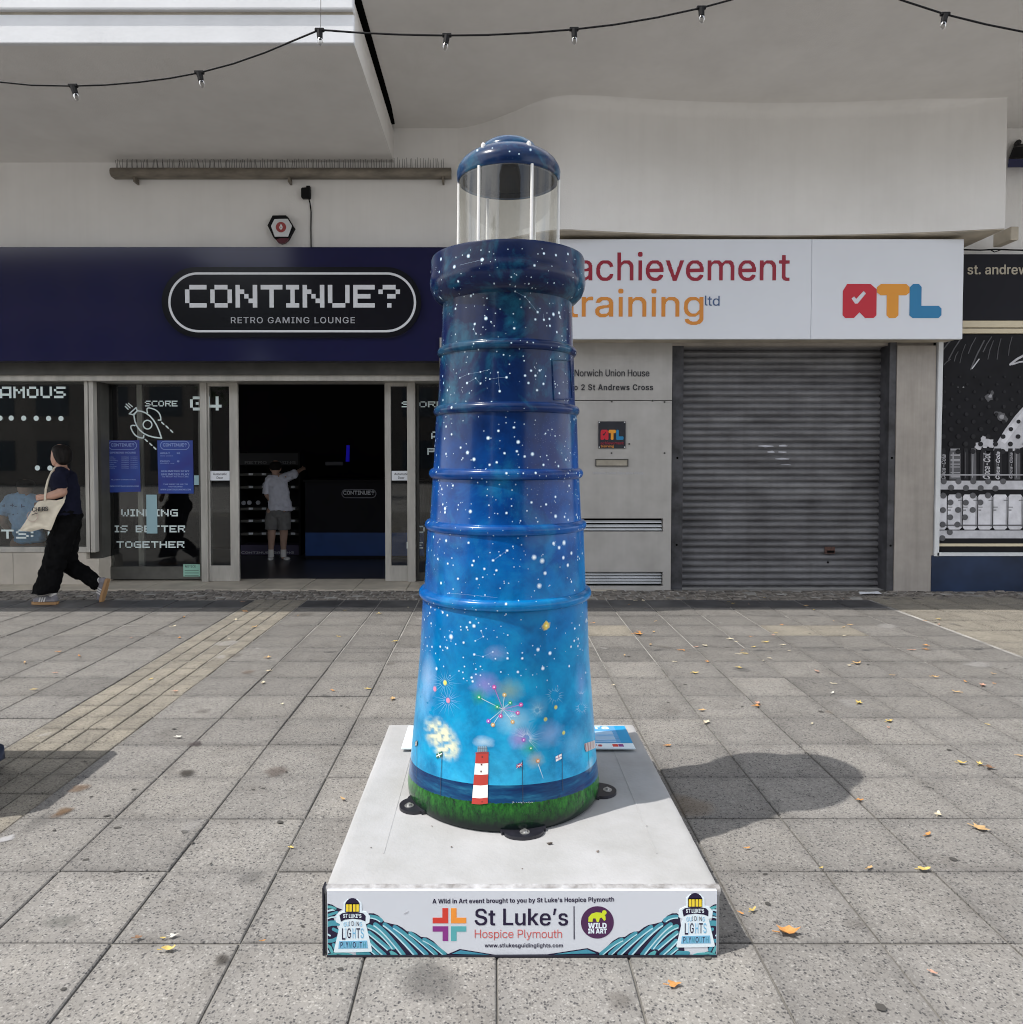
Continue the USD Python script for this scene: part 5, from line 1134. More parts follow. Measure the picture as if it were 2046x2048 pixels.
m.lathe(prof, n=128); v, f = m.arr(); obj('tower', (lean(v), f), L['night'], lh, smooth=40)
for zc_, ro in RINGS:
    m = MB(); m.lathe([(ro - .0215 + .0215 * math.cos(t), zc_ + .0215 * math.sin(t)) for t in np.linspace(-PI * .72, PI * .72, 15)], n=128); v, f = m.arr(); obj('band_ring', (lean(v), f), L['night_top'], lh, smooth=50)
m = MB(); m.lathe(GAL, n=128); v, f = m.arr(); obj('gallery', (lean(v), f), L['night_top'], lh, smooth=40)
zc0, zc1 = 2.675, 2.862
CAPP = [(.186, zc0 - .004), (.203, zc0 - .006), (.2085, zc0 + .004), (.2095, zc0 + .03), (.205, zc0 + .046), (.193, zc0 + .066), (.173, zc0 + .084), (.148, zc0 + .099), (.126, zc0 + .108), (.1205, zc0 + .112), (.1195, zc0 + .118), (.116, zc0 + .123), (.106, zc0 + .136), (.088, zc0 + .149), (.06, zc0 + .159), (.03, zc0 + .164), (.0, zc0 + .165)]
m = MB(); m.lathe(CAPP, n=96); v, f = m.arr(); obj('cap', (lean(v), f), L['night_top'], lh, smooth=40)
m = MB(); m.lathe([(.0, zc0 + .012), (.17, zc0 + .012), (.187, zc0 - .004)][::1], n=72); v, f = m.arr(); obj('cap_underside', (lean(v), f[:, ::-1]), plain('cap_underside_look', srgb(12, 14, 26), .6, spec=.1), lh, smooth=40)
m = MB(); m.lathe([(.2, 2.337), (.2, zc0 + .002)], n=96); v, f = m.arr(); obj('lantern_glass', (lean(v), f), L['tube_glass'], lh, smooth=True)
L['rod'] = plain('white_rod_look', (.72, .72, .71), .3)
for a in (-35, 25, 85, 145, 205, 265):
    t = math.radians(a); pts = [(.203 * math.sin(t), -.203 * math.cos(t), z) for z in (2.336, zc0 - .002)]
    m = MB(); m.tube(lean(pts), .0062, 8); obj('glazing_rod', m, L['rod'], lh)
    m = MB(); q = lean([(.176 * math.sin(t), -.176 * math.cos(t), zc0 + .074)])[0]; m.tube([q, q + [0, 0, .014], q + [0, 0, .02]], [.009, .009, .004], 8); obj('rod_nut', m, L['rod'], lh)
# fixing tabs with their bolts
L['tab'] = look('tab_look', (.014, .014, .02), .35, .2, 20)
for (u, v_), wd, ang in (((772, 1522), .062, None), ((990, 1572), .073, None), ((1146, 1492), .062, None)):
    p = atz(u, v_, PZ + .008); d = np.array([p[0] - LX, p[1] - LY]); R_ = np.hypot(*d); d /= R_; e = np.array([-d[1], d[0]])
    r0 = .37; ln = R_ + .036 - r0; outl = [(0, -wd - .012), (.02, -wd - .008)] + [(.018 + (ln - .018) * math.cos(t), wd * math.sin(t)) for t in np.linspace(-PI / 2, PI / 2, 14)] + [(.02, wd + .008), (0, wd + .012)]
    m = MB(); m.flat(Polygon(outl), .013, lambda v: np.stack([LX + d[0] * (r0 + v[:, 0]) + e[0] * v[:, 1], LY + d[1] * (r0 + v[:, 0]) + e[1] * v[:, 1], PZ - .001 + v[:, 2] + np.clip(.02 - v[:, 0], 0, 1) * .4], 1)); tb = obj('fixing_tab', m, L['tab'], lh)
    m = MB(); c_ = np.array([LX + d[0] * R_, LY + d[1] * R_, PZ + .011]); m.tube([c_, c_ + [0, 0, .003], c_ + [0, 0, .0035]], [.018, .018, .016], 16); m.tube([c_ + [0, 0, .003], c_ + [0, 0, .01]], [.009, .0085], 6); obj('bolt', m, look('bolt_zinc_look', (.5, .5, .5), .35, .3, 60, metal=.7) if 'bolt_l' not in L else L['bolt_l'], tb); L['bolt_l'] = UsdShade.Material.Get(stage, '/World/Looks/bolt_zinc_look')

# paint strokes on the surface
L['stroke'] = usdkit.material(stage, '/World/Looks/painted_stroke_look', {'c': ('attribute', {'attribute': 'paint'}), 'a': ('attribute', {'attribute': 'cover'}), 'p': ('principled_bsdf', {'roughness': .3, 'coat_weight': .4, 'coat_roughness': .08}), 't': ('transparent_bsdf', {}), 'm': ('mix_closure', {})},
    [('c.color', 'p.base_color'), ('a.fac', 'm.fac'), ('t.BSDF', 'm.closure1'), ('p.BSDF', 'm.closure2')], surface='m.closure')
class Paint:
    def __init__(s): s.v, s.f, s.c, s.a, s.n = [], [], [], [], 0
    def add(s, v, f, c, a):
        v = np.asarray(v); s.v.append(v); s.f.append(np.asarray(f) + s.n); s.c.append(np.broadcast_to(np.asarray(c, float), (len(v), 3))); s.a.append(np.broadcast_to(np.asarray(a, float), (len(v),))); s.n += len(v)
    def glow(s, th, z, r, col, core=.35, amax=1.0, off=.0012, n=12, sq=1.0, col2=None, wob=0.0, rot=0.0):
        R = float(radius(z)); rr = [(0, amax), (core, amax), ((1 + core) / 2, amax * .42), (1, 0)]
        V, A, C = [(th, z)], [amax], [col]
        for q, al_ in rr[1:]:
            for k in range(n):
                t = 2 * PI * k / n; w_ = r * q * (1 + rng.normal(0, wob)); a_, b_ = w_ * math.cos(t), w_ * sq * math.sin(t)
                V.append((th + (a_ * math.cos(rot) - b_ * math.sin(rot)) / R, z + a_ * math.sin(rot) + b_ * math.cos(rot))); A.append(al_); C.append(col if q <= core or col2 is None else col2)
        F = [(0, 1 + k, 1 + (k + 1) % n) for k in range(n)]
        for j in range(2):
            for k in range(n):
                a0, a1 = 1 + j * n + k, 1 + j * n + (k + 1) % n; F += [(a0, a0 + n, a1 + n), (a0, a1 + n, a1)]
        V = np.array(V); s.add(surf(V[:, 0], V[:, 1], off), F, C, A)
    def line(s, pts, w, col, a0=1.0, a1=1.0, off=.0014, taper=False):
        H = np.array(pts, float); n = len(H)
        P = surf(H[:, 0], H[:, 1], off); R = radius(H[:, 1])
        d = np.gradient(np.stack([H[:, 0] * R, H[:, 1]], 1), axis=0); d /= np.maximum(np.linalg.norm(d, axis=1, keepdims=True), 1e-9); nn = np.stack([-d[:, 1], d[:, 0]], 1)
        ww = w * (np.linspace(1, .25, n) if taper else np.ones(n)) / 2
        A_ = np.stack([H[:, 0] + nn[:, 0] * ww / R, H[:, 1] + nn[:, 1] * ww], 1); B_ = np.stack([H[:, 0] - nn[:, 0] * ww / R, H[:, 1] - nn[:, 1] * ww], 1)
        V = np.vstack([surf(A_[:, 0], A_[:, 1], off), surf(B_[:, 0], B_[:, 1], off)]); al_ = np.linspace(a0, a1, n)
        s.add(V, [q for i in range(n - 1) for q in ((i, n + i, n + i + 1), (i, n + i + 1, i + 1))], col, np.concatenate([al_, al_]))
    def poly(s, pts, conv, col, off=.0014, alpha=1.0, step=14):
        g = Polygon([conv(u, v) for u, v in pts]).buffer(0)
        for q in polys(g):
            v2, f2 = trimesh.creation.triangulate_polygon(q, engine='earcut'); v3 = np.c_[v2, np.zeros(len(v2))]
            v3, f3 = trimesh.remesh.subdivide_to_size(v3, np.asarray(f2), step)
            H = np.array([hit(a, b) for a, b in v3[:, :2]]); s.add(surf(H[:, 0], H[:, 1], off), f3, col, alpha)
    def save(s, name, kind=None):
        v, f = np.vstack(s.v), np.vstack(s.f)
        t = v[f]; nrm = np.cross(t[:, 1] - t[:, 0], t[:, 2] - t[:, 0]); cen = t.mean(1); h = cen[:, 2] - PZ
        out = np.stack([cen[:, 0] - LX - LEAN[0] * h, cen[:, 1] - LY - LEAN[1] * h, np.zeros(len(h))], 1); bad = (nrm * out).sum(1) < 0; f = f.copy(); f[bad] = f[bad][:, ::-1]
        return obj(name, (v, f), L['stroke'], lh, smooth=True, kind=kind, colors=np.vstack(s.c), alpha=np.concatenate(s.a))
MPP = 2.68 / FPX
A5 = crop(780, 240, 480, 1405); A6 = crop(780, 900, 480, 1855); A7 = c7z
S5 = [(460, 797, 3), (540, 818, 3), (378, 860, 3), (300, 815, 3), (290, 890, 2), (400, 945, 2), (610, 958, 1), (710, 920, 1), (845, 852, 2), (900, 782, 2), (970, 792, 2), (1040, 785, 2), (812, 960, 1), (960, 955, 1), (1070, 890, 1), (475, 1030, 2), (490, 1020, 1), (568, 1045, 1), (732, 1005, 1), (790, 1035, 1), (863, 1125, 2), (850, 1168, 2), (722, 1135, 1), (562, 1162, 3), (592, 1182, 1), (497, 1195, 2), (490, 1225, 1), (505, 1252, 1), (385, 1105, 2), (392, 1082, 1), (385, 1255, 1), (727, 1220, 2), (900, 1170, 2), (932, 1165, 2), (955, 1138, 3), (935, 1205, 2), (975, 1242, 2), (993, 1152, 2), (1005, 1265, 1), (1035, 1225, 1),
      (410, 1510, 1), (452, 1540, 2), (462, 1487, 1), (530, 1475, 1), (502, 1512, 1), (585, 1517, 1), (632, 1478, 1), (682, 1507, 2), (642, 1588, 2), (785, 1410, 1), (825, 1468, 2), (850, 1497, 2), (790, 1497, 2), (875, 1467, 2), (910, 1500, 1), (810, 1540, 2), (897, 1545, 2), (860, 1582, 2), (990, 1600, 2), (965, 1545, 1), (310, 1500, 2), (315, 1540, 2), (338, 1582, 2), (312, 1640, 2), (665, 1375, 1), (530, 1545, 1), (330, 1795, 2), (322, 1865, 2), (362, 1840, 2), (575, 1862, 3), (635, 1820, 2), (725, 1800, 2), (750, 1885, 3), (910, 1835, 1), (965, 1850, 1), (415, 1918, 2), (490, 1310, 1), (710, 1305, 1), (838, 1303, 1), (512, 178, 2), (822, 175, 2), (600, 165, 1), (700, 185, 1), (755, 200, 1)]
S6 = [(435, 30, 2), (600, 20, 3), (650, 72, 3), (825, 95, 2), (770, 115, 2), (885, 25, 2), (980, 10, 2), (1040, 50, 2), (1100, 32, 3), (1210, 43, 1), (1357, 75, 2), (1185, 115, 2), (1300, 125, 2), (1390, 22, 1), (1420, 35, 1), (565, 62, 1), (900, 180, 2), (1030, 180, 1), (1125, 178, 2), (1375, 180, 1), (1440, 178, 1), (390, 275, 1), (445, 275, 1), (488, 275, 2), (403, 297, 1), (375, 320, 1), (410, 345, 1), (410, 420, 2), (530, 425, 1), (525, 460, 1), (622, 475, 3), (765, 427, 1), (900, 487, 2), (940, 433, 1), (1058, 470, 1), (1093, 405, 2), (1205, 420, 2), (1277, 362, 2), (1382, 277, 2), (1278, 512, 3), (1347, 517, 2), (1375, 540, 2), (1450, 355, 1), (1445, 515, 1), (1008, 547, 1), (1140, 555, 1), (388, 690, 1), (372, 715, 1), (608, 717, 2), (905, 777, 2), (950, 745, 1), (852, 815, 1), (797, 853, 2), (648, 857, 2), (637, 890, 2), (730, 918, 2), (823, 930, 2), (672, 995, 2), (718, 983, 1), (527, 995, 2), (490, 1075, 1), (460, 1105, 1), (372, 842, 2), (345, 815, 1), (322, 775, 1), (302, 775, 1), (448, 878, 2), (490, 890, 1), (480, 835, 1), (1113, 830, 4), (1175, 857, 4), (1197, 952, 3), (1153, 1050, 4), (1263, 722, 3), (1305, 755, 3), (1343, 717, 4), (1400, 797, 3), (1338, 832, 3), (1372, 890, 3), (1450, 825, 2), (1463, 840, 2), (1400, 1018, 2), (1425, 1085, 1),
      (445, 1277, 2), (320, 1340, 2), (620, 1332, 2), (685, 1335, 1), (650, 1360, 3), (595, 1370, 2), (547, 1365, 1), (550, 1390, 1), (602, 1390, 1), (705, 1397, 1), (722, 1442, 1), (660, 1475, 1), (473, 1443, 4), (425, 1445, 1), (570, 1488, 2), (510, 1500, 1), (327, 1522, 2), (390, 1520, 2), (445, 1530, 2), (410, 1548, 1), (355, 1572, 1), (652, 1580, 2), (720, 1597, 1), (795, 1560, 1), (908, 1568, 1), (908, 1610, 2), (815, 1613, 1), (1022, 1567, 1), (1022, 1610, 2), (910, 1430, 1), (1143, 1542, 3), (1235, 1570, 3), (1180, 1687, 3), (988, 1715, 2), (857, 1715, 1), (568, 1603, 1), (385, 1620, 1), (417, 1672, 1), (577, 1673, 1), (535, 1707, 1), (565, 1718, 1), (665, 1693, 1), (700, 1672, 1), (665, 1733, 1), (700, 1740, 1), (632, 1758, 2), (640, 1788, 2), (570, 1765, 1), (1383, 1670, 2), (1422, 1475, 2), (1452, 1460, 2), (1397, 1520, 2), (1450, 1515, 2), (1425, 1380, 2), (280, 1450, 1), (897, 1190, 2), (735, 1120, 1), (665, 1235, 1), (830, 1243, 1), (897, 1268, 1), (360, 40, 2), (345, 90, 1), (318, 1215, 2), (340, 1185, 1), (350, 1235, 1), (300, 1190, 1), (310, 1260, 2), (290, 1285, 1), (270, 1310, 2), (375, 235, 1), (325, 430, 1), (318, 480, 1)]
stp = Paint()
WHT = (.86, .93, 1.0)
for c, lst in ((A5, S5), (A6, S6)):
    for u, v, k in lst:
        th, z = hit(*c(u, v)); stp.glow(th, z, (2.1, 3.2, 4.6, 6.2)[k - 1] * MPP, WHT, core=.3, amax=(.8, .95, 1, 1)[k - 1], col2=(.55, .8, 1.0), n=10)
for k in range(620):     # the rest of the sky round the back, and dust
    th = rng.uniform(.25 * PI, 1.75 * PI) if k < 120 else rng.uniform(-1.4, 1.4); z = rng.uniform(.7, 2.33); stp.glow(th, z, (rng.uniform(2, 5) if k < 120 else rng.uniform(.9, 1.9)) * MPP, WHT, core=.4, amax=.9 if k < 120 else .6, col2=(.55, .8, 1), n=8)
stp.save('painted_star', 'stuff')
con = None
for c, segs in ((A5, [((732, 1005), (790, 1035), (863, 1125)), ((410, 1510), (462, 1487), (530, 1475), (585, 1460)), ((452, 1540), (502, 1512), (530, 1545)), ((585, 1517), (632, 1510), (682, 1507)), ((632, 1478), (642, 1588)), ((497, 1195), (490, 1225), (505, 1252)), ((898, 1135), (898, 1170)), ((410, 850), (540, 818))]),
                (A6, [((905, 777), (852, 815), (797, 853)), ((652, 1580), (720, 1597), (795, 1560)), ((705, 1397), (722, 1442), (660, 1475)), ((1263, 722), (1305, 755), (1343, 717)), ((390, 275), (403, 297), (375, 320), (410, 345)), ((1422, 1475), (1452, 1460)), ((460, 1105), (830, 1140))])):
    for sg_ in segs:
        H = []
        for (a, b), (a2, b2) in zip(sg_[:-1], sg_[1:]): H += [hit(*c(a + (a2 - a) * t, b + (b2 - b) * t)) for t in np.linspace(0, 1, 5)]
        con = Paint(); con.line(H, .9 * MPP, (.4, .55, .7), .16, .16); con.save('constellation_line')
for (u, v), r, sq, col, am, rot in (((690, 612), 58, .5, (.7, .86, .92), .6, 0), ((700, 230), 80, .8, (.36, .24, .6), .5, 0), ((890, 470), 95, .8, (.55, .8, .85), .45, 0), ((860, 270), 80, .8, (.28, .36, .2), .5, 0), ((930, 590), 60, .9, (.46, .32, .68), .65, 0),
                                 ((660, 310), 50, .9, (.02, .3, .16), .6, 0), ((780, 380), 55, .8, (.02, .3, .16), .45, 0), ((990, 650), 55, .8, (.05, .36, .2), .55, 0), ((1035, 730), 50, .8, (.55, .4, .2), .5, 0), ((320, 180), 95, 1.2, (.45, .6, .85), .5, 0), ((1130, 560), 90, .8, (.35, .5, .8), .4, 0), ((1340, 230), 70, 1.6, (.25, .3, .6), .35, 0), ((1400, 760), 60, .6, (.6, .75, .8), .5, 0), ((770, 20), 60, .7, (.3, .32, .55), .4, 0), ((1050, 380), 60, .9, (.2, .4, .5), .35, 0), ((290, 330), 120, 1.0, (.3, .55, .85), .35, 0), ((1290, 620), 110, .8, (.25, .55, .75), .3, 0)):
    th, z = hit(*A7(u, v)); fw = Paint(); fw.glow(th, z, r * .2834 * MPP * 1.5, col, core=.12, amax=am * .7, off=.0007, n=18, sq=sq, wob=.08); fw.save('painted_glow')
fw = Paint(); gn, gm = 30, 36; V2, A2 = [], []
for j_ in range(gm):
    for i_ in range(gn):
        u, v = 250 + 340 * i_ / (gn - 1), 400 + 390 * j_ / (gm - 1); du, dv = u - 415, v - 590; a_, b_ = (du * .83 - dv * .56) / 105, (du * .56 + dv * .83) / 185
        fall = max(0.0, 1 - a_ * a_ - b_ * b_); nz = float(meshkit.fbm(np.array([u / 22, v / 22, 2.0]), 4, 3)); V2.append(hit(*A7(u, v))); A2.append(min(.75, fall ** 1.5 * np.clip(.25 + (nz - .4) * 2.2, 0.05, 1.2) * 1.5))
V2 = np.array(V2); fw.add(surf(V2[:, 0], V2[:, 1], .0009), [q for j_ in range(gm - 1) for i_ in range(gn - 1) for q in ((j_ * gn + i_, j_ * gn + i_ + 1, (j_ + 1) * gn + i_ + 1), (j_ * gn + i_, (j_ + 1) * gn + i_ + 1, (j_ + 1) * gn + i_))], (.93, .92, .62), A2)
fw.save('painted_cloud')
ctr = hit(*A7(818, 392)); WH2 = (.8, .9, .95)
for (u, v), col in (((760, 246), 'm'), ((828, 297), 'g'), ((660, 313), 'n'), ((866, 350), 'n'), ((937, 363), 'm'), ((780, 377), 'n'), ((916, 417), 'm'), ((803, 438), 'm'), ((722, 472), 'v'), ((752, 497), 'o'), ((882, 477), 'o'), ((955, 597), 'v'), ((1003, 653), 'n'), ((1050, 737), 'r'), ((1168, 380), 'y'), ((1220, 550), 'y'), ((435, 217), 'Y'), ((367, 258), 'p'), ((455, 335), 'p'), ((1100, 460), 'y')):
    cc_ = {'m': (.62, .03, .32), 'g': (.62, .42, .1), 'n': (.02, .36, .12), 'v': (.4, .06, .5), 'o': (.72, .38, .05), 'r': (.72, .28, .06), 'y': (.5, .5, .12), 'Y': (.86, .8, .16), 'p': (.85, .28, .4)}[col]
    fb = Paint(); th, z = hit(*A7(u, v)); big = 22 if col in 'Yp' else 17
    fb.glow(th, z, big * .2834 * MPP, cc_, core=.45, amax=.95, off=.0018, n=12); fb.glow(th, z, 6.5 * .2834 * MPP, (1, .97, .9) if col not in 'yYp' else cc_, core=.5, amax=1, off=.0022, n=8)
    if col in 'mgn' and v < 450 or col in 'vo' and v < 520:
        fb.line([(ctr[0] + (th - ctr[0]) * t, ctr[1] + (z - ctr[1]) * t) for t in np.linspace(0, .9, 5)], .9 * MPP, (.7, .85, .85) if col != 'm' else (.6, .1, .5), .35, .85, off=.0016)
    fb.save('painted_firework')
for (u, v), n_, r0, r1, a0, a1, col in (((975, 585), 22, 22, 120, -2.9, 1.0, (.75, .88, .95)), ((885, 445), 9, 6, 60, -3.0, .2, (.75, .88, .9)), ((1160, 300), 17, 30, 75, 0, 6.2, (.4, .7, .85)), ((1340, 385), 18, 22, 52, 0, 6.2, (.6, .75, .95)), ((1335, 300), 7, 10, 50, -2.2, -.6, (.7, .85, 1)), ((435, 217), 20, 24, 110, 0, 6.2, (.3, .6, .85)), ((455, 335), 20, 24, 110, 0, 6.2, (.35, .55, .85)), ((1045, 400), 26, 15, 60, 0, 6.2, (.35, .6, .7)), ((820, 392), 12, 5, 50, 0, 6.2, (.6, .8, .85))):
    fb = Paint()
    for k in range(n_):
        t = a0 + (a1 - a0) * (k + rng.uniform(-.25, .25)) / n_; ra, rb = r0 * rng.uniform(.8, 1.2), r1 * rng.uniform(.65, 1.05)
        H = [hit(*A7(u + q * math.cos(t), v + q * math.sin(t) + (q / 60) ** 2 * 2)) for q in np.linspace(ra, rb, 5)]; fb.line(H, 1.0 * MPP, col, .45, .08, off=.0015, taper=True)
    fb.save('painted_burst')
fb = Paint(); fb.line([hit(*A7(1052 + q * .35, 760 + q)) for q in np.linspace(0, 95, 6)], 1.4 * MPP, (.7, .85, .85), .8, .2)
th, z = hit(*A6(1205, 1358)); fb.glow(th, z, 9 * MPP, (.7, .52, .08), core=.45, off=.0016, wob=.2); fb.glow(th, z, 3 * MPP, (.95, .85, .4), off=.002)
fb.save('painted_firework')
# the little red and white lighthouse and the flagpoles
LI = Paint(); RED, WHI, DKB = (.44, .045, .035), (.8, .8, .78), (.012, .02, .045)
edge_l = lambda v: 640 - (v - 680) * 28 / 338; edge_r = lambda v: 722 - (v - 680) * 4 / 338
for v0, v1, col in ((680, 750, RED), (750, 825, WHI), (825, 895, RED), (895, 980, WHI), (980, 1020, RED)):
    LI.poly([(edge_l(v0), v0 + 2), ((edge_l(v0) + edge_r(v0)) / 2, v0 + 5), (edge_r(v0), v0), (edge_r(v1), v1), ((edge_l(v1) + edge_r(v1)) / 2, v1 + 5), (edge_l(v1), v1 + 2)], A7, col, off=.0024)
LI.poly([(636, 680), (638, 690), (724, 690), (726, 678), (700, 674)], A7, (.3, .04, .04), off=.0027)
LI.poly([(652, 640), (712, 640), (716, 678), (648, 678)], A7, (.3, .38, .42), off=.0021, alpha=.6)
for u in (655, 668, 682, 697, 710): LI.poly([(u - 1.5, 636), (u + 1.5, 636), (u + 1.5, 680), (u - 1.5, 680)], A7, (.1, .12, .14), off=.0027, alpha=.7)
LI.poly([(648, 652), (716, 652), (716, 655), (648, 655)], A7, (.1, .12, .14), off=.0027, alpha=.7)
for u, v in ((682, 710), (677, 761), (674, 806)): LI.poly([(u - 5, v - 5), (u + 5, v - 5), (u + 5, v + 5), (u - 5, v + 5)], A7, (.1, .03, .03), off=.003)
LI.save('painted_lighthouse')
FL = Paint()
for (u0, v0), (u1, v1) in (((250, 598), (246, 850)), ((416, 672), (404, 975)), ((947, 733), (950, 1028)), ((1207, 683), (1214, 935)), ((1384, 668), (1388, 835))):
    FL.line([hit(*A7(u0 + (u1 - u0) * t, v0 + (v1 - v0) * t)) for t in np.linspace(0, 1, 9)], 1.35 * MPP, DKB, .95, .85, off=.003)
FL.poly([(236, 612), (252, 598), (254, 628), (238, 642)], A7, (.02, .04, .05), off=.0026); FL.line([hit(*A7(238, 636)), hit(*A7(253, 603))], 1.6 * MPP, WHI, off=.0031); FL.line([hit(*A7(241, 610)), hit(*A7(250, 634))], 1.5 * MPP, WHI, off=.0031)
FL.poly([(377, 690), (416, 672), (418, 702), (380, 720)], A7, (.03, .14, .07), off=.0026); FL.line([hit(*A7(378, 706)), hit(*A7(417, 687))], 1.8 * MPP, WHI, off=.0031); FL.line([hit(*A7(390, 684)), hit(*A7(401, 712))], 1.8 * MPP, WHI, off=.0031)
FL.poly([(906, 760), (945, 745), (947, 772), (908, 787)], A7, (.08, .05, .25), off=.0026); FL.line([hit(*A7(907, 774)), hit(*A7(946, 758))], 1.7 * MPP, (.6, .1, .15), off=.0031); FL.line([hit(*A7(925, 752)), hit(*A7(928, 780))], 1.6 * MPP, (.6, .1, .15), off=.0031); FL.line([hit(*A7(908, 762)), hit(*A7(945, 770))], .9 * MPP, WHI, off=.0033); FL.line([hit(*A7(908, 785)), hit(*A7(944, 747))], .9 * MPP, WHI, off=.0033)
FL.poly([(1165, 708), (1206, 688), (1208, 720), (1168, 742)], A7, WHI, off=.0026); FL.line([hit(*A7(1166, 724)), hit(*A7(1207, 704))], 1.5 * MPP, (.2, .2, .4), off=.0031); FL.line([hit(*A7(1185, 698)), hit(*A7(1189, 732))], 1.4 * MPP, (.45, .1, .12), off=.0031)
FL.poly([(1357, 622), (1425, 600), (1430, 650), (1372, 676), (1360, 660)], A7, (.5, .45, .45), off=.0026)
for u in (1362, 1378, 1394, 1412): FL.line([hit(*A7(u, 640 - (u - 1362) * .4 - 18)), hit(*A7(u + 5, 676 - (u - 1362) * .5))], 2.0 * MPP, (.2, .05, .06), off=.0031)
FL.save('painted_flag')
# tiny figures on the painted grass
gp = Paint()
for k in range(85):
    u = rng.uniform(220, 1420); vv = 1030 - ((u - 820) / 640) ** 2 * 130 + rng.uniform(-12, 85); th, z = hit(*A7(u, vv)); h = rng.uniform(3, 8) * .2834 * MPP
    gp.line([(th, z), (th + .0008, z + h)], 1.6 * MPP, (.004, .012, .01), .9, .9, off=.0026)
for k in range(24):
    u = rng.uniform(880, 1020); vv = 1013 + rng.uniform(-4, 4); th, z = hit(*A7(u, vv)); gp.line([(th, z), (th + .004, z)], 1.0 * MPP, (.7, .75, .75), .8, .8, off=.0026)
gp.save('painted_crowd', 'stuff')
# raised outline of the electrics hatch on the shaft
hp = MB()
H = [hit(*A5(u, v)) for u, v in ((948, 1403), (1052, 1408), (1064, 1632), (958, 1636))]
for a, b in zip(H, H[1:] + H[:1]):
    hp.tube([surf([a[0] + (b[0] - a[0]) * t], [a[1] + (b[1] - a[1]) * t], .001)[0] for t in np.linspace(0, 1, 6)], .0035, 6)
obj('hatch', hp, L['night_top'], lh, smooth=60)
# ------------------------------------------------------------------ people
def flesh(chains, size=.012, it=8, fold=0.0):
    parts = []
    for ch in chains:
        sph = []
        for p, r in ch:
            r = np.broadcast_to(np.asarray(r, float), 3)
            sph.append(m3.Manifold.sphere(1.0, 20).scale(tuple(map(float, r))).translate(tuple(map(float, p))))
        parts += [m3.Manifold.batch_hull([a, b]) for a, b in zip(sph[:-1], sph[1:])] if len(sph) > 1 else sph
    w = m3.Manifold.batch_boolean(parts, m3.OpType.Add).refine_to_length(size)
    q = w.to_mesh(); t = trimesh.Trimesh(q.vert_properties[:, :3], q.tri_verts, process=True)
    trimesh.smoothing.filter_taubin(t, iterations=it)
    if fold:
        n_ = t.vertex_normals; p_ = t.vertices; w_ = meshkit.fbm(np.c_[p_[:, 0] * 16 + p_[:, 2] * 9, p_[:, 1] * 11, p_[:, 2] * 10 - p_[:, 0] * 6], 3, 7) - .5; t.vertices = p_ + n_ * (w_ * fold)[:, None]
    return (np.asarray(t.vertices), np.asarray(t.faces))
L['skin'] = look('skin_look', (.44, .25, .18), .55, .05, 12); L['skin_dim'] = look('skin_light_look', (.38, .24, .18), .55, .05, 12)
L['hair'] = look('dark_hair_look', (.010, .008, .007), .6, .4, 60, stretch=(1, 1, .2), spec=.15)
L['navy_tee'] = look('navy_tee_look', (.010, .011, .024), .9, .15, 9, bump=.006, bscale=18, spec=.1); L['black_cloth'] = look('black_trousers_look', (.0045, .0045, .005), .9, .2, 7, bump=.008, bscale=12, spec=.08)
L['canvas'] = look('canvas_bag_look', (.62, .56, .45), .85, .06, 14, bump=.004, bscale=22); L['shoe_grey'] = look('grey_suede_look', (.22, .21, .23), .8, .15, 30)
L['gum_sole'] = plain('gum_sole_look', (.36, .21, .10), .6); L['sock'] = plain('white_sock_look', (.62, .6, .58), .8)
YWm = 7.92
def Wp(u, v, dy=0.0): return at(*c1w(u, v), YWm + dy)
# woman walking past
wo = thing('person', 'person striding left in black wide trousers and navy T-shirt, carrying a cream tote bag', 'person')
sk = [[(Wp(628, 250), (.088, .076, .105)), (Wp(606, 305), (.070, .066, .075))], [(Wp(606, 305), (.07, .066, .075)), (Wp(582, 350), (.034, .04, .03))], [(Wp(545, 300), (.012, .012, .016)), (Wp(562, 285), (.02, .02, .025))],
      [(Wp(640, 315), .052), (Wp(640, 400), .056)],
      [(Wp(640, 400), .056), (Wp(650, 470), .09)], [(Wp(650, 450), .08), (Wp(610, 460, -.15), .055), (Wp(650, 650, -.205), .047), (Wp(560, 680, -.215), .045), (Wp(455, 703, -.21), .029), (Wp(425, 705, -.205), (.034, .02, .036))],
      [(Wp(650, 450), .08), (Wp(665, 460, .15), .055), (Wp(720, 650, .19), .043), (Wp(670, 800, .2), .029), (Wp(655, 850, .2), (.03, .02, .04))]]
for k, (dv, le) in enumerate(((-22, 1.0), (-8, 1.1), (7, 1.05), (20, .85))):
    b0 = Wp(410, 706 + dv, -.215); sk.append([(b0, .0095), (Wp(410 - 26 * le, 708 + dv, -.20), .0088), (Wp(405 - 20 * le, 712 + dv, -.175), .0078)])
sk.append([(Wp(440, 690, -.19), .011), (Wp(418, 678, -.18), .0095), (Wp(402, 686, -.175), .0085)])
obj('body', flesh(sk, .011, 6), L['skin'], wo, smooth=60)
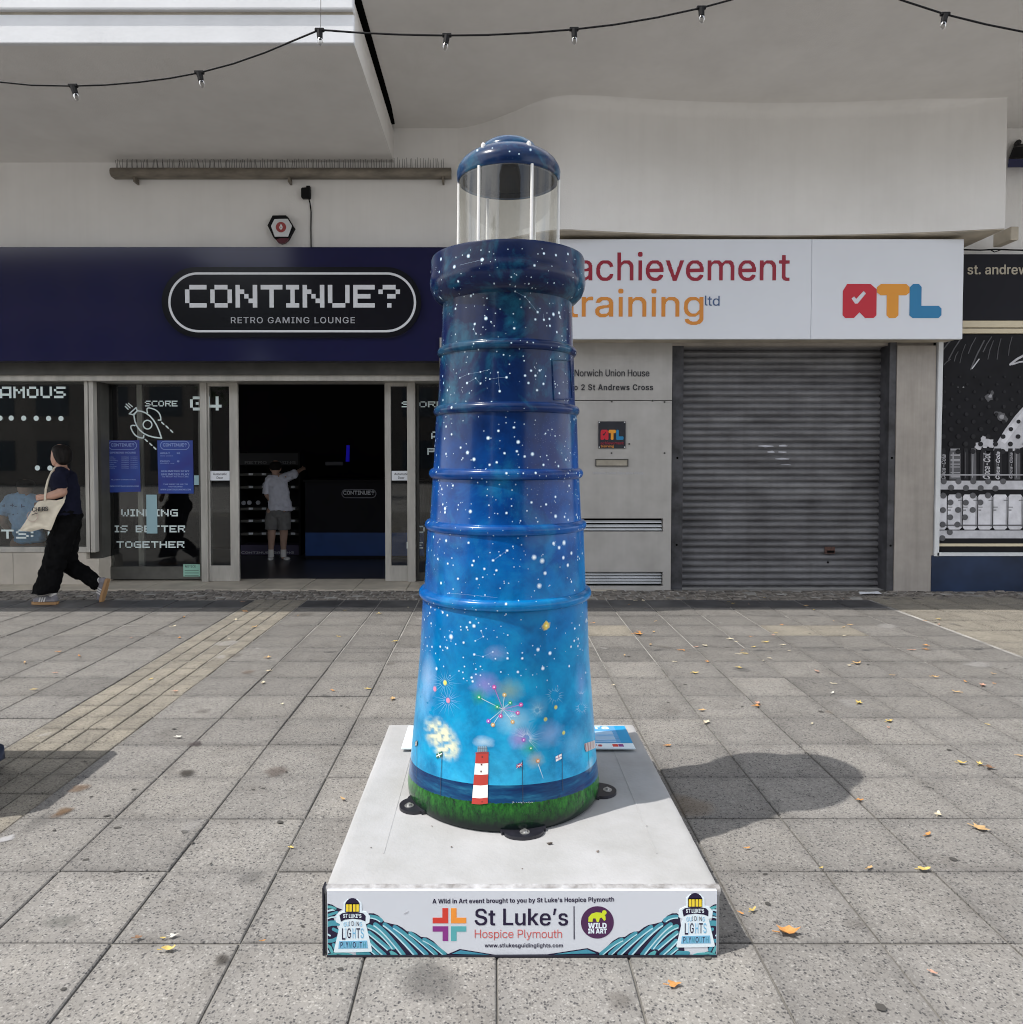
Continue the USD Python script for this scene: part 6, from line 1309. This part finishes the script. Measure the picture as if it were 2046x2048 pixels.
obj('hair', flesh([[(Wp(650, 232), (.098, .09, .083)), (Wp(672, 300), (.068, .082, .07))], [(Wp(628, 205), (.08, .078, .055)), (Wp(650, 232), (.098, .09, .083))], [(Wp(632, 245, -.035), (.062, .062, .08)), (Wp(648, 325, -.04), (.05, .052, .042))], [(Wp(628, 215, -.03), (.075, .065, .05)), (Wp(598, 262, -.055), (.042, .03, .05)), (Wp(618, 305, -.06), (.04, .028, .045))], [(Wp(660, 300, -.02), (.06, .07, .06)), (Wp(668, 338, -.02), (.045, .06, .03))]], .012, 8), L['hair'], wo, smooth=60)
obj('t_shirt', flesh([[(Wp(640, 415), (.07, .1, .03)), (Wp(660, 480), (.118, .16, .06))], [(Wp(660, 480), (.118, .16, .06)), (Wp(680, 620), (.13, .165, .08)), (Wp(700, 780), (.125, .165, .08)), (Wp(705, 870), (.13, .175, .06))],
                      [(Wp(640, 450, -.12), .075), (Wp(612, 500, -.185), .07), (Wp(620, 575, -.20), (.078, .066, .05))], [(Wp(660, 450, .12), .075), (Wp(680, 500, .17), .066), (Wp(700, 575, .185), (.065, .06, .05))]], .012, 8, .03), L['navy_tee'], wo, smooth=60)
obj('trousers', flesh([[(Wp(705, 850), (.128, .172, .06)), (Wp(700, 960), (.135, .17, .09))], [(Wp(690, 950, -.075), (.14, .1, .1)), (Wp(600, 1280, -.08), (.125, .1, .1)), (Wp(480, 1670, -.08), (.13, .1, .012)), (Wp(466, 1700, -.08), (.126, .098, .006))],
                       [(Wp(720, 950, .075), (.13, .1, .1)), (Wp(700, 1390, .08), (.095, .09, .09)), (Wp(850, 1490, .08), (.082, .085, .082)), (Wp(1000, 1590, .08), (.055, .085, .082))]], .013, 6, .05), L['black_cloth'], wo, smooth=60)
def shoe(heel, fwd, up, ln, parent, stripe):
    heel, fwd, up = map(np.asarray, (heel, fwd, up)); fwd = fwd / np.linalg.norm(fwd); up = up - fwd * np.dot(up, fwd); up /= np.linalg.norm(up); side = np.cross(up, fwd)
    M = lambda p: heel + fwd * p[0] * ln + side * p[1] + up * p[2]
    out = [(0, -.03), (.1, -.036), (.35, -.033), (.62, -.044), (.85, -.038), (.97, -.018), (1.0, 0), (.97, .016), (.85, .036), (.62, .044), (.35, .036), (.1, .036), (0, .03), (-.02, 0)]
    V = [M((x, y_, 0)) for x, y_ in out] + [M((x, y_ * 1.03, .026)) for x, y_ in out]; b = MB(); b.hull(V); sole = b
    up_ = flesh([[(M((.10, 0, .055)), (.034, .034, .034)), (M((.45, 0, .055)), (.036, .036, .036)), (M((.84, 0, .042)), (.026, .03, .022))], [(M((.12, 0, .06)), .036), (M((.17, 0, .098)), .034)]], .01, 5)
    s_ = obj('shoe', up_, L['shoe_grey'], parent, smooth=60); obj('sole', sole, L['gum_sole'], s_, smooth=False)
    st_ = MB()
    for k in range(3):
        for sd in (-1, 1):
            x = .42 + k * .09; pts = [M((x, sd * .0375, .03)), M((x + .05, sd * .0375, .03)), M((x + .01, sd * .030, .078)), M((x - .04, sd * .030, .078))]; q = [p_ + side * sd * .004 for p_ in pts]
            st_.hull(np.array(pts + q))
    obj('stripe', st_, L['sock'], s_, smooth=False)
    b = MB(); b.tube([M((.17, 0, .085)), M((.17, 0, .14)), M((.16, 0, .18))], [.036, .035, .034], 12); obj('sock', b, L['sock'], s_)
shoe(Wp(600, 1818, -.08), (-1, 0, 0), (0, 0, 1), .275, wo, 1)
shoe(Wp(1138, 1560, .08), Wp(1065, 1820, .08) - Wp(1138, 1560, .08), (-1, 0, .25), .275, wo, 1)
# tote bag
tb_ = thing('tote_bag', 'cream canvas tote bag with dark lettering hanging from the walking person', 'bag')
from scipy.spatial import Delaunay
def pillow(pts, Y, bulge, step):
    g = Polygon([(p[0], p[2]) for p in (at(*c1w(u, v), Y) for u, v in pts)]); x0, z0, x1, z1 = g.bounds
    B = [g.exterior.interpolate(t, True).coords[0] for t in np.linspace(0, 1, 70)[:-1]]; I = [(x, z) for x in np.arange(x0, x1, step) for z in np.arange(z0, z1, step) if g.buffer(-step * .5).contains(Point(x, z))]
    P = np.array(B + I); D = Delaunay(P).simplices; D = np.array([t for t in D if g.contains(Point(P[t].mean(0)))]); d = np.array([g.exterior.distance(Point(p)) for p in P]); b = bulge * np.sqrt(np.clip(d / d.max(), 0, 1)); wr = np.array([meshkit.noise(np.array([p[0] * 14 + p[1] * 9, p[1] * 6, 0.])) - .5 for p in P]) * .02 * np.clip(d / .03, 0, 1)
    n_ = len(P); V = np.vstack([np.c_[P[:, 0], Y - b - wr, P[:, 1]], np.c_[P[:, 0], Y + b, P[:, 1]]]); a = P[D]; cw = (a[:, 1, 0] - a[:, 0, 0]) * (a[:, 2, 1] - a[:, 0, 1]) - (a[:, 1, 1] - a[:, 0, 1]) * (a[:, 2, 0] - a[:, 0, 0]); D[cw < 0] = D[cw < 0][:, ::-1]
    return V, np.vstack([D, D[:, ::-1] + n_])
YBg = YWm - .235
obj('bag', pillow([(395, 748), (500, 728), (590, 735), (680, 712), (672, 760), (628, 830), (590, 900), (560, 980), (530, 1052), (440, 1030), (330, 1062), (200, 1052), (262, 960), (300, 895), (350, 810)], YBg, .035, .022), L['canvas'], tb_, smooth=60)
for pts in ([(575, 392, -.15), (540, 440, -.185), (500, 530, -.225), (478, 620, -.24), (472, 700, -.245), (470, 745, -.24)], [(570, 392, -.12), (615, 410, -.17), (645, 455, -.2), (655, 500, -.17), (690, 600, -.14), (670, 725, -.2)]):
    b = MB(); q = [Wp(*p_) for p_ in pts]; b.tube(q, .011, 6); obj('strap', b, L['canvas'], tb_)
lt = fit(affinity.skew(affinity.rotate(text('CHERS', 380), 3, origin=(0, 0)), 0, 0), *c1w(362, 797), *c1w(524, 850), YBg)
lettering('lettering', lt, YBg - .036, L['dark_print'], tb_, .008)
lettering('printed_line', pxline([c1w(360, 885), c1w(390, 872), c1w(415, 865)], 1.0, YBg), YBg - .036, L['dark_print'], tb_, .008)
p = at(*c1w(360, 900), YBg); lettering('printed_ring', Point(p[0], p[2]).buffer(.055).difference(Point(p[0], p[2]).buffer(.052)), YBg - .034, plain('ring_ink_look', (.55, .42, .38), .8), tb_, .006)

# boy at the cabinet inside
YBo = 11.3
c8b = crop(520, 900, 200, 1610)
def Bp(u, v, dy=0.0): return at(*c8b(u, v), YBo + dy)
bo = thing('person', 'person in white T-shirt and grey shorts reaching up at the cabinet inside the doorway', 'person')
sk = [[(Bp(250, 270), (.078, .085, .1)), (Bp(250, 330), (.062, .07, .07))], [(Bp(250, 345), .048), (Bp(248, 430), .05)], [(Bp(330, 300), (.012, .02, .03)), (Bp(328, 320), (.01, .015, .02))], [(Bp(172, 300), (.012, .02, .03)), (Bp(174, 320), (.01, .015, .02))],
      [(Bp(248, 430), .055), (Bp(130, 500), .05), (Bp(108, 720), .036), (Bp(150, 800, -.02), .026), (Bp(165, 825, -.03), (.03, .02, .028))],
      [(Bp(248, 430), .055), (Bp(420, 440), .05), (Bp(575, 375, .12), .036), (Bp(670, 310, .25), .025), (Bp(690, 295, .3), (.022, .035, .026))],
      [(Bp(200, 1000), .09), (Bp(190, 1290), .062), (Bp(185, 1420), .055), (Bp(178, 1620), .036), (Bp(178, 1720), .036)], [(Bp(380, 1000), .09), (Bp(385, 1290), .062), (Bp(380, 1420), .055), (Bp(378, 1620), .036), (Bp(378, 1720), .036)], [(Bp(200, 1000), .09), (Bp(380, 1000), .09)]]
for k in range(4): sk.append([(Bp(690 + 4 * k, 290 + 9 * k, .31), .009), (Bp(712 + 3 * k, 280 + 10 * k, .36), .008), (Bp(722 + 2 * k, 284 + 10 * k, .39), .007)])
sk.append([(Bp(680, 280, .29), .01), (Bp(690, 262, .33), .008)])
obj('body', flesh(sk, .014, 6), L['skin_dim'], bo, smooth=60)
obj('hair', flesh([[(Bp(250, 238), (.086, .092, .06)), (Bp(250, 290, -.01), (.082, .085, .05))]], .012, 6), L['hair'], bo, smooth=60)
L['boy_tee'] = look('white_tee_look', (.62, .62, .7), .85, .06, 10, bump=.008, bscale=12); L['boy_short'] = look('grey_shorts_look', (.17, .165, .16), .85, .1, 8, bump=.006, bscale=14)
obj('t_shirt', flesh([[(Bp(250, 425), (.08, .07, .03)), (Bp(260, 500), (.155, .09, .05))], [(Bp(260, 500), (.155, .09, .05)), (Bp(300, 700), (.16, .1, .06)), (Bp(325, 940), (.185, .12, .02)), (Bp(326, 965), (.186, .12, .008))], [(Bp(170, 480), .075), (Bp(115, 560), .065), (Bp(108, 700), (.066, .06, .02))], [(Bp(370, 460), .075), (Bp(470, 420, .05), .072), (Bp(545, 395, .09), .066)]], .013, 6, .05), L['boy_tee'], bo, smooth=60)
obj('shorts', flesh([[(Bp(300, 960), (.15, .11, .05)), (Bp(290, 1040), (.16, .115, .06))], [(Bp(215, 1020), (.11, .1, .06)), (Bp(178, 1270), (.098, .09, .012))], [(Bp(370, 1020), (.11, .1, .06)), (Bp(392, 1275), (.098, .09, .012))]], .013, 5, .04), L['boy_short'], bo, smooth=60)
for u, s_ in ((170, -1), (400, 1)):
    b = flesh([[(Bp(u, 1750, .1), (.04, .05, .025)), (Bp(u + (40 if s_ > 0 else 0), 1752, -.06), (.042, .06, .03))]], .012, 4); s1 = obj('shoe', b, L['sock'], bo, smooth=60)
    b = MB(); b.tube([Bp(178 if s_ < 0 else 378, 1600), Bp(178 if s_ < 0 else 378, 1720)], [.042, .044], 12); obj('sock', b, L['sock'], bo)
# person in blue seated behind the window
YSm = 9.24
def Sp(u, v, dy=0.0): return at(*c1w(u, v), YSm + dy)
L['sky_tee'] = look('light_blue_tee_look', (.30, .56, .88), .85, .08, 9, bump=.008, bscale=14)
se = thing('person', 'person in light blue T-shirt and dark cap seated with back against the shop window', 'person')
obj('body', flesh([[(Sp(262, 600), (.085, .095, .105)), (Sp(258, 640, .03), (.06, .07, .06))], [(Sp(258, 630), .058), (Sp(245, 690), .065)], [(Sp(245, 690), .07), (Sp(60, 800), .055), (Sp(20, 960, .05), .042), (Sp(100, 1060, .25), .03), (Sp(130, 1050, .32), (.03, .04, .03))], [(Sp(245, 690), .07), (Sp(400, 790), .055), (Sp(430, 960, .05), .042), (Sp(360, 1060, .25), .03), (Sp(330, 1050, .32), (.03, .04, .03))],
                   [(Sp(200, 1190, .05), .1), (Sp(180, 1200, .45), .075), (Sp(180, 1500, .45), .05), (Sp(180, 1560, .5), .04)], [(Sp(380, 1190, .05), .1), (Sp(390, 1200, .45), .075), (Sp(390, 1500, .45), .05), (Sp(390, 1560, .5), .04)], [(Sp(200, 1190, .05), .1), (Sp(380, 1190, .05), .1)]], .016, 6), L['skin_dim'], se, smooth=60)
obj('t_shirt', flesh([[(Sp(220, 675), (.1, .08, .03)), (Sp(215, 760), (.19, .1, .06))], [(Sp(215, 760), (.19, .1, .06)), (Sp(260, 960), (.165, .11, .08)), (Sp(320, 1150, .02), (.19, .13, .05))], [(Sp(110, 745), .085), (Sp(50, 830, .02), (.085, .085, .08))], [(Sp(330, 735), .085), (Sp(400, 830, .02), (.08, .085, .08))]], .014, 5, .05), L['sky_tee'], se, smooth=60)
obj('cap', flesh([[(Sp(268, 560), (.1, .11, .055)), (Sp(270, 585), (.1, .108, .03))], [(Sp(225, 585, .0), (.05, .06, .012)), (Sp(180, 592, .03), (.05, .06, .008))]], .014, 5), L['black'], se, smooth=60)
ink = [pxbox(*c1w(u, v), *c1w(u + w_, v + h_), YSm) for u, v, w_, h_ in ((75, 785, 30, 8), (95, 770, 8, 30), (160, 780, 40, 8), (180, 765, 8, 40), (205, 790, 22, 8), (275, 770, 8, 35), (285, 790, 25, 7), (90, 858, 30, 5), (130, 868, 30, 5), (185, 870, 12, 14), (230, 862, 40, 5))]
sh_ = MB(); sh_.flat(union_all(ink), .004, on_wall(YSm - .098)); obj('shirt_print', sh_, plain('shirt_ink_look', (.06, .13, .28), .8), se)
stl = thing('stool', 'round stool under the seated person behind the shop window', 'stool')
p = Sp(290, 1235, .05); b = MB(); b.tube([p, p + [0, 0, -.04]], [.17, .17], 20); obj('seat', b, L['black'], stl); b = MB(); b.tube([p + [0, 0, -.04], [p[0], p[1], .03], [p[0], p[1], .012]], [.025, .025, .2], 16); obj('leg', b, L['black'], stl)

# ------------------------------------------------------------------ inside the doorway
YCt = 11.35
ct = thing('shop_counter', 'dark shop counter with a blue plinth band inside the doorway', 'counter')
x0, x1 = X(575, YCt), X(800, YCt)
m = MB(); m.box(x0, x1, YCt, YCt + .6, .012, 1.19); obj('body', m, look('counter_front_look', (.010, .0095, .013), .6, .1, 3, spec=.15), ct)
m = MB(); m.box(x0 - .02, x1 + .02, YCt - .03, YCt + .62, 1.19, 1.225, .005); obj('top', m, L['black'], ct)
m = MB(); m.box(x0, x1, YCt - .012, YCt - .001, .06, Z(1005, YCt)); obj('plinth_band', m, look('counter_blue_look', (.012, .055, .21), .5, .1, 3), ct)  # plain blue band, no emission
a, b = c3(980, 1045), c3(1285, 1125); cc = capsule(*a, *b, YCt); lettering('badge_outline', cc.difference(cc.buffer(-.012)), YCt, plain('dim_white_look', (.22, .22, .25), .5), ct, .003)
a, b = c3(995, 1060), c3(1268, 1095); lettering('lettering', fit(pixels('CONTINUE?'), *a, *b, YCt), YCt, L['white_print'], ct, .003)
cbn = thing('display_cabinet', 'tall dark display cabinet of small boxed goods inside the doorway behind the reaching person', 'cabinet')
YCb = 11.75; x0, x1 = X(449, YCb), X(566, YCb)
zt0 = Z(852, YCb)
m = MB(); m.box(x0, x1, YCb + .35, YCb + .4, .012, zt0); obj('back', m, L['black'], cbn)
for x_ in (x0, x1 - .03): m = MB(); m.box(x_, x_ + .03, YCb, YCb + .35, .012, zt0); obj('side', m, L['black'], cbn)
a, b = c3(95, 1530), c3(578, 1635)
m = MB(); m.box(x0 + .031, x1 - .031, YCb, YCb + .35, .02, Z(b[1] - 21, YCb)); obj('base', m, plain('cabinet_base_look', (.055, .045, .085), .5), cbn)
lettering('lettering', fit(pixels('CONTINUE GAMING'), *c3(100, 1595), *c3(560, 1612), YCb), YCb, L['grey_print'], cbn, .002)
m = MB(); m.box(x0 + .031, x1 - .031, YCb, YCb + .02, Z(c3(0, 835)[1], YCb), Z(c3(0, 730)[1], YCb)); obj('header', m, plain('cabinet_header_look', (.03, .03, .034), .5), cbn)
lettering('lettering', fit(pixels('RETRO GAMING'), *c3(130, 800), *c3(575, 826), YCb), YCb, plain('cabinet_ink_look', (.16, .16, .17), .5), cbn, .002)
for v in (915, 1028, 1218, 1325, 1438):
    y_ = c3(0, v)[1]
    m = MB(); m.box(x0 + .031, x1 - .031, YCb, YCb + .34, Z(y_ + 3, YCb), Z(y_ - 1.5, YCb)); obj('shelf', m, L['dark_frame'], cbn)
    for u in (165, 280, 400, 535):
        a = c3(u, v - 10); lettering('price_tag', pxbox(a[0], a[1], a[0] + 8, a[1] + 4, YCb), YCb, L['white_print'], cbn, .002)
for i, (u, v) in enumerate(((118, 1168), (168, 1165), (245, 1165))):
    a = at(*c3(u, v), YCb + .05); b = MB(); b.tube([a, a + [0, .02, 0]], [.034, .034], 12); obj('badge', b, L['grey_print'], None, label=('leftmost', 'middle', 'rightmost')[i] + ' of three small pale round badges on the cabinet shelf', cat='badge', group='round badges on the cabinet')
ld = thing('light_tube', 'short upright blue light tube glowing in the dark shop interior', 'light')
a = c3(1038, 660); b_ = c3(1032, 805); m = MB(); m.tube([at(a[0], a[1], 12.3), at(b_[0], b_[1], 12.3)], .03, 10); obj('tube', m, plain('blue_tube_look', (.02, .012, .8), .4, emit=.12), ld)
p = at(*c3(912, 822), 12.4); m = MB(); m.box(p[0] - .15, p[0] + .15, 12.4, 12.44, p[2] - .03, p[2] + .03, .01); obj('screen_box', m, plain('screen_box_look', (.3, .3, .33), .4), label='small dim pale box on the back wall of the dark shop', cat='box')

# ------------------------------------------------------------------ dark navy thing at the left edge
nb = thing('street_bin', 'dark navy street bin whose rounded foot just enters the left edge', 'bin')
L['navy_plastic'] = look('navy_plastic_look', (.016, .024, .05), .4, .15, 6)
bx1_b, by0_b, by1_b = -2.53, 2.99, 3.68
m = MB(); m.box(-3.2, bx1_b, by0_b, by1_b, .1, 1.02, .04); obj('body', m, L['navy_plastic'], nb, smooth=50)
pf = at(14, 1438, 3.66); m = MB(); m.hull([(x_, y_, z_) for x_, y_, z_ in [(-3.3, 2.9, .03), (-3.3, 3.72, .03), (-3.3, 2.9, .13), (-3.3, 3.72, .13), (pf[0] - .05, 2.95, .06), (pf[0] - .07, 3.70, .03), (pf[0] - .01, 3.66, .055), (pf[0], 3.6, .075), (pf[0], 3.1, .075), (pf[0] - .03, 3.68, .115), (pf[0] - .02, 3.1, .115), (pf[0] - .1, 3.70, .13), (pf[0] - .1, 2.95, .13)]]); obj('foot', m, L['navy_plastic'], nb, smooth=50)

# ------------------------------------------------------------------ fallen leaves
LC = {'yellow': (.62, .46, .14), 'orange': (.58, .27, .08), 'tan': (.55, .36, .17), 'pale': (.66, .58, .42), 'brown': (.2, .11, .06), 'pink': (.52, .3, .22), 'white': (.68, .66, .6)}
for k, c in LC.items(): L['leaf_' + k] = look('leaf_' + k + '_look', c, .6, .18, 40)
def leaf_mesh(seed, size):
    r = np.random.default_rng(seed); n = 15; outl = []
    lob = r.choice([0, 3, 5])
    for k in range(n):
        t = 2 * PI * k / n; q = .5 + (.16 * math.cos(lob * t) if lob else .02 * math.cos(2 * t)) + r.normal(0, .05); outl.append((q * math.cos(t) * 1.15, q * math.sin(t) * (.75 if lob else .48)))
    cz = r.uniform(.08, .5); tw = r.uniform(-.25, .25)
    zf = lambda x, y: cz * (x * x * 1.2 + y * y * 2.0) + tw * x * y
    V = [(0, 0, 0)] + [(x * .55, y * .55, zf(x * .55, y * .55) + r.normal(0, .012)) for x, y in outl] + [(x, y, zf(x, y) + r.normal(0, .035)) for x, y in outl]
    F = [(0, 1 + k, 1 + (k + 1) % n) for k in range(n)]
    for k in range(n): a, b = 1 + k, 1 + (k + 1) % n; F += [(a, a + n, b + n), (a, b + n, b)]
    V = np.array(V) * size; lo = V[:, 2].min(); V[:, 2] += .008 - lo
    b = MB(); b.add(V, F); b.tube([(-.5 * size, 0, .008), (-.95 * size, .05 * size, .01)], .0012 + size * .012, 4); return b
SPECIAL = [(c7, 715, 697, 62, 'orange', 'large orange fallen leaf beside the right front corner of the plinth'), (c7, 472, 597, 18, 'orange', 'small orange leaf at the edge of the plinth shadow near the front right corner'), (c7, 530, 582, 22, 'yellow', 'thin yellow leaf touching a small orange one beside the plinth shadow'),
    (c7, 122, 967, 42, 'orange', 'ragged orange leaf lying in front of the plinth near the bottom edge'), (c7, 1708, 155, 45, 'tan', 'broad tan leaf on the right below a joint, near the right edge'), (c7, 1437, 187, 28, 'orange', 'orange leaf left of the broad tan leaf on the right'), (c7, 1490, 82, 28, 'pale', 'pale cream leaf on the paving above the two tan leaves at right'),
    (c7, 507, 257, 18, 'orange', 'small orange leaf just below the end of the lighthouse shadow near the plinth'), (c7, 1135, 360, 24, 'tan', 'tan leaf lying on a paving joint right of the plinth'), (c7, 1415, 368, 34, 'yellow', 'yellow leaf on the same joint at the crossing right of the tan leaf'), (c7, 1465, 905, 22, 'pink', 'small reddish leaf on the near paving at bottom right'), (c7, 1088, 8, 18, 'orange', 'orange leaf on the paving right of the tip of the lighthouse shadow'),
    (c7, 888, 360, 14, 'yellow', 'tiny yellow leaf at a joint crossing right of the plinth'), (c5, 902, 812, 44, 'yellow', 'large yellow leaf on the near paving left of the plinth'), (c5, 878, 752, 16, 'yellow', 'small yellow leaf on the joint just above the large yellow one at left'), (c5, 740, 750, 26, 'brown', 'mossy brown leaf in the joint left of the plinth'), (c5, 1840, 4, 24, 'tan', 'tan leaf on the paving left of the plinth beside its top edge'), (c5, 1412, 766, 16, 'orange', 'small orange leaf on the joint left of the plinth front'), (c5, 1562, 265, 16, 'yellow', 'small yellow leaf on a joint left of the plinth corner'), (c5, 930, 738, 26, 'white', 'white scrap lying on the joint above the large yellow leaf'),
    (c4, 1735, 517, 17, 'yellow', 'yellow leaf on the paving up left of the plinth'), (c4, 165, 520, 17, 'yellow', 'lone yellow leaf on the far left paving beyond the buff strip'), (c4, 840, 744, 18, 'white', 'white scrap on the paving left of the plinth and right of the buff strip'), (c4, 278, 342, 14, 'orange', 'orange leaf on the far left paving near the walking person'), (c4, 1263, 369, 18, 'tan', 'tan leaf on the mid paving right of the buff strip'), (c4, 1862, 292, 15, 'yellow', 'yellow leaf close to the left side of the lighthouse in the distance'), (c4, 1568, 526, 15, 'orange', 'orange leaf left of a yellow one on the mid left paving'), (c4, 1330, 590, 11, 'pale', 'pale curled scrap on the middle of the left paving'),
    (c6, 1198, 553, 24, 'yellow', 'wide yellow leaf in the middle of the right-hand paving'), (c6, 1333, 635, 20, 'yellow', 'yellow leaf on a joint right of and nearer than the wide yellow one'), (c6, 745, 566, 20, 'orange', 'curled orange and cream leaf on a joint right of the plinth'), (c6, 1655, 822, 20, 'yellow', 'left yellow leaf of the trio far right'), (c6, 1735, 825, 20, 'yellow', 'middle yellow leaf of the trio far right'), (c6, 1783, 842, 24, 'brown', 'brown leaf, right one of the trio far right'), (c6, 347, 743, 16, 'orange', 'orange leaf close to the back right corner of the plinth'), (c6, 1537, 437, 17, 'tan', 'tan leaf far right behind the yellow leaves'), (c6, 1750, 474, 20, 'pink', 'pinkish leaf at the far right of the paving'), (c6, 1190, 375, 24, 'tan', 'tan leaf with a dark stem far right of the lighthouse'), (c6, 468, 418, 17, 'yellow', 'yellow leaf right of the lighthouse waist on the far paving'), (c6, 666, 395, 15, 'yellow', 'small yellow leaf between two joints right of the lighthouse'), (c6, 1503, 313, 16, 'orange', 'orange leaf near the buff strip at far right'), (c6, 1435, 316, 15, 'pink', 'pink leaf left of the orange leaf near the buff strip'), (c6, 410, 318, 16, 'orange', 'orange leaf on the far paving beside the pale tan slab'), (c6, 783, 281, 15, 'yellow', 'yellow leaf beyond the tan slabs right of the lighthouse'), (c6, 730, 302, 12, 'yellow', 'tiny yellow leaf on the joint near the tan slabs'), (c6, 1080, 508, 14, 'white', 'white scrap among the leaves on the right-hand paving'), (c6, 215, 245, 24, 'orange', 'orange leaf heap piece at the corner of the pale tan slab'), (c6, 1920, 790, 18, 'tan', 'tan leaf cut by the right edge of the picture'), (c6, 665, 335, 13, 'pale', 'pale leaf on the far paving right of the lighthouse')]
kk = 0
for c, u, v, wpx, col, lab in SPECIAL:
    p = atz(*c(u, v)); k_ = {c5: .373, c7: .3865, c4: .4249, c6: .4487}[c] * 1930 / 2046
    s_ = wpx * 1.6 * k_ * p[1] / FPX / 1.15; b = leaf_mesh(100 + kk, s_); v_, f_ = b.arr(); a = rng.uniform(-.9, .9); R = np.array([[math.cos(a), -math.sin(a), 0], [math.sin(a), math.cos(a), 0], [0, 0, 1]])
    t = thing('fallen_leaf' if col != 'white' else 'paper_scrap', lab, 'leaf' if col != 'white' else 'litter', loc=(p[0], p[1], 0), group='leaves scattered on the paving' if col != 'white' else None)
    obj('blade', (v_ @ R.T, f_), L['leaf_' + col], t, smooth=True); kk += 1
for k in range(96):
    far = k < 72
    x_, y_ = (rng.uniform(.3, 4.4), rng.uniform(4.2, 8.2)) if far else (rng.uniform(-3.6, -.5), rng.uniform(4.4, 8.0))
    if abs(x_ - LX) < .8 and y_ < 4.0: continue
    col = ['yellow', 'tan', 'pale', 'pink', 'orange', 'pale'][k % 6]; b = leaf_mesh(300 + k, rng.uniform(.018, .042)); v_, f_ = b.arr(); a = rng.uniform(0, 6.2); R = np.array([[math.cos(a), -math.sin(a), 0], [math.sin(a), math.cos(a), 0], [0, 0, 1]])
    t = thing('fallen_leaf', f'tiny {col} dry fallen leaf scrap on the paving ' + ('right' if far else 'left') + ' of the lighthouse', 'leaf', loc=(x_, y_, 0), group=f'tiny {col} leaf scraps ' + ('right' if far else 'left') + ' of the lighthouse')
    obj('blade', (v_ @ R.T, f_), L['leaf_' + col], t, smooth=True)

# ------------------------------------------------------------------ across the square, behind the photographer: what the glossy sign and the glass mirror
L['far_wall'] = look('far_wall_look', (.15, .135, .12), .8, .1, .6); L['far_glass'] = plain('far_glass_look', (.03, .04, .05), .1)
def far_building(label, x0, x1, y1, h, floors, bays, wall):
    t = thing('office_building', label, 'building'); m = MB(); m.box(x0, x1, y1 - 10, y1, 0, h); obj('wall', m, wall, t)
    m = MB(); m.box(x0 - .2, x1 + .2, y1 - 10.2, y1 + .25, h, h + .5); obj('roof', m, wall, t)
    fh = h / floors; bw = (x1 - x0) / bays
    for i in range(floors):
        for j in range(bays):
            m = MB(); m.box(x0 + bw * (j + .2), x0 + bw * (j + .8), y1 - .1, y1 + .03, fh * (i + .25), fh * (i + .8)); obj('window', m, L['far_glass'], t)
far_building('stone office building across the square behind the photographer, left one', -44, -18, -26, 13, 4, 8, L['far_wall'])
far_building('taller office building across the square behind the photographer, right one', -13, 16, -30, 17, 5, 9, look('far_wall_dark_look', (.075, .066, .06), .8, .1, .6))
def tree(label, x, y, h, seed):
    r = np.random.default_rng(seed); t = thing('plane_tree', label, 'tree', loc=(x, y, 0)); b = MB(); b.tube([(0, 0, 0), (.05, 0, h * .3), (0, .1, h * .55)], [.22, .16, .1], 10)
    for k in range(7):
        a = k * .9; b.tube([(0, 0, h * .35), (math.cos(a) * h * .12, math.sin(a) * h * .12, h * .55), (math.cos(a) * h * .24, math.sin(a) * h * .24, h * .72)], [.08, .05, .02], 6)
    obj('trunk', b, look('bark_look', (.12, .1, .08), .9, .3, 8) if seed == 1 else L['bark'], t); L['bark'] = UsdShade.Material.Get(stage, '/World/Looks/bark_look')
    n = 2600; P = r.normal(0, 1, (n, 3)); P /= np.linalg.norm(P, axis=1, keepdims=True); P *= (r.uniform(.35, 1, (n, 1)) ** .5) * [h * .33, h * .33, h * .3]; P += [0, 0, h * .68]; keep = meshkit.noise(P * .9, 3) > .38; P = P[keep]
    q = r.normal(0, 1, (len(P), 3, 3)) * .16; V = (P[:, None] + q).reshape(-1, 3); obj('crown', (V, np.arange(len(V)).reshape(-1, 3)), look('leaves_look', (.06, .10, .03), .6, .3, 2) if seed == 1 else L['leaves'], t, smooth=False); L['leaves'] = UsdShade.Material.Get(stage, '/World/Looks/leaves_look')
tree('leafy plane tree on the square behind the photographer, left one', -10.5, -13, 9.5, 1)
tree('leafy plane tree on the square behind the photographer, right one', 7.5, -15, 8.5, 2)
